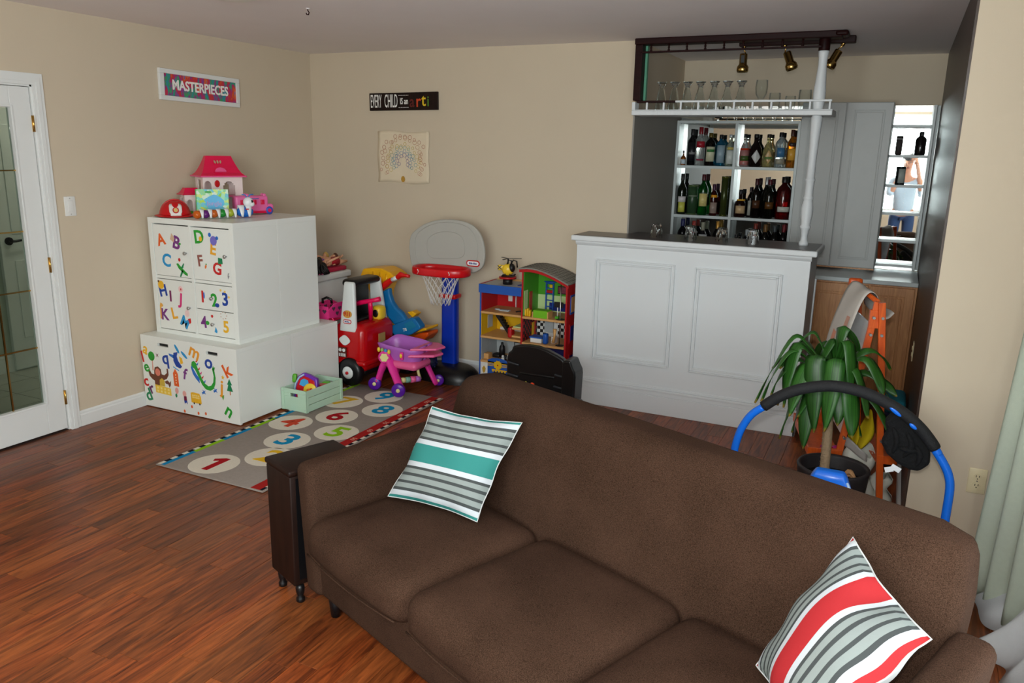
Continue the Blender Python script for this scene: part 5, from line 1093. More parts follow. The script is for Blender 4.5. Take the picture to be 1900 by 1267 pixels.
MB().box((-0.062, -0.13, 0.47), (0.062, 0.12, 0.48)).build('seat', m_hp2, st)
fr_ = MB()
for xx in (-0.06, 0.06): fr_.tube([(xx, 0.10, 0.06), (xx, -0.04, 0.40), (xx, -0.10, 0.50)], 0.008, 8).tube([(xx, -0.12, 0.06), (xx, 0.0, 0.30), (xx, 0.13, 0.56)], 0.008, 8)
fr_.build('frame', m_hp2, st)
for xx in (-0.06, 0.06):
    for yy in (-0.12, 0.10): MB().lathe([(0.03, -0.010), (0.055, -0.008), (0.055, 0.008), (0.03, 0.010)], 18, T(xx*1.0, yy, 0.056) @ RY(90)).build('wheel', m_black, st)
MB().tube([(-0.02, -0.10, 0.60), (-0.03, -0.09, 0.628), (0.0, -0.08, 0.642), (0.035, -0.07, 0.628), (0.03, -0.06, 0.60)], 0.010, 8).build('carry_loop', m_black, st)
ah = thing('toy_handlebar', 'bright magenta toy handlebar leaning over the red car body', 'toy', (1.0, -0.60, 0.47))
MB().tube([(-0.03, 0.02, 0.0), (0.0, -0.02, 0.10), (0.01, -0.04, 0.155)], [0.016, 0.018, 0.016], 10).build('stem', m_hp2, ah); MB().tube([(-0.095, -0.06, 0.135), (-0.04, -0.05, 0.150), (0.03, -0.03, 0.165), (0.085, -0.02, 0.180)], [0.020, 0.018, 0.016, 0.019], 10).build('grip_bar', m_hp2, ah)
yc = thing('yellow_ball_toy', 'yellow and black ride-on seat inside the red car', 'toy', (1.0, -0.52, 0.466))
MB().rbox((-0.05, -0.04, 0), (0.04, 0.06, 0.11), 0.03, 3).build('seat_shell', m_yelp, yc); MB().ell((0.0, -0.042, 0.055), (0.025, 0.006, 0.03)).build('seat_opening', m_black, yc)

# ================================================================= YELLOW AND BLUE TIPPED-UP SLIDE TOY
sl = thing('toy_roller_slide', 'yellow and blue toy ride-on tipped up against the wall behind the car', 'toy', (1.02, -0.28, 0))
m_yel2 = mat('golden_yellow_plastic', (240, 176, 16), 0.3, var=0.03); m_blu2 = mat('azure_plastic', (16, 110, 170), 0.3, var=0.02)
W = dict(parent=sl, world=True)
yel = [(0.737, 0.814), (0.82, 0.826), (0.905, 0.831), (0.981, 0.808), (1.032, 0.777), (1.025, 0.747), (0.935, 0.707), (0.902, 0.639), (0.894, 0.573), (0.925, 0.499), (0.975, 0.444), (1.045, 0.408), (1.127, 0.379), (1.265, 0.39), (1.314, 0.406), (1.317, 0.385), (1.246, 0.363), (1.200, 0.345), (1.152, 0.319), (1.139, 0.298), (1.069, 0.29), (1.025, 0.318), (0.961, 0.354), (0.923, 0.389), (0.87, 0.388), (0.865, 0.46), (0.835, 0.556), (0.785, 0.655), (0.709, 0.758)]
MB().prism(yel, -0.09, 0.10, T(0, -0.25, 0) @ FRONT, smooth=False).build('yellow_shell', m_yel2, **W, bev=0.022, seg=3)
for i, (a, b_) in enumerate((((0.83, -0.342, 0.80), (0.865, -0.352, 0.69)), ((0.90, -0.342, 0.80), (0.905, -0.352, 0.70)), ((0.96, -0.342, 0.79), (0.945, -0.352, 0.72)))): MB().tube([a, ((a[0]+b_[0])/2+0.01, -0.354, (a[2]+b_[2])/2), b_], 0.012, 8).build('hood_rib', m_yel2, **W)
MB().prism([(0.726, 0.803), (0.69, 0.789), (0.669, 0.749), (0.681, 0.7), (0.706, 0.664), (0.766, 0.678), (0.709, 0.758)], 0.0, 0.12, T(0, -0.14, 0) @ FRONT).build('blue_fin', m_blu2, **W, bev=0.008)
slide = [(1.005, 0.692), (1.01, 0.638), (1.029, 0.586), (1.066, 0.541), (1.116, 0.509), (1.16, 0.459), (1.175, 0.44), (1.045, 0.405), (0.976, 0.472), (0.912, 0.525), (0.891, 0.589), (0.901, 0.628), (0.953, 0.665)]
MB().prism(slide, 0.0, 0.055, T(0, -0.335, 0) @ FRONT, smooth=False).build('blue_slide', m_blu2, **W, bev=0.018, seg=3)
plat = [(1.16, 0.459), (1.222, 0.487), (1.247, 0.485), (1.302, 0.426), (1.299, 0.407), (1.215, 0.351), (1.107, 0.314), (1.076, 0.318), (1.013, 0.377), (1.026, 0.395)]
pf = MB().prism(plat, 0.0, 0.075, T(0, -0.335, 0) @ FRONT).build('blue_step', m_blu2, **W, bev=0.012, seg=3)
MB().prism([(1.150, 0.425), (1.220, 0.462), (1.262, 0.420), (1.185, 0.375)], 0.0, 0.004, T(0.006, -0.409, 0.004) @ FRONT).build('step_pad', mat('teal_plastic', (16, 120, 160), 0.35), pf, world=True, bev=0.001)
textmesh('78', 0.034, 0.002, 0.015, T(1.165, -0.413, 0.385) @ FRONT @ RZ(20)).build('step_print', m_gw, pf, world=True)
hb = [(0.908, 0.642), (0.935, 0.685), (0.98, 0.722), (1.025, 0.753), (1.069, 0.773), (1.094, 0.785), (1.12, 0.805), (1.157, 0.803), (1.2, 0.800)]
MB().tube([(x, -0.375-0.02*i/8, z) for i, (x, z) in enumerate(hb)], [0.012, 0.022, 0.027, 0.020, 0.014, 0.022, 0.024, 0.013, 0.012], 10).build('red_handlebar', mat('scarlet_plastic', (216, 22, 18), 0.3), **W)
MB().tube([(1.035, -0.386, 0.757), (1.088, -0.388, 0.782)], 0.017, 10).build('handlebar_sticker', m_gw, **W)
MB().prism([(1.152, 0.311), (1.246, 0.352), (1.317, 0.366), (1.32, 0.342), (1.277, 0.293), (1.214, 0.28), (1.158, 0.284)], -0.08, 0.08, T(0, -0.25, 0) @ FRONT).build('orange_keel', mat('orange_plastic', (214, 80, 16), 0.3), **W, bev=0.015, seg=3)
MB().prism([(1.116, 0.500), (1.16, 0.513), (1.204, 0.496), (1.166, 0.46)], -0.05, 0.03, T(0, -0.28, 0) @ FRONT).build('yellow_lug', m_yel2, **W, bev=0.008)
MB().rbox((0.90, -0.335, 0.0), (1.15, -0.17, 0.30), 0.03, 3).build('black_base', m_black, **W)
MB().rbox((0.83, -0.33, 0.21), (1.02, -0.18, 0.39), 0.03, 3).build('black_arch', m_black, **W)
bl = thing('toy_tyre_ball', 'dark navy knobbly ball standing in for a toy tyre behind the pink walker', 'ball', (1.545, -0.60, 0.0))
bl.matrix_basis = T(1.372, -0.375, 0.100)  # plain ball shape stands in for a knobbly toy tyre
bb_ = MB().ell((0, 0, 0.052), (0.052, 0.052, 0.052), nu=18, nv=12)
bb_.build('ball_core', mat('navy_rubber', (16, 22, 60), 0.5), bl)
kn = MB()
for i in range(26):
    ph_ = math.acos(1-2*(i+0.5)/26); th_ = PI*(1+5**0.5)*i; d = Vector((math.sin(ph_)*math.cos(th_), math.sin(ph_)*math.sin(th_), math.cos(ph_)))
    if d.z > -0.9: kn.ell(tuple(d*0.051+Vector((0, 0, 0.052))), (0.008, 0.008, 0.008), nu=8, nv=6)
kn.build('ball_knobs', mat('navy_rubber', (16, 22, 60), 0.5), bl)

# ================================================================= BASKETBALL HOOP
hp = thing('toy_basketball_hoop', 'toy basketball hoop with grey backboard and blue pole on black base', 'basketball hoop', (1.455, -0.27, 0))
m_bb = mat('grey_backboard_plastic', (176, 174, 166), 0.45, var=0.02); m_bluep = mat('royal_blue_plastic', (10, 50, 170), 0.3, var=0.02); m_rimr = mat('rim_red_plastic', (206, 14, 24), 0.28)
bbp = [(-0.325, -0.022), (-0.308, 0.070), (-0.245, 0.128), (-0.165, 0.172), (-0.05, 0.203), (0.10, 0.208), (0.215, 0.182), (0.285, 0.125), (0.318, 0.05), (0.330, -0.03), (0.318, -0.105), (0.27, -0.155), (0.16, -0.182), (-0.16, -0.200), (-0.25, -0.195), (-0.305, -0.15)]
bbs = [tuple(p)[:2] for p in spline([(x, z, 0) for x, z in bbp+[bbp[0]]], 3)[:-1]]
BO = MB().prism(bbs, 0, 0.025, T(0, 0.0, 1.025) @ FRONT).build('backboard', m_bb, hp, bev=0.008, seg=3)
for s in (0.83, 0.50): MB().tube([(x*s, -0.0255, 1.025+0.015+z*s) for x, z in bbs], 0.0022, 4, closed=True).build('moulded_line', m_bb, BO)
brand(hp, 0, 0, 0, 1.5, T(1.455+0.235, -0.2955, 0.925) @ FRONT)
MB().rbox((-0.058, 0.008, 0.10), (0.058, 0.09, 1.08), 0.02, 3, fn=lambda v: (v.x*(1+0.28*max(0, 0.45-v.z)), v.y, v.z)).build('pole', m_bluep, hp)
MB().rbox((-0.072, -0.004, 0.632), (0.072, 0.10, 0.668), 0.012, 3).build('collar', m_rimr, hp)
MB().rbox((-0.02, -0.022, 0.638), (0.02, 0.0, 0.662), 0.008, 2).build('collar_knob', m_rimr, hp)
# D-shaped rim: deep band
N = 40
def rimp(k, r, z):
    a = 2*PI*k/N; x = 0.038+0.222*r*math.copysign(abs(math.cos(a))**0.8, math.cos(a)); y = -0.150+0.122*r*math.copysign(abs(math.sin(a))**0.75, math.sin(a)); return Vector((x, y, z+0.026))
rb = MB(); prof_ = [(1.0, 0.815), (1.03, 0.825), (1.03, 0.862), (1.0, 0.872), (0.93, 0.868), (0.90, 0.855), (0.90, 0.822), (0.93, 0.815)]
vs = [rimp(k, p[0], p[1]-0.02*(0.5+0.5*math.sin(-2*PI*k/N))*0) for k in range(N) for p in prof_]; q = len(prof_)
rb._add(vs, [(k*q+i, k*q+(i+1) % q, ((k+1) % N)*q+(i+1) % q, ((k+1) % N)*q+i) for k in range(N) for i in range(q)], None, 0, True)
RIM = rb.build('rim', m_rimr, hp)
MB().rbox((-0.15, -0.05, 0.835), (0.18, -0.020, 0.892), 0.01, 2).build('rim_bracket', m_rimr, hp)
net = MB(); ns = 14
def npnt(k, t):
    a = 2*PI*k/ns; r = (0.80-0.42*t**0.7); c = Vector((0, -0.150, 0)); p = rimp(0, 0, 0)
    return Vector((0.030+0.20*r*math.cos(a), -0.150+0.118*r*math.sin(a), 0.841-0.225*t))
for k in range(ns):
    for s in (-1, 1): net.tube([npnt(k+s*j*0.5, j/5) for j in range(6)], 0.0022, 5)
net.build('net', mat('white_net_cord', (226, 224, 218), 0.7), hp)
hooks = MB()
for k in range(5): hooks.tube([(-0.092+k*0.065, -0.270, 0.886), (-0.087+k*0.065, -0.262, 0.866), (-0.102+k*0.065, -0.258, 0.848)], 0.003, 5)
hooks.build('net_hooks', mat('white_net_cord', (226, 224, 218), 0.7), RIM)
bd_ = MB(); nb = 36
bd_.sheet(lambda u, v: (0.255*(math.copysign(abs(math.cos(2*PI*u))**0.75, math.cos(2*PI*u)))*(math.cos(v*PI/2*0.999)**0.55), 0.02+0.165*(math.copysign(abs(math.sin(2*PI*u))**0.8, math.sin(2*PI*u)))*(math.cos(v*PI/2*0.999)**0.55), 0.001+0.125*math.sin(v*PI/2)), nb, 10, 0.0)
bd_.build('base', m_black, hp)

# ================================================================= PINK WALKER
wk = thing('toy_walker', 'pink and purple toy baby walker with purple wheels on the rug edge', 'toy walker', (1.30, -0.66, 0.0))
m_lil = mat('lilac_plastic', (176, 100, 190), 0.35, var=0.02); m_pk = mat('candy_pink_plastic', (226, 50, 150), 0.3, var=0.02); m_pk2 = mat('salmon_pink_plastic', (232, 96, 150), 0.32); m_pur2 = mat('violet_plastic', (84, 20, 150), 0.3); m_crm = mat('cream_plastic', (226, 216, 150), 0.4)
W = dict(parent=wk, world=True)
def wheel(x, y, z, r, ang):
    Mx = T(x, y, z) @ RZ(ang) @ RX(90)
    w_ = MB().lathe([(r*0.45, -0.014), (r*0.85, -0.016), (r, -0.008), (r, 0.010), (r*0.86, 0.018), (r*0.5, 0.014), (r*0.45, 0.016)], 24, Mx).build('wheel', m_pur2, **W)
    MB().lathe([(r*0.30, 0.012), (r*0.28, 0.021), (0, 0.022)], 16, Mx).build('hub', m_crm, w_, world=True)
wheel(1.160, -0.808, 0.0590, 0.048, 20); wheel(1.408, -0.870, 0.0610, 0.050, 20); wheel(1.490, -0.455, 0.0435, 0.042, 20)
HUBP = Vector((1.245, -0.775, 0.262))
def leg(pts, r, nm, m=m_pk): MB().tube(spline(pts, 4), r, 12, flat=0.62).build(nm, m, **W)
leg([(1.245, -0.772, 0.262), (1.20, -0.785, 0.15), (1.168, -0.788, 0.055)], [0.036]*4+[0.032]*4+[0.022], 'leg')
leg([(1.262, -0.775, 0.262), (1.335, -0.805, 0.15), (1.412, -0.842, 0.05)], [0.036]*4+[0.032]*4+[0.024], 'leg')
leg([(1.395, -0.52, 0.235), (1.435, -0.50, 0.13), (1.492, -0.488, 0.016)], [0.028]*4+[0.026]*4+[0.020], 'leg')
leg([(1.20, -0.52, 0.235), (1.18, -0.53, 0.13), (1.15, -0.54, 0.016)], [0.028]*4+[0.026]*4+[0.020], 'leg')
hb_ = MB().lathe([(0.0, -0.02), (0.042, -0.02), (0.046, -0.008), (0.046, 0.012), (0.040, 0.020), (0.034, 0.018), (0, 0.016)], 24, T(1.245, -0.798, 0.268) @ RZ(20) @ RX(90)).build('pivot_hub', m_pk, **W)
MB().prism([(0.030*(1+0.10*math.cos(6*2*PI*i/36))*math.cos(2*PI*i/36), 0.030*(1+0.10*math.cos(6*2*PI*i/36))*math.sin(2*PI*i/36)) for i in range(36)], 0, 0.006, T(1.245, -0.798, 0.268) @ RZ(20) @ RX(90) @ T(0, 0, 0.017)).build('flower', m_crm, hb_, world=True, bev=0.002)
# basket: open tub with wavy rim
def basket(u, v):
    a = 2*PI*u; rx, ry = 0.150+0.045*v, 0.105+0.030*v
    x = rx*math.copysign(abs(math.cos(a))**0.55, math.cos(a)); y = ry*math.copysign(abs(math.sin(a))**0.6, math.sin(a))
    return (1.325+x, -0.655+y, 0.225+v*(0.125+0.012*math.cos(3*a)+0.018*max(0, math.sin(a))))
bk_ = MB().sheet(basket, 44, 5, 0.008); bk_.box((1.20, -0.74, 0.222), (1.45, -0.57, 0.232)); BK = bk_.build('basket', m_lil, **W)
for i, c in enumerate(((236, 206, 60), (150, 190, 90), (60, 150, 210), (236, 206, 60))): MB().ell((1.195+i*0.030, -0.800-0.001*i, 0.318-0.002*i), (0.012, 0.012, 0.018)).build('bead', mat('bead_%d_%d_%d' % c, c, 0.35), BK, world=True)
MB().rbox((1.375, -0.806, 0.262), (1.402, -0.786, 0.322), 0.008, 3).build('slider_track', m_pk, BK, world=True); MB().ell((1.389, -0.806, 0.296), (0.011, 0.008, 0.016)).build('slider_bead', m_yelp, BK, world=True)
tray = [(1.44, -0.80), (1.60, -0.70), (1.62, -0.60), (1.52, -0.52), (1.44, -0.54)]
MB().prism(tray, 0.285, 0.305).build('tray', m_pk2, **W, bev=0.009, seg=3); MB().prism([(x+0.012, y+0.01) for x, y in tray], 0.335, 0.352, T(0, 0, 0)).build('canopy_lip', m_pk2, **W, bev=0.008, seg=3)
MB().rbox((1.22, -0.79, 0.185), (1.50, -0.56, 0.245), 0.03, 3).build('under_shell', m_pk2, **W)
for xx, yy in ((1.315, -0.80), (1.435, -0.66)): MB().tube([(xx, yy, 0.20), (xx+0.004, yy+0.002, 0.15), (xx+0.016, yy+0.01, 0.095)], 0.011, 8).build('roller_arm', m_crm, **W)
p0, p1 = Vector((1.331, -0.79, 0.098)), Vector((1.451, -0.65, 0.098))
for i, m_ in enumerate((m_pk, m_crm, mat('mint_ring', (120, 170, 150), 0.4), m_pk2, m_lil)):
    MB().cyl(p0.lerp(p1, i/5), p0.lerp(p1, (i+0.96)/5), [0.026, 0.020, 0.022, 0.024, 0.022][i], 14).build('roller_ring', m_, **W)
# ================================================================= TOY RESCUE HOUSE
dh = thing('toy_rescue_house', 'open-fronted toy rescue station with red, yellow and green rooms by the bar', 'toy house', (2.09, -0.17, 0))
W = dict(parent=dh, world=True)
c_red = mat('toy_red_paint', (178, 20, 26), 0.4); c_blue = mat('toy_blue_paint', (28, 84, 170), 0.4); c_yel = mat('toy_yellow_paint', (226, 178, 20), 0.45); c_grn = mat('toy_green_paint', (70, 150, 30), 0.45); c_lgrn = mat('toy_pale_green', (190, 214, 150), 0.45)
c_gry = mat('toy_grey_print', (170, 176, 178), 0.45, var=0.1, scale=30); c_ply = mat('birch_ply', (206, 156, 96), 0.5, var=0.08, scale=30); c_wht = mat('toy_white_paint', (222, 222, 218), 0.45); c_tile = mat('roof_grey', (128, 126, 118), 0.6, var=0.1, scale=30); c_navy = mat('toy_navy', (24, 40, 120), 0.4); c_blk = mat('toy_black', (18, 16, 18), 0.45)
XA, XM, XB, YFr, YBk = 1.752, 2.092, 2.446, -0.300, -0.030
def bx(nm, a, b_, m, parent=None, bev=0.0015, label=None): return MB().box(a, b_).build(nm, m, parent or dh, world=True, bev=bev, label=label)
bx('side_wall', (XA, YFr, 0), (XA+0.012, YBk, 0.775), c_blue); bx('middle_wall', (XM, YFr-0.002, 0), (XM+0.012, YBk, 0.905), c_red); bx('side_wall', (XB-0.012, YFr, 0), (XB, YBk, 0.835), c_red)
bx('upper_back_wall', (XA+0.012, YBk-0.008, 0.578), (XM, YBk, 0.72), c_red); bx('middle_back_wall', (XA+0.012, YBk-0.008, 0.393), (XM, YBk, 0.562), c_yel); bx('lower_back_wall', (XA+0.012, YBk-0.008, 0.0), (XM, YBk, 0.375), c_gry)
bx('upper_inner_wall', (XA+0.012, YFr+0.004, 0.578), (XA+0.016, YBk, 0.72), c_red); bx('middle_inner_wall', (XA+0.012, YFr+0.004, 0.393), (XA+0.016, YBk, 0.562), c_yel); bx('lower_inner_wall', (XA+0.012, YFr+0.004, 0.0), (XA+0.016, YBk, 0.375), c_gry)
bx('green_back_wall', (XM+0.012, YBk-0.008, 0.575), (XB-0.012, YBk, 0.85), c_grn); bx('green_inner_wall', (XM+0.012, YFr+0.004, 0.575), (XM+0.016, YBk, 0.90), c_grn); bx('wainscot', (XM+0.016, YBk-0.011, 0.575), (XB-0.012, YBk-0.008, 0.70), c_lgrn); bx('skirting_band', (XM+0.11, YBk-0.013, 0.585), (XB-0.012, YBk-0.011, 0.645), c_navy)
ck = bx('tiled_back_wall', (XM+0.012, YBk-0.008, 0.383), (XB-0.012, YBk, 0.558), c_wht)
blk = MB()
for i in range(13):
    for j in range(7):
        if (i+j) % 2 == 0 and (i < 3 or i > 6): blk.box((XM+0.016+i*0.024, YBk-0.0095, 0.385+j*0.024), (XM+0.016+(i+1)*0.024, YBk-0.008, 0.385+(j+1)*0.024))
blk.build('wall_tiles', c_blk, ck, world=True)['kind'] = 'stuff'
b2 = MB()
for i in range(10):
    for j in range(7):
        if (i+j) % 2 == 0: b2.box((XM+0.012, YFr+0.02+i*0.024, 0.385+j*0.024), (XM+0.0145, YFr+0.02+(i+1)*0.024, 0.385+(j+1)*0.024))
b2.build('wall_tiles', c_blk, ck, world=True)['kind'] = 'stuff'
bx('lower_right_back', (XM+0.012, YBk-0.008, 0.0), (XB-0.012, YBk, 0.365), c_navy)
for z, xa, xb in ((0.562, XA+0.012, XM), (0.377, XA+0.012, XM), (0.19, XA+0.012, XM), (0.558, XM+0.012, XB-0.012), (0.366, XM+0.012, XB-0.012), (0.0, XA+0.012, XB-0.012)): bx('floor_board', (xa, YFr-0.004, z), (xb, YBk, z+0.016), c_ply)
# flat roof with helipad, parapet
bx('flat_roof', (XA-0.004, YFr-0.004, 0.765), (XM, YBk, 0.778), c_gry); bx('parapet', (XA-0.005, YFr-0.010, 0.718), (XM, YFr-0.002, 0.782), c_blue); bx('parapet', (XA-0.005, YFr-0.002, 0.765), (XA+0.003, YBk, 0.782), c_red); bx('parapet', (XA+0.01, YBk-0.006, 0.778), (XM, YBk, 0.792), c_ply)
bx('roof_window', (2.02, -0.22, 0.778), (2.09, -0.10, 0.784), c_navy)
MB().cyl((1.925, -0.19, 0.778), (1.925, -0.19, 0.822), 0.036, 18).build('helipad_post', c_blk, **W); MB().cyl((1.925, -0.19, 0.822), (1.925, -0.19, 0.834), 0.064, 28).build('helipad', c_red, **W)
# curved roof
arc_ = spline([(2.075, 0, 0.922), (2.16, 0, 0.930), (2.25, 0, 0.918), (2.35, 0, 0.886), (2.458, 0, 0.838)], 4)
pr = [(p.x, p.z) for p in arc_]+[(p.x, p.z-0.028) for p in arc_[::-1]]
MB().prism(pr, 0, 0.012, T(0, YFr-0.004, 0) @ FRONT).build('roof_fascia', c_red, **W, bev=0.0015)
pr2 = [(p.x, p.z+0.004) for p in arc_]+[(p.x, p.z-0.006) for p in arc_[::-1]]
RF = MB().prism(pr2, 0.0, 0.30, T(0, YBk+0.006, 0) @ FRONT).build('curved_roof', c_tile, **W)
tl = MB()
for p in arc_[1:-1]: tl.box((p.x-0.001, YFr-0.02, p.z+0.0025), (p.x+0.001, YBk, p.z+0.0055))
for i in range(1, 7):
    y = YFr+i*0.04; tl.tube([(p.x, y, p.z+0.004) for p in arc_], 0.0012, 4)
tl.build('roof_tile_lines', mat('roof_line', (70, 68, 64), 0.7), RF, world=True)['kind'] = 'stuff'
# right outside wall windows
for z, m_ in ((0.68, c_ply), (0.47, c_navy), (0.25, c_navy)):
    bx('window_frame', (XB, -0.24, z-0.07), (XB+0.004, -0.10, z+0.07), c_red if m_ is c_navy else c_blue); bx('window_print', (XB+0.003, -0.225, z-0.055), (XB+0.006, -0.115, z+0.055), m_)
# prints and furniture
for x, w, m_ in ((1.86, 0.035, c_wht), (2.045, 0.03, c_wht)): bx('wall_window', (x, YBk-0.011, 0.62), (x+w, YBk-0.008, 0.695), m_)
bx('red_door', (1.935, YBk-0.014, 0.585), (1.98, YBk-0.008, 0.675), c_red); 
for x in (1.925, 1.98): bx('door_pillar', (x, YBk-0.02, 0.58), (x+0.006, YBk-0.008, 0.69), c_wht)
for x in (1.915, 1.995): bx('dark_shutter', (x, YBk-0.011, 0.66), (x+0.012, YBk-0.008, 0.70), c_blk)
MB().rbox((1.88, -0.24, 0.579), (1.96, -0.20, 0.590), 0.004, 2).cyl((1.84, -0.22, 0.586), (1.88, -0.22, 0.586), 0.007, 8).build('toy_boat', c_gry, **W); MB().tube([(2.02, -0.24, 0.588), (2.05, -0.22, 0.592), (2.085, -0.23, 0.590)], 0.005, 6).build('hose', c_blk, **W)
# staircase
stp = []
n = 9
for i in range(n): stp += [(1.845+i*0.0135, 0.555-i*0.0185), (1.845+(i+1)*0.0135, 0.555-i*0.0185)]
stp += [(1.845+n*0.0135, 0.394), (1.945, 0.394), (1.835, 0.53)]
MB().prism(stp, 0, 0.05, T(0, -0.15, 0) @ FRONT).build('staircase', c_blk, **W)
bx('red_cabin', (1.975, -0.285, 0.394), (2.010, -0.22, 0.475), c_red, bev=0.014); bx('bunk', (2.010, -0.28, 0.402), (2.085, -0.12, 0.416), c_ply); bx('bunk', (2.010, -0.28, 0.462), (2.085, -0.12, 0.476), c_ply); bx('bunk_cover', (2.015, -0.27, 0.476), (2.08, -0.13, 0.483), c_lgrn); bx('yellow_window', (XA+0.016, -0.20, 0.43), (XA+0.019, -0.12, 0.53), c_gry)
fr2 = bx('white_fence', (1.80, YBk-0.02, 0.394), (2.0, YBk-0.012, 0.415), c_wht)
# ground floor
bx('front_white_panel', (XA+0.012, YFr, 0.016), (1.826, YFr+0.008, 0.19), c_wht); MB().prism([(0, 0.028), (0.014, 0.008), (0.010, -0.018), (0, -0.030), (-0.010, -0.018), (-0.014, 0.008)], 0, 0.004, T(1.795, YFr, 0.135) @ FRONT).build('lantern', mat('lantern_gold', (190, 150, 50), 0.35), **W)
gp = [(1.826, 0.016), (1.826, 0.212), (1.86, 0.228), (1.91, 0.234), (1.97, 0.226), (2.0, 0.21), (2.0, 0.016)]
MB().prism(gp, 0, 0.010, T(0, YFr+0.006, 0) @ FRONT).build('front_blue_panel', c_blue, **W, bev=0.0015)
for z in (0.190, 0.180, 0.170): bx('stripe', (1.828, YFr-0.006, z), (1.998, YFr-0.004, z+0.005), c_yel)
MB().prism([((0.036 if i % 2 == 0 else 0.030)*math.cos(PI*i/10), (0.036 if i % 2 == 0 else 0.030)*math.sin(PI*i/10)) for i in range(20)], 0, 0.006, T(1.915, YFr-0.005, 0.182) @ FRONT).build('gear_badge', c_yel, **W); MB().prism(disc(0.006, 10), 0, 0.002, T(1.915, YFr-0.011, 0.182) @ FRONT).build('badge_dot', c_red, **W)
MB().prism([(1.862, 0.02), (1.862, 0.10), (1.885, 0.128), (1.96, 0.132), (1.99, 0.12), (1.99, 0.02)], 0, 0.003, T(0, YFr-0.005, 0) @ FRONT).build('garage_opening', c_blk, **W)
for i in range(5): bx('hazard_block', (1.868+i*0.025, YFr-0.011, 0.128), (1.882+i*0.025, YFr-0.007, 0.142), c_yel)
bx('yellow_lintel', (1.865, YFr-0.010, 0.138), (1.99, YFr-0.006, 0.148), c_yel)
bx('workbench', (1.77, -0.26, 0.206), (1.81, -0.20, 0.246), c_ply); MB().lathe([(0.022, 0), (0.024, 0.06), (0.020, 0.085), (0.010, 0.10), (0.010, 0.115), (0.0, 0.12)], 14, T(1.875, -0.16, 0.206)).build('tank', c_blk, **W); MB().rbox((1.81, -0.20, 0.206), (1.87, -0.13, 0.235), 0.008, 2).build('engine_block', c_blk, **W)
bx('wall_screen', (1.92, YBk-0.014, 0.225), (2.02, YBk-0.008, 0.31), c_blk); bx('wall_screen_glass', (1.928, YBk-0.016, 0.233), (2.012, YBk-0.014, 0.302), c_gry); bx('blue_sign', (1.925, YBk-0.012, 0.325), (1.955, YBk-0.008, 0.352), mat('toy_teal', (30, 120, 160), 0.4))
for i, (x, c) in enumerate(((1.93, c_wht), (1.955, c_blk), (1.975, c_wht))): MB().ell((x, -0.255, 0.222+0.006*i), (0.014, 0.012, 0.017)).ell((x+0.004, -0.265, 0.243+0.004*i), (0.010, 0.010, 0.011)).build('play_figure', c, **W)
MB().ell((1.775, -0.300, 0.026), (0.02, 0.012, 0.022)).build('shrub', c_grn, **W)
# green room
bc = bx('blue_bookcase', (2.175, YBk-0.03, 0.590), (2.182, YBk-0.008, 0.790), c_blue); bx('blue_bookcase', (2.232, YBk-0.03, 0.590), (2.239, YBk-0.008, 0.790), c_blue)
for z in (0.612, 0.66, 0.71, 0.752, 0.786): bx('bookcase_shelf', (2.175, YBk-0.03, z), (2.239, YBk-0.008, z+0.006), c_blue)
bx('red_drawer', (2.183, YBk-0.028, 0.718), (2.232, YBk-0.01, 0.738), c_red); bx('toy_books', (2.205, YBk-0.028, 0.758), (2.228, YBk-0.01, 0.78), c_yel); MB().ell((2.207, -0.05, 0.800), (0.05, 0.02, 0.008)).build('blue_tray', c_blue, **W)
bx('picture', (2.265, YBk-0.013, 0.715), (2.345, YBk-0.008, 0.775), c_blk); bx('picture_print', (2.272, YBk-0.015, 0.722), (2.338, YBk-0.013, 0.768), mat('picture_print', (120, 50, 70), 0.5, var=0.6, scale=60))
bx('narrow_mirror', (XM+0.016, -0.20, 0.59), (XM+0.020, -0.15, 0.74), c_red); bx('ladder_wall', (XM+0.016, -0.29, 0.58), (XM+0.019, -0.23, 0.76), c_lgrn)
bx('green_bed', (2.185, -0.295, 0.574), (2.295, -0.215, 0.628), mat('lime_felt', (110, 180, 20), 0.6)); bx('bed_end', (2.295, -0.297, 0.574), (2.303, -0.213, 0.622), c_ply); bx('bed_end', (2.177, -0.297, 0.574), (2.185, -0.213, 0.615), c_ply)
MB().rbox((2.112, -0.285, 0.574), (2.125, -0.25, 0.626), 0.005, 2).rbox((2.128, -0.285, 0.574), (2.140, -0.25, 0.632), 0.005, 2).rbox((2.142, -0.285, 0.574), (2.156, -0.25, 0.620), 0.005, 2).build('yellow_figure', c_yel, **W)
bx('green_stand_base', (2.340, -0.26, 0.574), (2.365, -0.22, 0.592), c_grn); MB().cyl((2.352, -0.24, 0.59), (2.352, -0.24, 0.655), 0.004, 8).build('stand_post', c_wht, **W); bx('stand_screen', (2.325, -0.245, 0.655), (2.395, -0.238, 0.695), c_blk)
bx('ladder_print', (2.405, YBk-0.012, 0.60), (2.43, YBk-0.008, 0.78), c_red)
MB().cyl((2.385, -0.27, 0.382), (2.385, -0.27, 0.850), 0.004, 8).build('fire_pole', m_steel, **W)
for z in (0.574, 0.382): MB().lathe([(0.030, 0), (0.032, 0.003), (0.026, 0.004), (0.0, 0.004)], 20, T(2.385, -0.262, z)).build('pole_ring', c_blk, **W)
MB().lathe([(0.0, 0), (0.016, -0.004), (0.012, -0.018), (0.022, -0.022), (0.0, -0.03)], 12, T(2.235, -0.17, 0.885)).build('ceiling_pendant', c_gry, **W)
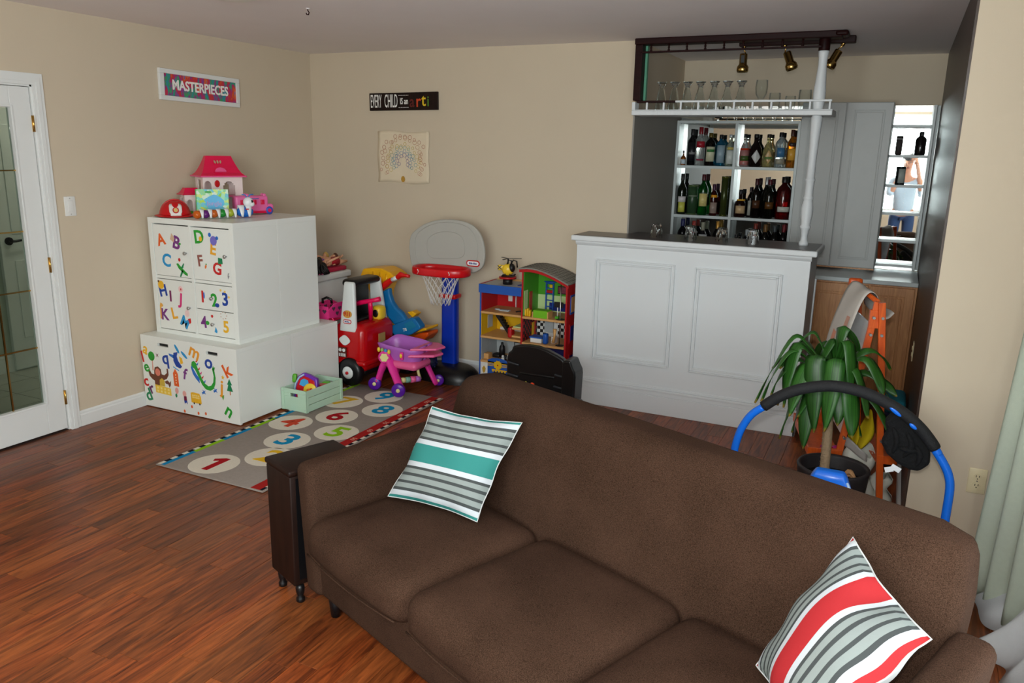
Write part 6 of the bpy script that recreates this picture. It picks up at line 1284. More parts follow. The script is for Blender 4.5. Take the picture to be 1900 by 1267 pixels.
# bathroom
bx('tub', (2.155, -0.27, 0.382), (2.245, -0.20, 0.418), c_wht, bev=0.005); bx('tub_rim', (2.150, -0.275, 0.416), (2.250, -0.195, 0.426), c_blue); bx('shower_curtain', (2.175, YBk-0.03, 0.42), (2.245, YBk-0.012, 0.552), c_gry); bx('red_mat', (2.17, -0.18, 0.382), (2.24, -0.12, 0.388), c_red)
MB().rbox((2.258, -0.285, 0.382), (2.292, -0.24, 0.460), 0.010, 2).build('blue_cupboard', c_blue, **W); bx('toilet_cistern', (2.30, -0.22, 0.382), (2.33, -0.17, 0.43), c_wht)
MB().tube([(2.335, -0.265, 0.400), (2.345, -0.265, 0.45), (2.345, -0.262, 0.50)], [0.012, 0.008, 0.014], 10).build('wooden_doll', c_ply, **W); MB().ell((2.268, -0.05, 0.525), (0.022, 0.012, 0.030)).build('red_bag', c_red, **W); bx('yellow_towel', (XM+0.016, -0.14, 0.40), (XM+0.02, -0.10, 0.50), c_yel); bx('red_post', (XM+0.016, -0.095, 0.39), (XM+0.024, -0.085, 0.555), c_red)

hc = thing('toy_helicopter', 'yellow and black toy helicopter parked on the red rooftop helipad', 'toy helicopter', (1.925, -0.19, 0.8345), R(20))
MB().ell((0, 0, 0.052), (0.046, 0.034, 0.044)).rbox((-0.075, -0.010, 0.045), (-0.03, 0.010, 0.085), 0.008, 2).build('body', m_yelp, hc)
MB().ell((0.028, -0.004, 0.065), (0.026, 0.031, 0.034)).build('cockpit', c_blk, hc)
sk = MB()
for yy in (-0.026, 0.026): sk.tube([(-0.045, yy, 0.006), (0.04, yy, 0.006), (0.055, yy, 0.014)], 0.005, 8).cyl((-0.02, yy, 0.006), (-0.015, yy*0.6, 0.03), 0.004, 6).cyl((0.02, yy, 0.006), (0.015, yy*0.6, 0.03), 0.004, 6)
sk.build('skids', c_blk, hc); MB().cyl((0, 0, 0.09), (0, 0, 0.135), 0.005, 8).build('mast', c_blk, hc)
for k, a in enumerate((10, 130, 250)): MB().box((0, -0.006, 0.132), (0.085 if k else 0.10, 0.006, 0.135), RZ(a)).build('rotor_blade', c_blk, hc)
tr_ = MB()
for a in (45, -45): tr_.box((-0.020, -0.0015, -0.003), (0.020, 0.0015, 0.003), T(-0.06, -0.013, 0.068) @ RY(a))
tr_.build('tail_rotor', c_blk, hc); MB().tube([(0.02, -0.01, 0.09), (0.04, -0.01, 0.125), (0.065, -0.008, 0.115), (0.07, -0.006, 0.07)], 0.005, 8).tube([(-0.005, -0.01, 0.09), (0.005, -0.012, 0.125), (0.025, -0.012, 0.12), (0.028, -0.01, 0.09)], 0.005, 8).build('handle_straps', c_blk, hc)

# ================================================================= BLACK TOY CONSOLE
bc_ = thing('toy_console', 'black plastic toy kitchen panel with small coloured knobs behind the sofa', 'toy', (2.58, -0.95, 0))
W = dict(parent=bc_, world=True)
m_bk2 = mat('black_toy_plastic', (9, 9, 11), 0.32, var=0.1)
pan = [(2.324, 0.02), (2.324, 0.455), (2.335, 0.488), (2.359, 0.507), (2.363, 0.532), (2.41, 0.546), (2.467, 0.553), (2.533, 0.552), (2.598, 0.538), (2.668, 0.512), (2.705, 0.495), (2.720, 0.48), (2.740, 0.43), (2.745, 0.40), (2.745, 0.02)]
MB().prism(pan, 0, 0.05, T(0, -0.95, 0) @ FRONT).build('back_panel', m_bk2, **W, bev=0.012, seg=3)
sd = [(-1.00, 0.02), (-1.00, 0.40), (-0.995, 0.47), (-0.97, 0.497), (-0.86, 0.47), (-0.84, 0.02)]
MB().prism([(2.72, 0.02), (2.72, 0.48), (2.735, 0.498), (2.775, 0.498), (2.79, 0.462), (2.808, 0.43), (2.812, 0.40), (2.802, 0.02)], 0, 0.14, T(0, -0.90, 0) @ FRONT).build('side_fin', m_bk2, **W, bev=0.010, seg=3)
MB().rbox((2.25, -1.26, 0.225), (2.86, -1.0, 0.265), 0.018, 3).build('worktop', m_bk2, **W)
MB().rbox((2.30, -1.22, 0.0), (2.82, -1.0, 0.226), 0.012, 2).build('cabinet', m_bk2, **W)
for x, z in ((2.375, 0.424), (2.372, 0.347), (2.70, 0.385), (2.695, 0.31)): MB().rbox((x-0.04, -1.012, z-0.008), (x+0.04, -0.998, z+0.006), 0.005, 2, m=T(x, 0, z) @ RY(8) @ T(-x, 0, -z)).build('grip_ledge', mat('dark_grey_plastic', (40, 42, 46), 0.3), **W)
MB().lathe([(0.017, 0), (0.016, 0.010), (0, 0.012)], 16, T(2.51, -1.0, 0.299) @ FRONT).build('orange_knob', mat('orange_knob', (246, 70, 20), 0.35), **W)
MB().ell((2.464, -1.002, 0.306), (0.008, 0.005, 0.012)).build('yellow_knob', mat('olive_knob', (190, 190, 60), 0.4), **W)
for x, z in ((2.378, 0.309), (2.694, 0.268)): MB().ell((x, -1.002, z), (0.006, 0.004, 0.006)).build('screw_cap', m_gw, **W)
for i in range(4): MB().ell((2.56+i*0.03, -1.002, 0.29-i*0.006), (0.006, 0.004, 0.008)).build('small_button', mat('dark_grey_plastic', (40, 42, 46), 0.3), **W)
MB().rbox((2.42, -1.006, 0.36), (2.66, -0.998, 0.375), 0.004, 2).build('moulded_line', m_bk2, **W)
# ================================================================= SOFA
m_sofa = bpy.data.materials.new('brown_chenille'); m_sofa.use_nodes = True
nt, b = nodes_of(m_sofa); tc = nt.nodes.new('ShaderNodeTexCoord')
n1 = nt.nodes.new('ShaderNodeTexNoise'); n1.inputs['Scale'].default_value = 400; n1.inputs['Detail'].default_value = 2
n2 = nt.nodes.new('ShaderNodeTexNoise'); n2.inputs['Scale'].default_value = 5; n2.inputs['Detail'].default_value = 3
nt.links.new(tc.outputs['Object'], n1.inputs['Vector']); nt.links.new(tc.outputs['Object'], n2.inputs['Vector'])
ad = nt.nodes.new('ShaderNodeMath'); ad.operation = 'MULTIPLY_ADD'; ad.inputs[1].default_value = 0.35; nt.links.new(n2.outputs['Fac'], ad.inputs[0]); nt.links.new(n1.outputs['Fac'], ad.inputs[2])
cr = nt.nodes.new('ShaderNodeValToRGB'); cr.color_ramp.elements[0].position = 0.40; cr.color_ramp.elements[1].position = 0.90
cr.color_ramp.elements[0].color = (*lin((34, 22, 16)), 1); cr.color_ramp.elements[1].color = (*lin((76, 55, 43)), 1)
nt.links.new(ad.outputs[0], cr.inputs[0]); nt.links.new(cr.outputs[0], b.inputs['Base Color'])
bu = nt.nodes.new('ShaderNodeBump'); bu.inputs['Strength'].default_value = 0.2; bu.inputs['Distance'].default_value = 0.004; nt.links.new(n1.outputs['Fac'], bu.inputs['Height']); nt.links.new(bu.outputs[0], b.inputs['Normal'])
b.inputs['Roughness'].default_value = 0.95; b.inputs['Specular IOR Level'].default_value = 0.05; b.inputs['Sheen Weight'].default_value = 0.0; b.inputs['Sheen Roughness'].default_value = 0.5
SA = R(-22)
sf = thing('sofa', 'brown fabric three-seat sofa with loose seat cushions', 'sofa', (2.60, -3.275, 0), SA)
SLn = 2.06; AW = 0.105
MB().rbox((0.012, 0.012, 0.10), (SLn-0.012, 0.82, 0.285), 0.025, 3).build('base', m_sofa, sf)
def armfn(x0, x1):
    def fn(v):
        t = min(1, max(0, (v.y)/0.75)); z = v.z
        if z > 0.3: z += 0.045*t
        out = 0.050*min(1, max(0, (z-0.1)/0.5))-0.012
        return (v.x+(-out if x0 < 0.5 else out), v.y - (0.012*math.sin(PI*min(1, max(0, (z-0.1)/0.5))) if v.y < 0.3 else 0), z)
    return fn
for x0, x1 in ((0.0, AW), (SLn-AW, SLn)): MB().rbox((x0, -0.005, 0.10), (x1, 0.70, 0.605), 0.034, 5, fn=armfn(x0, x1)).build('arm', m_sofa, sf)
cw_ = (SLn-2*AW)/3
def cush(x0, x1):
    mb = MB(); N = 26
    cx, hx = (x0+x1)/2, (x1-x0)/2
    y0, y1, z0, z1 = -0.055, 0.56, 0.285, 0.440
    cy, hy, cz, hz = (y0+y1)/2, (y1-y0)/2, (z0+z1)/2, (z1-z0)/2
    bm = bmesh.new(); bmesh.ops.create_cube(bm, size=2); bmesh.ops.subdivide_edges(bm, edges=list(bm.edges), cuts=13, use_grid_fill=True)
    for v in bm.verts:
        p = v.co
        # rounded box with a soft crown
        q = Vector((p.x*hx, p.y*hy, p.z*hz)); r = 0.062
        inner = Vector((max(-hx+r, min(hx-r, q.x)), max(-hy+r, min(hy-r, q.y)), max(-hz+r, min(hz-r, q.z))))
        d = q-inner
        if d.length > 1e-6: d = d.normalized()*r
        q = inner+d
        crown = (1-(q.x/hx)**2)*(1-(q.y/hy)**2)
        if q.z > 0: q.z += 0.026*crown
        if q.y < 0: q.y -= 0.018*(1-(q.x/hx)**2)*(1-(q.z/hz)**2*0.6)
        v.co = q+Vector((cx, cy, cz))
    bm.verts.index_update(); mb._add([v.co.copy() for v in bm.verts], [[v.index for v in f.verts] for f in bm.faces], None, 0, True); bm.free()
    o = mb.build('seat_cushion', m_sofa, sf)
    zs = cz+0.004
    MB().tube([(x0+0.03+(x1-x0-0.06)*t, y0-0.018*(1-(2*t-1)**2)-0.0005, zs-0.050) for t in [i/12 for i in range(13)]], 0.0030, 6).build('front_seam', m_sofa, o)
for i in range(3): cush(AW+i*cw_+0.002, AW+(i+1)*cw_-0.002)
def backfn(v):
    z = v.z; t = (z-0.28)/0.57
    y = v.y+0.14*t
    x = v.x
    if z > 0.70: 
        e = (z-0.70)/0.15; x = SLn/2+(v.x-SLn/2)*(1-0.02*e)
    return (x, y, z)
bkm = MB(); bm = bmesh.new(); bmesh.ops.create_cube(bm, size=2); bmesh.ops.subdivide_edges(bm, edges=list(bm.edges), cuts=19, use_grid_fill=True)
hx, hy, hz = (SLn-0.10)/2, 0.095, 0.285
for v in bm.verts:
    q = Vector((v.co.x*hx, v.co.y*hy, v.co.z*hz)); r = 0.07
    inner = Vector((max(-hx+r, min(hx-r, q.x)), max(-hy+r, min(hy-r, q.y)), max(-hz+r, min(hz-r, q.z)))); d = q-inner
    if d.length > 1e-6: d = d.normalized()*r
    q = inner+d
    if q.y < 0: q.y -= 0.018*(1-(q.x/hx)**4)*(1-(q.z/hz)**2)
    for bx_ in (-0.62, 0.0, 0.62):          # button dimples
        dd = math.hypot(q.x-bx_*1.0, q.z-0.06)
        if q.y < 0: q.y += 0.012*math.exp(-(dd/0.045)**2)
    v.co = Vector(backfn(q+Vector((SLn/2, 0.63, 0.565))))
bm.verts.index_update(); bkm._add([v.co.copy() for v in bm.verts], [[v.index for v in f.verts] for f in bm.faces], None, 0, True); bm.free()
BKO = bkm.build('backrest', m_sofa, sf)
for xx in (0.10, SLn-0.10):
    for yy in (0.07, 0.76): MB().cyl((xx, yy, 0.101), (xx, yy, 0.0), 0.028, 14, r2=0.018).build('leg', m_black, sf)

# end table beside the sofa
et = thing('end_table', 'narrow dark espresso wood side table against the sofa arm', 'table', (2.60, -3.275, 0), SA)
Mt = dict(parent=et)
def flare(v):
    z = v.z; k = 1+0.035*math.sin(PI*min(1, max(0, (z-0.1)/0.45)))
    return (-0.163+(v.x+0.163)*k, 0.135+(v.y-0.135)*k, z)
MB().rbox((-0.262, -0.012, 0.075), (-0.065, 0.285, 0.530), 0.006, 2, fn=flare).build('body', m_esp, **Mt)
MB().rbox((-0.268, -0.018, 0.530), (-0.060, 0.290, 0.556), 0.010, 3).build('top_board', m_esp, **Mt)
MB().box((-0.0640, 0.01, 0.10), (-0.0610, 0.26, 0.52)).build('seam_strip', m_black, **Mt)
for xx in (-0.225, -0.075):
    for yy in (0.015, 0.25): MB().lathe([(0.013, 0.0), (0.017, 0.004), (0.017, 0.018), (0.011, 0.026), (0.016, 0.040), (0.018, 0.060), (0.014, 0.076)], 14, T(xx, yy, 0)).build('bun_foot', m_black, **Mt)

# ================================================================= STRIPED PILLOWS
def stripe_mat(name, accent):
    m = bpy.data.materials.new(name); m.use_nodes = True; nt, b = nodes_of(m)
    uv = nt.nodes.new('ShaderNodeUVMap'); uv.uv_map = 'UVMap'; sp_ = nt.nodes.new('ShaderNodeSeparateXYZ'); nt.links.new(uv.outputs[0], sp_.inputs[0])
    cr = nt.nodes.new('ShaderNodeValToRGB'); cr.color_ramp.interpolation = 'CONSTANT'
    w, g, d, a = (184, 189, 193), (131, 139, 136), (64, 68, 68), accent
    half = [(0.0, a), (0.03, w), (0.085, d), (0.115, g), (0.165, d), (0.195, g), (0.25, d), (0.28, g), (0.325, d), (0.352, w), (0.405, a)]
    full = half+[(0.595, w)]+[(0.648, d), (0.675, g), (0.72, d), (0.75, g), (0.805, d), (0.835, g), (0.885, d), (0.915, w), (0.97, a)]
    for i, (p, c) in enumerate(full):
        e = cr.color_ramp.elements[i] if i < 2 else cr.color_ramp.elements.new(p)
        e.position = p; e.color = (*lin(c), 1)
    nt.links.new(sp_.outputs[1], cr.inputs[0]); nt.links.new(cr.outputs[0], b.inputs['Base Color'])
    nz = nt.nodes.new('ShaderNodeTexNoise'); nz.inputs['Scale'].default_value = 240; bu = nt.nodes.new('ShaderNodeBump'); bu.inputs['Strength'].default_value = 0.12; bu.inputs['Distance'].default_value = 0.003
    tc = nt.nodes.new('ShaderNodeTexCoord'); nt.links.new(tc.outputs['Object'], nz.inputs['Vector']); nt.links.new(nz.outputs['Fac'], bu.inputs['Height']); nt.links.new(bu.outputs[0], b.inputs['Normal'])
    b.inputs['Roughness'].default_value = 0.8; b.inputs['Specular IOR Level'].default_value = 0.2
    return m
def pillow(name, label, A, B, C, D, thick, m_front, m_back, dent=None, piping=None):
    """corners A top-left, B top-right, C bottom-right, D bottom-left (world), puffed along the normal"""
    A, B, C, D = (Vector(p) for p in (A, B, C, D)); ctr = (A+B+C+D)/4
    n = ((B-A).cross(D-A)).normalized()
    if n.dot(CAM-ctr) < 0: n = -n
    t = thing(name, label, 'pillow', tuple(ctr), 0)
    N = 30; rz_ = random.Random(hash(label) % 1000)
    def pt(u, v, side):
        s, q = 2*u-1, 2*v-1
        pin = 0.075                          # edges curve in between the corners
        uu = 0.5+0.5*s*(1-pin*(1-q*q)); vv = 0.5+0.5*q*(1-pin*(1-s*s))
        p = (D*(1-uu)+C*uu)*(1-vv)+(A*(1-uu)+B*uu)*vv
        h = thick*((1-s**2)**0.55)*((1-q**2)**0.55)
        w = 0.004*math.sin(9*u+3*v)*(1-s*s)*(1-q*q)+0.009*math.sin(14*v)*abs(s)**3*(1-q*q)+0.009*math.sin(16*u)*abs(q)**3*(1-s*s)
        if dent and side > 0: h *= 1-dent[2]*math.exp(-((u-dent[0])**2+(v-dent[1])**2)/0.02)
        return p+n*(side*h+w)-ctr
    for side, mm, nm in ((1, m_front, 'front_fabric'), (-1, m_back, 'back_fabric')):
        mb = MB(); P = [(i/N, j/N) for j in range(N+1) for i in range(N+1)]
        vs = [pt(u, v, side) for u, v in P]; fs = []
        for j in range(N):
            for i in range(N):
                f = (j*(N+1)+i, j*(N+1)+i+1, (j+1)*(N+1)+i+1, (j+1)*(N+1)+i)
                fs.append(f if side > 0 else f[::-1])
        mb._add(vs, fs, None, 0, True); o = mb.build(nm, mm, t)
        ul = o.data.uv_layers.new(name='UVMap')
        for poly in o.data.polygons:
            for li in poly.loop_indices: ul.data[li].uv = P[o.data.loops[li].vertex_index]
    ed = [pt(i/20, 0, 0) for i in range(20)]+[pt(1, i/20, 0) for i in range(20)]+[pt(1-i/20, 1, 0) for i in range(20)]+[pt(0, 1-i/20, 0) for i in range(20)]
    MB().tube(ed, 0.0022, 6, closed=True).build('piping', piping or m_back, t)
    return t
m_pb = mat('off_white_cotton', (186, 186, 184), 0.85, spec=0.2)
pillow('throw_pillow', 'grey and white striped pillow with a teal centre band on the sofa', (2.965, -2.945, 0.79), (3.335, -2.930, 0.785), (3.265, -3.135, 0.468), (2.875, -3.115, 0.472), 0.080, stripe_mat('teal_striped_cotton', (48, 122, 116)), m_pb)
pillow('throw_pillow', 'grey and white striped pillow with red bands in the sofa corner', (4.280, -3.530, 0.485), (4.462, -3.345, 0.800), (4.640, -3.640, 0.740), (4.420, -3.800, 0.475), 0.085, stripe_mat('red_striped_cotton', (166, 40, 44)), m_pb, dent=(1.0, 0.45, 0.8))
# ================================================================= MINI TRAMPOLINE WITH HANDLE
tp = thing('mini_trampoline', 'toddler trampoline with arched blue handlebar padded in black foam', 'trampoline', (4.357, -2.20, 0))
m_azt = mat('bright_blue_tube', (24, 110, 226), 0.25, var=0.02); m_foam = mat('black_foam', (24, 24, 26), 0.75, var=0.15, scale=60, bump=0.3, bscale=300)
W = dict(parent=tp, world=True)
def P2(lst, y=-2.0): return [(x, y, z) for x, z in lst]
tubeL = [(3.935, 0.05), (3.935, 0.30), (3.938, 0.457), (3.952, 0.550), (3.974, 0.610), (4.002, 0.655), (4.043, 0.692)]
foam = [(4.043, 0.694), (4.104, 0.748), (4.177, 0.790), (4.264, 0.818), (4.337, 0.826), (4.425, 0.816), (4.506, 0.789), (4.58, 0.752), (4.64, 0.706), (4.68, 0.663), (4.708, 0.626)]
tubeR = [(4.709, 0.621), (4.745, 0.570), (4.768, 0.524), (4.779, 0.469), (4.780, 0.348), (4.780, 0.05)]
MB().tube(spline(P2(tubeL), 4), 0.0165, 12).build('handle_tube', m_azt, **W); MB().tube(spline(P2(tubeR), 4), 0.0165, 12).build('handle_tube', m_azt, **W)
MB().tube(spline(P2([(4.60, 0.738), (4.64, 0.706), (4.68, 0.663), (4.708, 0.626), (4.722, 0.605)]), 4), 0.0165, 12).build('handle_core', m_azt, **W)
fo = MB().tube(spline(P2(foam), 4), [0.023]+[0.0235]*39+[0.022], 14).build('foam_sleeve', m_foam, **W)
for (x, z), l in (((4.552, 0.7655), 0.030), ((4.622, 0.7155), 0.018)):       # torn foam showing the tube
    MB().ell((x, -2.0-0.0195, z-0.006), (l, 0.006, 0.009), m=T(x, 0, z) @ RY(36) @ T(-x, 0, -z)).build('torn_patch', m_azt, fo, world=True)
N = 48; Rr = 0.462
MB().tube([(4.357+Rr*math.cos(2*PI*i/N), -2.20+Rr*math.sin(2*PI*i/N), 0.235) for i in range(N)], 0.015, 10, closed=True).build('ring_frame', m_steel, **W)
MB().sheet(lambda u, v: (4.357+(0.355+0.125*v)*math.cos(2*PI*u), -2.20+(0.355+0.125*v)*math.sin(2*PI*u), 0.252+0.012*math.sin(PI*v)), 48, 5, 0.008).build('edge_pad', mat('dark_blue_vinyl', (26, 40, 130), 0.4), **W)
MB().prism([(4.357+0.36*math.cos(2*PI*i/N), -2.20+0.36*math.sin(2*PI*i/N)) for i in range(N)], 0.240, 0.246).build('jump_mat', m_black, **W)
for k in range(4):
    a = R(0+90*k); MB().tube([(4.357+0.455*math.cos(a), -2.20+0.455*math.sin(a), 0.225), (4.357+0.455*math.cos(a), -2.20+0.455*math.sin(a), 0.0)], 0.0155, 10).build('leg', m_steel, **W)
bt_ = thing('blue_toy_shell', 'bright blue plastic toy with a dark blue stripe standing behind the sofa', 'toy', (4.345, -2.20, 0.2465))
m_dbl = mat('deep_blue_plastic', (16, 16, 190), 0.25); m_ltb = mat('ice_blue_plastic', (176, 206, 236), 0.3)
def hull(v):
    z = v.z; f = max(0.0, min(1.0, (z)/0.29)); k = 1.0-0.66*f**1.1
    return (v.x*k, v.y*(1-0.45*f), z)
MB().rbox((-0.165, -0.055, 0), (0.165, 0.055, 0.29), 0.03, 4, fn=hull).build('shell', m_azt, bt_)
MB().sheet(lambda u, v: ((-0.012+0.024*u)*(1+1.0*(1-v))+0.02*(1-v), -0.058+0.030*v, 0.03+0.245*v), 3, 8, 0.006).build('stripe', m_dbl, bt_)
for s in (-1, 1): MB().tube([(s*0.158, -0.045, 0.02), (s*0.128, -0.042, 0.10), (s*0.098, -0.034, 0.19), (s*0.066, -0.028, 0.26)], [0.010, 0.009, 0.008, 0.005], 8).build('side_trim', m_ltb, bt_)
MB().ell((-0.012, -0.056, 0.195), (0.026, 0.012, 0.018)).build('lens', m_dbl, bt_)
MB().box((-0.026, -0.0685, 0.194), (0.002, -0.0665, 0.199)).build('logo_print', m_whp, bt_)

bg = thing('black_fleece', 'black fleece garment with a white care tag hung on the trampoline handle', 'garment', (4.60, -1.955, 0.50))
W = dict(parent=bg, world=True)
ol_ = [(4.514, 0.70), (4.528, 0.661), (4.512, 0.606), (4.540, 0.560), (4.585, 0.525), (4.631, 0.508), (4.665, 0.507), (4.70, 0.545), (4.697, 0.585), (4.690, 0.615), (4.655, 0.655), (4.61, 0.700), (4.575, 0.738), (4.545, 0.745)]
bm = bmesh.new()
mbg = MB().prism(ol_, -0.028, 0.028, T(0, -1.948, 0) @ FRONT); 
o = mbg.build('cloth', mat('black_fleece', (7, 7, 9), 0.9, bump=0.6, bscale=60), **W, bev=0.018, seg=3)
fd = MB()
for a, c, e in (((4.55, 0.68), (4.57, 0.63), (4.56, 0.57)), ((4.60, 0.67), (4.625, 0.62), (4.60, 0.56)), ((4.64, 0.62), (4.66, 0.58), (4.65, 0.53)), ((4.58, 0.60), (4.62, 0.595), (4.66, 0.60))): fd.tube(spline([(a[0], -1.976, a[1]), (c[0], -1.982, c[1]), (e[0], -1.976, e[1])], 4), [0.004, 0.008, 0.010, 0.011, 0.011, 0.010, 0.009, 0.007, 0.003], 8)
fd.build('folds', mat('black_fleece', (7, 7, 9), 0.9), o, world=True)
MB().box((4.560, -1.984, 0.500), (4.598, -1.982, 0.522), T(4.58, 0, 0.51) @ RY(25) @ T(-4.58, 0, -0.51)).box((4.540, -1.986, 0.490), (4.572, -1.984, 0.512), T(4.55, 0, 0.50) @ RY(-20) @ T(-4.55, 0, -0.50)).build('care_tag', m_whp, **W)

# ================================================================= POTTED PLANT
pt_ = thing('potted_dracaena', 'potted dracaena with a bare trunk and drooping strap leaves in black pot', 'plant', (4.326, -1.455, 0))
m_pot = mat('charcoal_pot', (46, 42, 44), 0.55, var=0.08, scale=20); m_soil = mat('dark_soil', (22, 16, 12), 0.95, var=0.4, scale=60, bump=0.6, bscale=90); m_trunk = mat('pale_bark', (164, 138, 108), 0.8, var=0.2, scale=40, bump=0.5, bscale=80)
MB().lathe([(0.128, 0), (0.140, 0.01), (0.165, 0.265), (0.168, 0.275), (0.165, 0.283), (0.153, 0.283), (0.149, 0.270), (0.140, 0.20)], 36, cap=False).build('pot', m_pot, pt_)
MB().lathe([(0.143, 0.215), (0.09, 0.222), (0.0, 0.226)], 28).build('soil', m_soil, pt_)
tk = MB().tube(spline([(-0.036, -0.02, 0.20), (-0.038, -0.022, 0.33), (-0.042, -0.024, 0.46), (-0.050, -0.026, 0.60)], 5), 0.0225, 14).build('trunk', m_trunk, pt_)
rg = MB()
for i in range(14):
    t = i/14; z = 0.25+0.34*t; x = -0.037-0.012*t; rg.tube([(x+0.0228*math.cos(2*PI*k/12), -0.022+0.0228*math.sin(2*PI*k/12), z+0.002*math.sin(i)) for k in range(12)], 0.0012, 4, closed=True)
rg.build('bark_rings', m_trunk, tk)['kind'] = 'stuff'
dm = MB(); rr_ = random.Random(11)
for i in range(9):
    a = rr_.uniform(-0.5, 1.6); dm.tube(spline([(0.03+0.02*rr_.random(), -0.03+0.02*rr_.random(), 0.222), (0.04+0.04*math.cos(a), -0.04+0.03*math.sin(a), 0.26+0.03*rr_.random()), (0.05+0.06*math.cos(a+0.4), -0.05+0.04*math.sin(a), 0.23+0.03*rr_.random())], 4), [0.006]*8+[0.003], 6)
dm.build('dry_shoot', mat('dry_shoot', (186, 140, 96), 0.8), pt_)
m_leaf = bpy.data.materials.new('dracaena_leaf'); m_leaf.use_nodes = True; nt, b = nodes_of(m_leaf)
tc = nt.nodes.new('ShaderNodeTexCoord'); sp_ = nt.nodes.new('ShaderNodeUVMap'); sp_.uv_map = 'UVMap'; se = nt.nodes.new('ShaderNodeSeparateXYZ'); nt.links.new(sp_.outputs[0], se.inputs[0])
wv = nt.nodes.new('ShaderNodeTexNoise'); wv.inputs['Scale'].default_value = 1.0; mpp = nt.nodes.new('ShaderNodeMapping'); mpp.inputs['Scale'].default_value = (16, 1.5, 1); nt.links.new(sp_.outputs[0], mpp.inputs[0]); nt.links.new(mpp.outputs[0], wv.inputs['Vector'])
cr = nt.nodes.new('ShaderNodeValToRGB'); cr.color_ramp.elements[0].position = 0.3; cr.color_ramp.elements[1].position = 0.7; cr.color_ramp.elements[0].color = (*lin((12, 52, 12)), 1); cr.color_ramp.elements[1].color = (*lin((54, 112, 34)), 1)
nt.links.new(wv.outputs['Fac'], cr.inputs[0])
c2 = nt.nodes.new('ShaderNodeValToRGB'); c2.color_ramp.elements[0].position = 0.94; c2.color_ramp.elements[1].position = 1.0; c2.color_ramp.elements[0].color = (0, 0, 0, 1); c2.color_ramp.elements[1].color = (1, 1, 1, 1); nt.links.new(se.outputs[1], c2.inputs[0])
mx = nt.nodes.new('ShaderNodeMix'); mx.data_type = 'RGBA'; nt.links.new(c2.outputs[0], mx.inputs[0]); nt.links.new(cr.outputs[0], mx.inputs[6]); mx.inputs[7].default_value = (*lin((190, 150, 60)), 1)
oi = nt.nodes.new('ShaderNodeObjectInfo'); hs = nt.nodes.new('ShaderNodeHueSaturation'); mr_ = nt.nodes.new('ShaderNodeMapRange'); mr_.inputs[3].default_value = 0.7; mr_.inputs[4].default_value = 1.25; nt.links.new(oi.outputs['Random'], mr_.inputs[0]); nt.links.new(mr_.outputs[0], hs.inputs['Value']); nt.links.new(mx.outputs[2], hs.inputs['Color']); nt.links.new(hs.outputs[0], b.inputs['Base Color'])
b.inputs['Roughness'].default_value = 0.45
def leaf(base, apex, tip, w, twist=0.0):
    pts = spline([base, tuple(Vector(base).lerp(Vector(apex), 0.55)+Vector((0, 0, 0.03))), apex, tuple(Vector(apex).lerp(Vector(tip), 0.5)+(Vector(tip)-Vector(base)).normalized()*0.02), tip], 5); n = len(pts)-1
    bv = Vector(base); hd = Vector((tip[0]-base[0], tip[1]-base[1], 0)); hd = hd.normalized() if hd.length > 1e-3 else Vector((1, 0, 0)); sd = Vector((-hd.y, hd.x, 0))
    vs = []; fs = []; uv = []
    for i, p in enumerate(pts):
        t = i/n; ww = w*(0.30+0.70*min(1, t*2.4))*(1-max(0, (t-0.62)/0.38)**1.7)+0.0008
        tg = (pts[min(i+1, n)]-pts[max(i-1, 0)]).normalized(); s2 = (sd-tg*sd.dot(tg)).normalized(); nn = s2.cross(tg); s2 = Matrix.Rotation(twist*t, 3, tg) @ s2; nn = s2.cross(tg)
        for k, e in enumerate((-1, -0.5, 0, 0.5, 1)): vs.append(p+s2*(ww*e)+nn*(0.30*ww*(abs(e)-0.5)+0.006*math.sin(11*t+e*2)*t)); uv.append((k/4, t))
    for i in range(n):
        for k in range(4): fs.append((i*5+k, i*5+k+1, (i+1)*5+k+1, (i+1)*5+k))
    mb = MB(); mb._add(vs, fs, None, 0, True); o = mb.build('leaf', m_leaf, pt_, world=True)
    ul = o.data.uv_layers.new(name='UVMap')
    for li, l in enumerate(o.data.loops): ul.data[li].uv = uv[l.vertex_index]
    so = o.modifiers.new('thickness', 'SOLIDIFY'); so.thickness = 0.0014
CX, CY = 4.272, -1.482
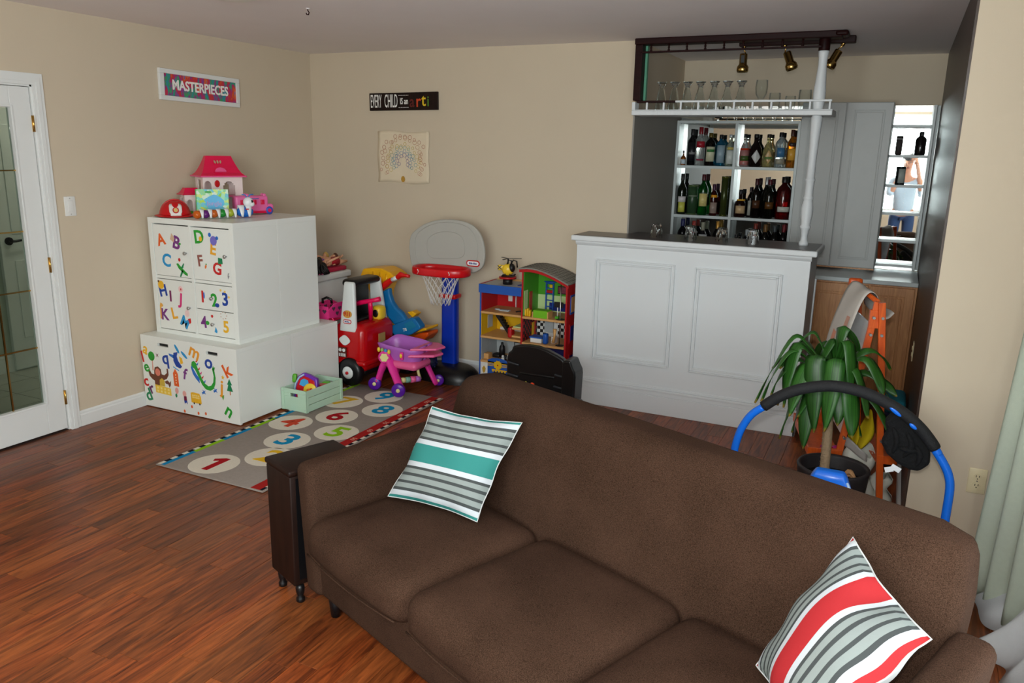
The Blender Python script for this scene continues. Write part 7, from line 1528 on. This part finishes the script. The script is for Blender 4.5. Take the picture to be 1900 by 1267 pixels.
L_ = [((CX-0.02, CY-0.01, 0.76), (4.085, -1.50, 0.905), (3.945, -1.53, 0.56), 0.034), ((CX-0.02, CY-0.01, 0.72), (4.08, -1.56, 0.845), (3.985, -1.62, 0.60), 0.030), ((CX-0.01, CY-0.02, 0.70), (4.11, -1.54, 0.875), (4.085, -1.60, 0.58), 0.044),
      ((CX, CY-0.02, 0.74), (4.20, -1.60, 0.83), (4.235, -1.66, 0.50), 0.050), ((CX+0.01, CY-0.02, 0.72), (4.285, -1.61, 0.83), (4.280, -1.68, 0.52), 0.052), ((CX+0.01, CY-0.02, 0.76), (4.335, -1.57, 0.92), (4.365, -1.62, 0.70), 0.044), ((CX, CY, 0.78), (4.30, -1.42, 0.960), (4.385, -1.38, 0.80), 0.046),
      ((CX-0.01, CY, 0.62), (4.15, -1.56, 0.70), (4.085, -1.62, 0.43), 0.038), ((CX, CY-0.02, 0.62), (4.20, -1.60, 0.66), (4.195, -1.65, 0.41), 0.042), ((CX+0.02, CY-0.02, 0.64), (4.36, -1.60, 0.72), (4.395, -1.65, 0.50), 0.050), ((CX+0.02, CY, 0.68), (4.43, -1.53, 0.785), (4.555, -1.57, 0.70), 0.034), ((CX+0.02, CY, 0.66), (4.45, -1.50, 0.76), (4.560, -1.53, 0.61), 0.036),
      ((CX+0.02, CY, 0.62), (4.46, -1.54, 0.66), (4.565, -1.60, 0.50), 0.034), ((CX+0.01, CY+0.02, 0.70), (4.42, -1.38, 0.86), (4.52, -1.33, 0.76), 0.034), ((CX-0.02, CY+0.01, 0.70), (4.12, -1.40, 0.86), (3.99, -1.36, 0.70), 0.034), ((CX, CY+0.02, 0.70), (4.22, -1.33, 0.86), (4.17, -1.23, 0.68), 0.038), ((CX+0.01, CY+0.02, 0.68), (4.33, -1.34, 0.84), (4.38, -1.28, 0.64), 0.036),
      ((CX-0.02, CY, 0.64), (4.13, -1.46, 0.76), (4.045, -1.48, 0.55), 0.036), ((CX-0.02, CY-0.01, 0.60), (4.17, -1.50, 0.64), (4.13, -1.53, 0.44), 0.034), ((CX+0.01, CY-0.01, 0.80), (4.25, -1.49, 0.90), (4.20, -1.56, 0.72), 0.040), ((CX+0.02, CY, 0.60), (4.37, -1.47, 0.62), (4.43, -1.50, 0.46), 0.034), ((CX, CY-0.01, 0.66), (4.23, -1.56, 0.76), (4.155, -1.62, 0.55), 0.044),
      ((CX-0.01, CY-0.01, 0.78), (4.16, -1.48, 0.93), (4.04, -1.50, 0.74), 0.036), ((CX-0.01, CY-0.02, 0.66), (4.17, -1.58, 0.79), (4.12, -1.66, 0.56), 0.046), ((CX+0.01, CY-0.02, 0.66), (4.32, -1.59, 0.78), (4.33, -1.66, 0.55), 0.048), ((CX+0.02, CY-0.01, 0.74), (4.42, -1.55, 0.85), (4.50, -1.59, 0.70), 0.038), ((CX+0.01, CY-0.01, 0.70), (4.38, -1.58, 0.80), (4.45, -1.64, 0.60), 0.044), ((CX-0.02, CY, 0.68), (4.10, -1.52, 0.80), (4.02, -1.56, 0.62), 0.036)]
for i, (bs_, ap, tp_, w) in enumerate(L_): leaf(bs_, ap, tp_, w*0.88, twist=0.5*math.sin(i*2.1))
MB().tube(spline([(-0.05, -0.026, 0.58), (-0.053, -0.027, 0.70), (-0.052, -0.027, 0.82)], 4), [0.020]*4+[0.014]*4+[0.006], 10).build('crown_stem', mat('green_stem', (60, 110, 40), 0.6), pt_)

# ================================================================= CHILD'S EASEL
ea = thing('kids_easel', 'orange wooden A-frame kids easel with draped painting paper', 'easel', (4.43, -0.92, 0))
m_orw = wood_mat('orange_stained_wood', (196, 70, 12), (232, 104, 28), 0.4, sx=30, sy=3, along='Z', objrand=False)
W = dict(parent=ea, world=True)
def bar(nm, a, b_, w, d, m=None):
    a, b_ = Vector(a), Vector(b_); t = (b_-a).normalized(); x = Vector((0, 1, 0)); x = (x-t*x.dot(t)).normalized(); y = t.cross(x); M_ = Matrix(((y.x, x.x, t.x, a.x), (y.y, x.y, t.y, a.y), (y.z, x.z, t.z, a.z), (0, 0, 0, 1)))
    return MB().box((-w/2, -d/2, 0), (w/2, d/2, (b_-a).length), M_).build(nm, m or m_orw, parent=ea, world=True, bev=0.002)
for yy in (-1.20, -0.66):
    bar('leg', (4.302, yy, 0), (4.425, yy, 1.06), 0.032, 0.018); bar('leg', (4.558, yy, 0), (4.440, yy-0.02, 1.06), 0.032, 0.018)
    MB().box((4.395, yy-0.012, 0.93), (4.465, yy+0.012, 1.02)).build('gusset', m_orw, **W, bev=0.002)
    for xx, z in ((4.405, 0.90), (4.455, 0.90), (4.41, 0.985), (4.45, 0.985), (4.345, 0.36), (4.52, 0.36)): MB().cyl((xx, yy-0.036, z), (xx, yy-0.01, z), 0.007, 10).build('bolt', m_steel, **W)
bar('cross_rail', (4.32, -1.19, 0.20), (4.32, -0.67, 0.20), 0.02, 0.02); bar('cross_rail', (4.54, -1.19, 0.20), (4.54, -0.67, 0.20), 0.02, 0.02)
MB().box((4.185, -1.215, 0.245), (4.345, -1.195, 0.290)).box((4.185, -0.665, 0.245), (4.345, -0.645, 0.29)).box((4.185, -1.195, 0.245), (4.345, -0.665, 0.252)).box((4.180, -1.215, 0.245), (4.190, -0.645, 0.29)).build('tray', m_orw, **W, bev=0.002)
MB().box((4.515, -1.215, 0.235), (4.610, -1.195, 0.28)).box((4.515, -1.195, 0.235), (4.610, -0.665, 0.242)).build('tray', m_orw, **W, bev=0.002)
MB().box((0, -1.17, 0), (0.006, -0.69, 0.60), T(4.352, 0, 0.34) @ RY(6.6)).build('drawing_board', m_whp, **W)
MB().cyl((4.432, -1.17, 1.055), (4.432, -0.62, 1.055), 0.012, 12).build('roll_rod', m_orw, **W); MB().rbox((4.40, -0.64, 1.04), (4.47, -0.60, 1.09), 0.01, 2).build('rod_cap', m_orw, **W)
pc = thing('painting_paper', 'long white painting paper draped over the orange easel top', 'paper', (4.43, -0.9, 1.0))
m_pap2 = mat('white_paper', (206, 200, 192), 0.8, var=0.06, scale=6)
prof3 = [(4.290, 0.46), (4.305, 0.60), (4.330, 0.80), (4.360, 0.93), (4.395, 1.035), (4.428, 1.078), (4.462, 1.062), (4.480, 1.00), (4.485, 0.955), (4.510, 0.955), (4.535, 0.985)]
pp3 = spline([(x, 0, z) for x, z in prof3], 4)
def drape(u, v):
    k = v*(len(pp3)-1); i = min(int(k), len(pp3)-2); p = pp3[i].lerp(pp3[i+1], k-i)
    return (p.x+0.006*math.sin(6*u+8*v)-0.020*u*(1-v), -1.05+0.37*u+0.02*math.sin(5*v), p.z+0.004*math.sin(9*u))
MB().sheet(drape, 10, 40, 0.0012).build('sheet', m_pap2, pc, world=True)
def dpatch(u0, u1, v0, v1, c, nm): MB().sheet(lambda u, v: Vector(drape(u0+(u1-u0)*u, v0+(v1-v0)*v))+Vector((-0.0025, -0.002, 0.0015)), 4, 8, 0.0).build(nm, mat('paint_%d_%d_%d' % c, c, 0.7), pc, world=True)
dpatch(0.02, 0.30, 0.02, 0.16, (190, 40, 190), 'paint_stroke'); dpatch(0.5, 0.7, 0.10, 0.22, (226, 150, 120), 'paint_stroke'); dpatch(0.15, 0.28, 0.24, 0.30, (200, 150, 130), 'paint_stroke')
TURN = T(4.43, -1.20, 0) @ RZ(14) @ T(-4.43, 1.20, 0)        # the easel stands slightly turned
for o_ in (ea, pc): o_.matrix_basis = TURN @ o_.matrix_basis
yf = thing('yellow_cloth', 'yellow folded felt cloth tucked inside the orange easel', 'cloth', (4.41, -1.06, 0.26))
m_yf = mat('yellow_felt', (206, 180, 10), 0.85, bump=0.2)
MB().sheet(lambda u, v: (4.352+0.075*u*(0.4+0.6*v)+0.03*(1-v), -1.06+0.02*math.sin(5*u), 0.27+0.125*v*(0.75+0.25*math.sin(PI*u))), 8, 8, 0.003).build('fold', m_yf, yf, world=True)
MB().sheet(lambda u, v: (4.405+0.078*math.sin(PI*(0.15+0.7*v))*(u-0.3)+0.035*v+0.01, -1.085+0.03*math.cos(4*u), 0.27+0.215*v*(1-0.25*(2*u-1)**2)), 8, 10, 0.003).build('fold', m_yf, yf, world=True)
wb = thing('white_plastic_bag', 'crumpled white plastic bag standing under the orange easel', 'bag', (4.44, -1.05, 0))
m_wb = mat('white_plastic_film', (214, 214, 202), 0.4, var=0.04)
def bagfn(x0, x1, y0, d, h, s):
    return lambda u, v: (x0+(x1-x0)*(0.5+0.5*math.cos(2*PI*u)*(1-0.25*v))+0.014*math.sin(9*v+7*u+s), y0+d*math.sin(2*PI*u)*(1-0.45*v)+0.010*math.sin(11*u+6*v+s), 0.002+h*v*(1+0.14*math.sin(2*PI*u*2+s)))
MB().sheet(bagfn(4.345, 4.515, -1.06, 0.07, 0.25, 0.0), 26, 10, 0.0015).build('bag_film', m_wb, wb, world=True)
MB().sheet(bagfn(4.500, 4.600, -1.05, 0.06, 0.13, 1.2), 22, 8, 0.0015).build('bag_film', m_wb, wb, world=True)
MB().sheet(lambda u, v: (4.34+0.13*u, -1.125+0.01*math.sin(6*u), 0.285-0.075*u+0.06*v-0.02*v*u), 8, 4, 0.002).build('stiff_flap', mat('grey_translucent_film', (170, 164, 158), 0.35), wb, world=True)
tb_ = thing('teal_tote', 'teal and navy bag on the floor against the dark panelling', 'bag', (4.575, -0.42, 0))
MB().rbox((-0.05, -0.14, 0.0), (0.055, 0.14, 0.33), 0.02, 3).build('bag_body', mat('navy_canvas', (22, 26, 60), 0.8), tb_); MB().rbox((-0.054, -0.145, 0.315), (0.058, 0.145, 0.40), 0.03, 3).build('bag_flap', mat('teal_canvas', (16, 110, 128), 0.8), tb_)
MB().tube([(-0.058, -0.02, 0.36), (-0.075, 0, 0.33), (-0.058, 0.02, 0.36)], 0.004, 6).build('zip_ring', m_steel, tb_)
fbx = thing('magenta_toys', 'magenta and red hair ribbons on the easel tray', 'ribbon', (4.27, -1.19, 0.2525))
MB().ell((0, 0.0, 0.022), (0.028, 0.022, 0.022)).ell((0.05, 0.01, 0.02), (0.026, 0.02, 0.02)).build('ribbon_loop', mat('magenta_satin', (170, 20, 110), 0.4), fbx); MB().ell((0.025, -0.012, 0.020), (0.012, 0.012, 0.016)).build('ribbon_knot', m_redp, fbx)

# ================================================================= CURTAINS
m_cur = mat('sage_curtain', (206, 215, 198), 0.8, var=0.05, scale=60, bump=0.15, bscale=300); m_shr = mat('white_sheer', (238, 241, 242), 0.8, var=0.03, scale=50, bump=0.15, bscale=200)
translucent(m_cur, 0.35); translucent(m_shr, 0.45)
cu = thing('curtain', 'pale sage green curtain hanging by the patio window', 'curtain', (5.0, -2.5, 0))
def curt(u, v):
    f = (1-v)**1.3; ph = 2*PI*3.2*u+0.6+0.5*math.sin(3*v); am = 0.030*(0.6+0.4*(1-v))
    x = f*(4.880+0.175*u)+(1-f)*(4.995+0.055*u); y = f*(-1.86-0.38*u)+(1-f)*(-1.85-0.50*u)
    nx, ny = 0.90, 0.42
    return (x+nx*am*math.sin(ph), y+ny*am*math.sin(ph), 0.028+2.30*v+(0.012*math.sin(2*ph) if v < 0.02 else 0))
MB().sheet(curt, 70, 30, 0.003).build('cloth', m_cur, cu, world=True)
hd2 = MB()
MB().cyl((5.02, -1.66, 2.36), (5.02, -5.3, 2.36), 0.012, 12).build('curtain_rod', m_steel, cu, world=True)
for k in range(4): MB().tube([(5.02+0.02*math.cos(2*PI*i/14), -1.90-0.12*k, 2.352+0.024*math.sin(2*PI*i/14)) for i in range(14)], 0.003, 6, closed=True).build('ring', m_steel, cu, world=True)
for yy in (-1.70, -5.25): MB().box((5.01, yy-0.01, 2.34), (5.158, yy+0.01, 2.37)).build('bracket', m_steel, cu, world=True)
sh = thing('sheer_curtain', 'white sheer curtain pooling on the floor behind the sage curtain', 'curtain', (5.08, -2.6, 0))
def shr(u, v):
    z = 0.006+2.30*v; y = -2.02-1.35*u; ph = 2*PI*7*u; fl_ = max(0, 1-v*7)
    return (5.085+0.022*math.sin(ph)-0.19*fl_*fl_*(0.75+0.25*math.sin(ph*0.6+1)), y+0.015*math.cos(ph), z+0.02*fl_*(1+math.sin(ph*0.9)))
MB().sheet(shr, 120, 40, 0.0015).build('cloth', m_shr, sh, world=True)
MB().cyl((5.095, -2.05, 2.30), (5.095, -5.2, 2.30), 0.006, 10).build('sheer_rod', m_steel, sh, world=True)
for yy in (-2.08, -5.18): MB().box((5.09, yy-0.006, 2.295), (5.158, yy+0.006, 2.308)).build('bracket', m_steel, sh, world=True)
# ================================================================= THE PHOTOGRAPHER (seen in the niche mirror)
MC = cam.matrix_world.copy()
ph_c = thing('photo_camera', 'black camera with flash held up by the photographer reflected in mirror', 'camera', tuple(MC @ Vector((0, 0, 0.10))))
def cpart(mb, nm, m):
    mb.v = [MC @ p for p in mb.v]; return mb.build(nm, m, ph_c, world=True)
cpart(MB().rbox((-0.068, -0.048, 0.085), (0.068, 0.045, 0.150), 0.012, 3), 'camera_body', m_black)
cpart(MB().lathe([(0.030, 0.022), (0.036, 0.022), (0.036, 0.07), (0.033, 0.09)], 24, cap=False), 'lens_barrel', m_black)
cpart(MB().prism(disc(0.030, 20), 0.040, 0.044), 'lens_glass', mat('lens_glass', (20, 22, 30), 0.05))
cpart(MB().rbox((-0.036, 0.045, 0.060), (0.036, 0.15, 0.125), 0.008, 2), 'flash_head', m_black)
pr_ = thing('person', 'person in pale blue shirt and jeans holding up a camera, reflected in the niche mirror', 'person', (4.50, -5.66, 0))
def skin_obj(name, joints, edges, mat_, sub=2, root=0):
    me = bpy.data.meshes.new(name); me.from_pydata([j[:3] for j in joints], edges, []); o = bpy.data.objects.new(name, me); COL.objects.link(o); o.parent = pr_
    me.materials.append(mat_); md = o.modifiers.new('skin', 'SKIN'); md.use_smooth_shade = True
    for i, v in enumerate(me.skin_vertices[0].data): v.radius = (joints[i][3], joints[i][4] if len(joints[i]) > 4 else joints[i][3]); v.use_root = (i == root)
    sb_ = o.modifiers.new('subdivision', 'SUBSURF'); sb_.levels = sub; sb_.render_levels = sub
    return o
m_psk = mat('person_skin', (206, 150, 122), 0.5, var=0.05); m_shirt = mat('pale_blue_shirt', (188, 204, 218), 0.8, var=0.06, scale=14, bump=0.2, bscale=40); m_jean = mat('blue_denim', (44, 66, 104), 0.85, var=0.15, scale=60); m_hair = mat('dark_hair', (36, 28, 24), 0.7)
hc_ = MC @ Vector((0, 0, 0.13)); loc = Vector((4.50, -5.66, 0))
hR = MC @ Vector((0.085, -0.03, 0.125))-loc; hL = MC @ Vector((-0.040, -0.070, 0.085))-loc
J = [(0, 0, 0.98, 0.12, 0.09), (0, 0, 1.15, 0.12, 0.09), (0, 0.0, 1.35, 0.13, 0.09), (0, 0.01, 1.47, 0.07, 0.06), (0, 0.0, 1.54, 0.052, 0.052), (0, 0.03, 1.62, 0.066, 0.078), (0, 0.025, 1.72, 0.078, 0.092), (0, 0.01, 1.80, 0.055, 0.065),
     (0.19, 0, 1.43, 0.055), (0.235, 0.02, 1.18+0.02, 0.046), (hR.x+0.01, hR.y-0.06, hR.z-0.05, 0.030), (hR.x, hR.y, hR.z, 0.034, 0.020),
     (-0.19, 0, 1.43, 0.055), (-0.20, 0.08, 1.20, 0.046), (hL.x-0.02, hL.y-0.05, hL.z-0.07, 0.030), (hL.x, hL.y, hL.z, 0.034, 0.020),
     (0.095, 0, 0.90, 0.085), (0.10, 0.015, 0.50, 0.058), (0.10, -0.01, 0.09, 0.038), (0.105, 0.13, 0.035, 0.032),
     (-0.095, 0, 0.90, 0.085), (-0.10, 0.015, 0.50, 0.058), (-0.10, -0.01, 0.09, 0.038), (-0.105, 0.13, 0.035, 0.032)]
E_ = [(0, 1), (1, 2), (2, 3), (3, 4), (4, 5), (5, 6), (6, 7), (2, 8), (8, 9), (9, 10), (10, 11), (2, 12), (12, 13), (13, 14), (14, 15), (0, 16), (16, 17), (17, 18), (18, 19), (0, 20), (20, 21), (21, 22), (22, 23)]
ax_r, ax_u, ax_f = MC.to_3x3() @ Vector((1, 0, 0)), MC.to_3x3() @ Vector((0, 1, 0)), MC.to_3x3() @ Vector((0, 0, -1))
for hand, wr, sgn in ((11, hR, -1), (15, hL, 1)):
    for k in range(5):
        i0 = len(J)
        if k < 4:
            ln = (0.072, 0.080, 0.075, 0.060)[k]; b0 = wr+ax_u*(0.030-0.020*k)+ax_f*0.018; mids = [b0, b0+ax_f*ln*0.45+ax_r*sgn*0.004, b0+ax_f*ln*0.75+ax_r*sgn*0.026, b0+ax_f*ln*0.78+ax_r*sgn*0.046]
        else:
            b0 = wr+ax_u*0.018-ax_f*0.02; mids = [b0, b0+ax_u*0.022+ax_r*sgn*0.018, b0+ax_u*0.030+ax_r*sgn*0.046]
        for q, p in enumerate(mids): J.append((p.x, p.y, p.z, 0.0095-0.0006*q))
        E_.append((hand, i0)); E_ += [(i0+q, i0+q+1) for q in range(len(mids)-1)]
skin_obj('body', J, E_, m_psk)
fc = MB().ell((0, 0.118, 1.655), (0.012, 0.020, 0.022)).ell((0.082, 0.02, 1.67), (0.010, 0.02, 0.03)).ell((-0.082, 0.02, 1.67), (0.010, 0.02, 0.03)); fc.build('nose_and_ears', m_psk, pr_)
for xx in (-0.032, 0.032): MB().ell((xx, 0.102, 1.69), (0.013, 0.008, 0.008)).build('eye', m_whp, pr_); MB().ell((xx, 0.110, 1.69), (0.006, 0.004, 0.006)).build('iris', m_hair, pr_)
MB().ell((0, 0.106, 1.605), (0.026, 0.010, 0.008)).build('mouth', mat('lips', (170, 90, 84), 0.5), pr_)
MB().ell((0, 0.005, 1.745), (0.092, 0.105, 0.095), z0=-0.15).build('hair', m_hair, pr_)
S_ = [(0, 0, 0.86, 0.172, 0.130), (0, 0.005, 1.12, 0.160, 0.125), (0, 0.0, 1.32, 0.165, 0.115), (0, 0.005, 1.47, 0.085, 0.075), (0.19, 0, 1.43, 0.072), (0.23, 0.012, 1.25, 0.064), (0.236, 0.02, 1.17, 0.060), (-0.19, 0, 1.43, 0.072), (-0.20, 0.06, 1.25, 0.064), (-0.202, 0.08, 1.18, 0.060)]
skin_obj('shirt', S_, [(0, 1), (1, 2), (2, 3), (2, 4), (4, 5), (5, 6), (2, 7), (7, 8), (8, 9)], m_shirt)
skin_obj('jeans', [(0, 0, 1.0, 0.150, 0.115), (0.095, 0, 0.86, 0.098), (0.10, 0.012, 0.50, 0.074), (0.10, -0.01, 0.09, 0.062), (-0.095, 0, 0.86, 0.098), (-0.10, 0.012, 0.50, 0.074), (-0.10, -0.01, 0.09, 0.062)], [(0, 1), (1, 2), (2, 3), (0, 4), (4, 5), (5, 6)], m_jean)
for xx in (-0.102, 0.102): MB().rbox((xx-0.048, -0.075, 0.0), (xx+0.048, 0.19, 0.085), 0.035, 3, fn=lambda v: (v.x, v.y, v.z*(1-0.35*max(0, v.y/0.19)))).build('shoe', m_black, pr_)
for k in range(6): MB().ell((0, 0.128-0.004*abs(k-2), 1.02+0.07*k), (0.006, 0.003, 0.006)).build('button', m_whp, pr_)
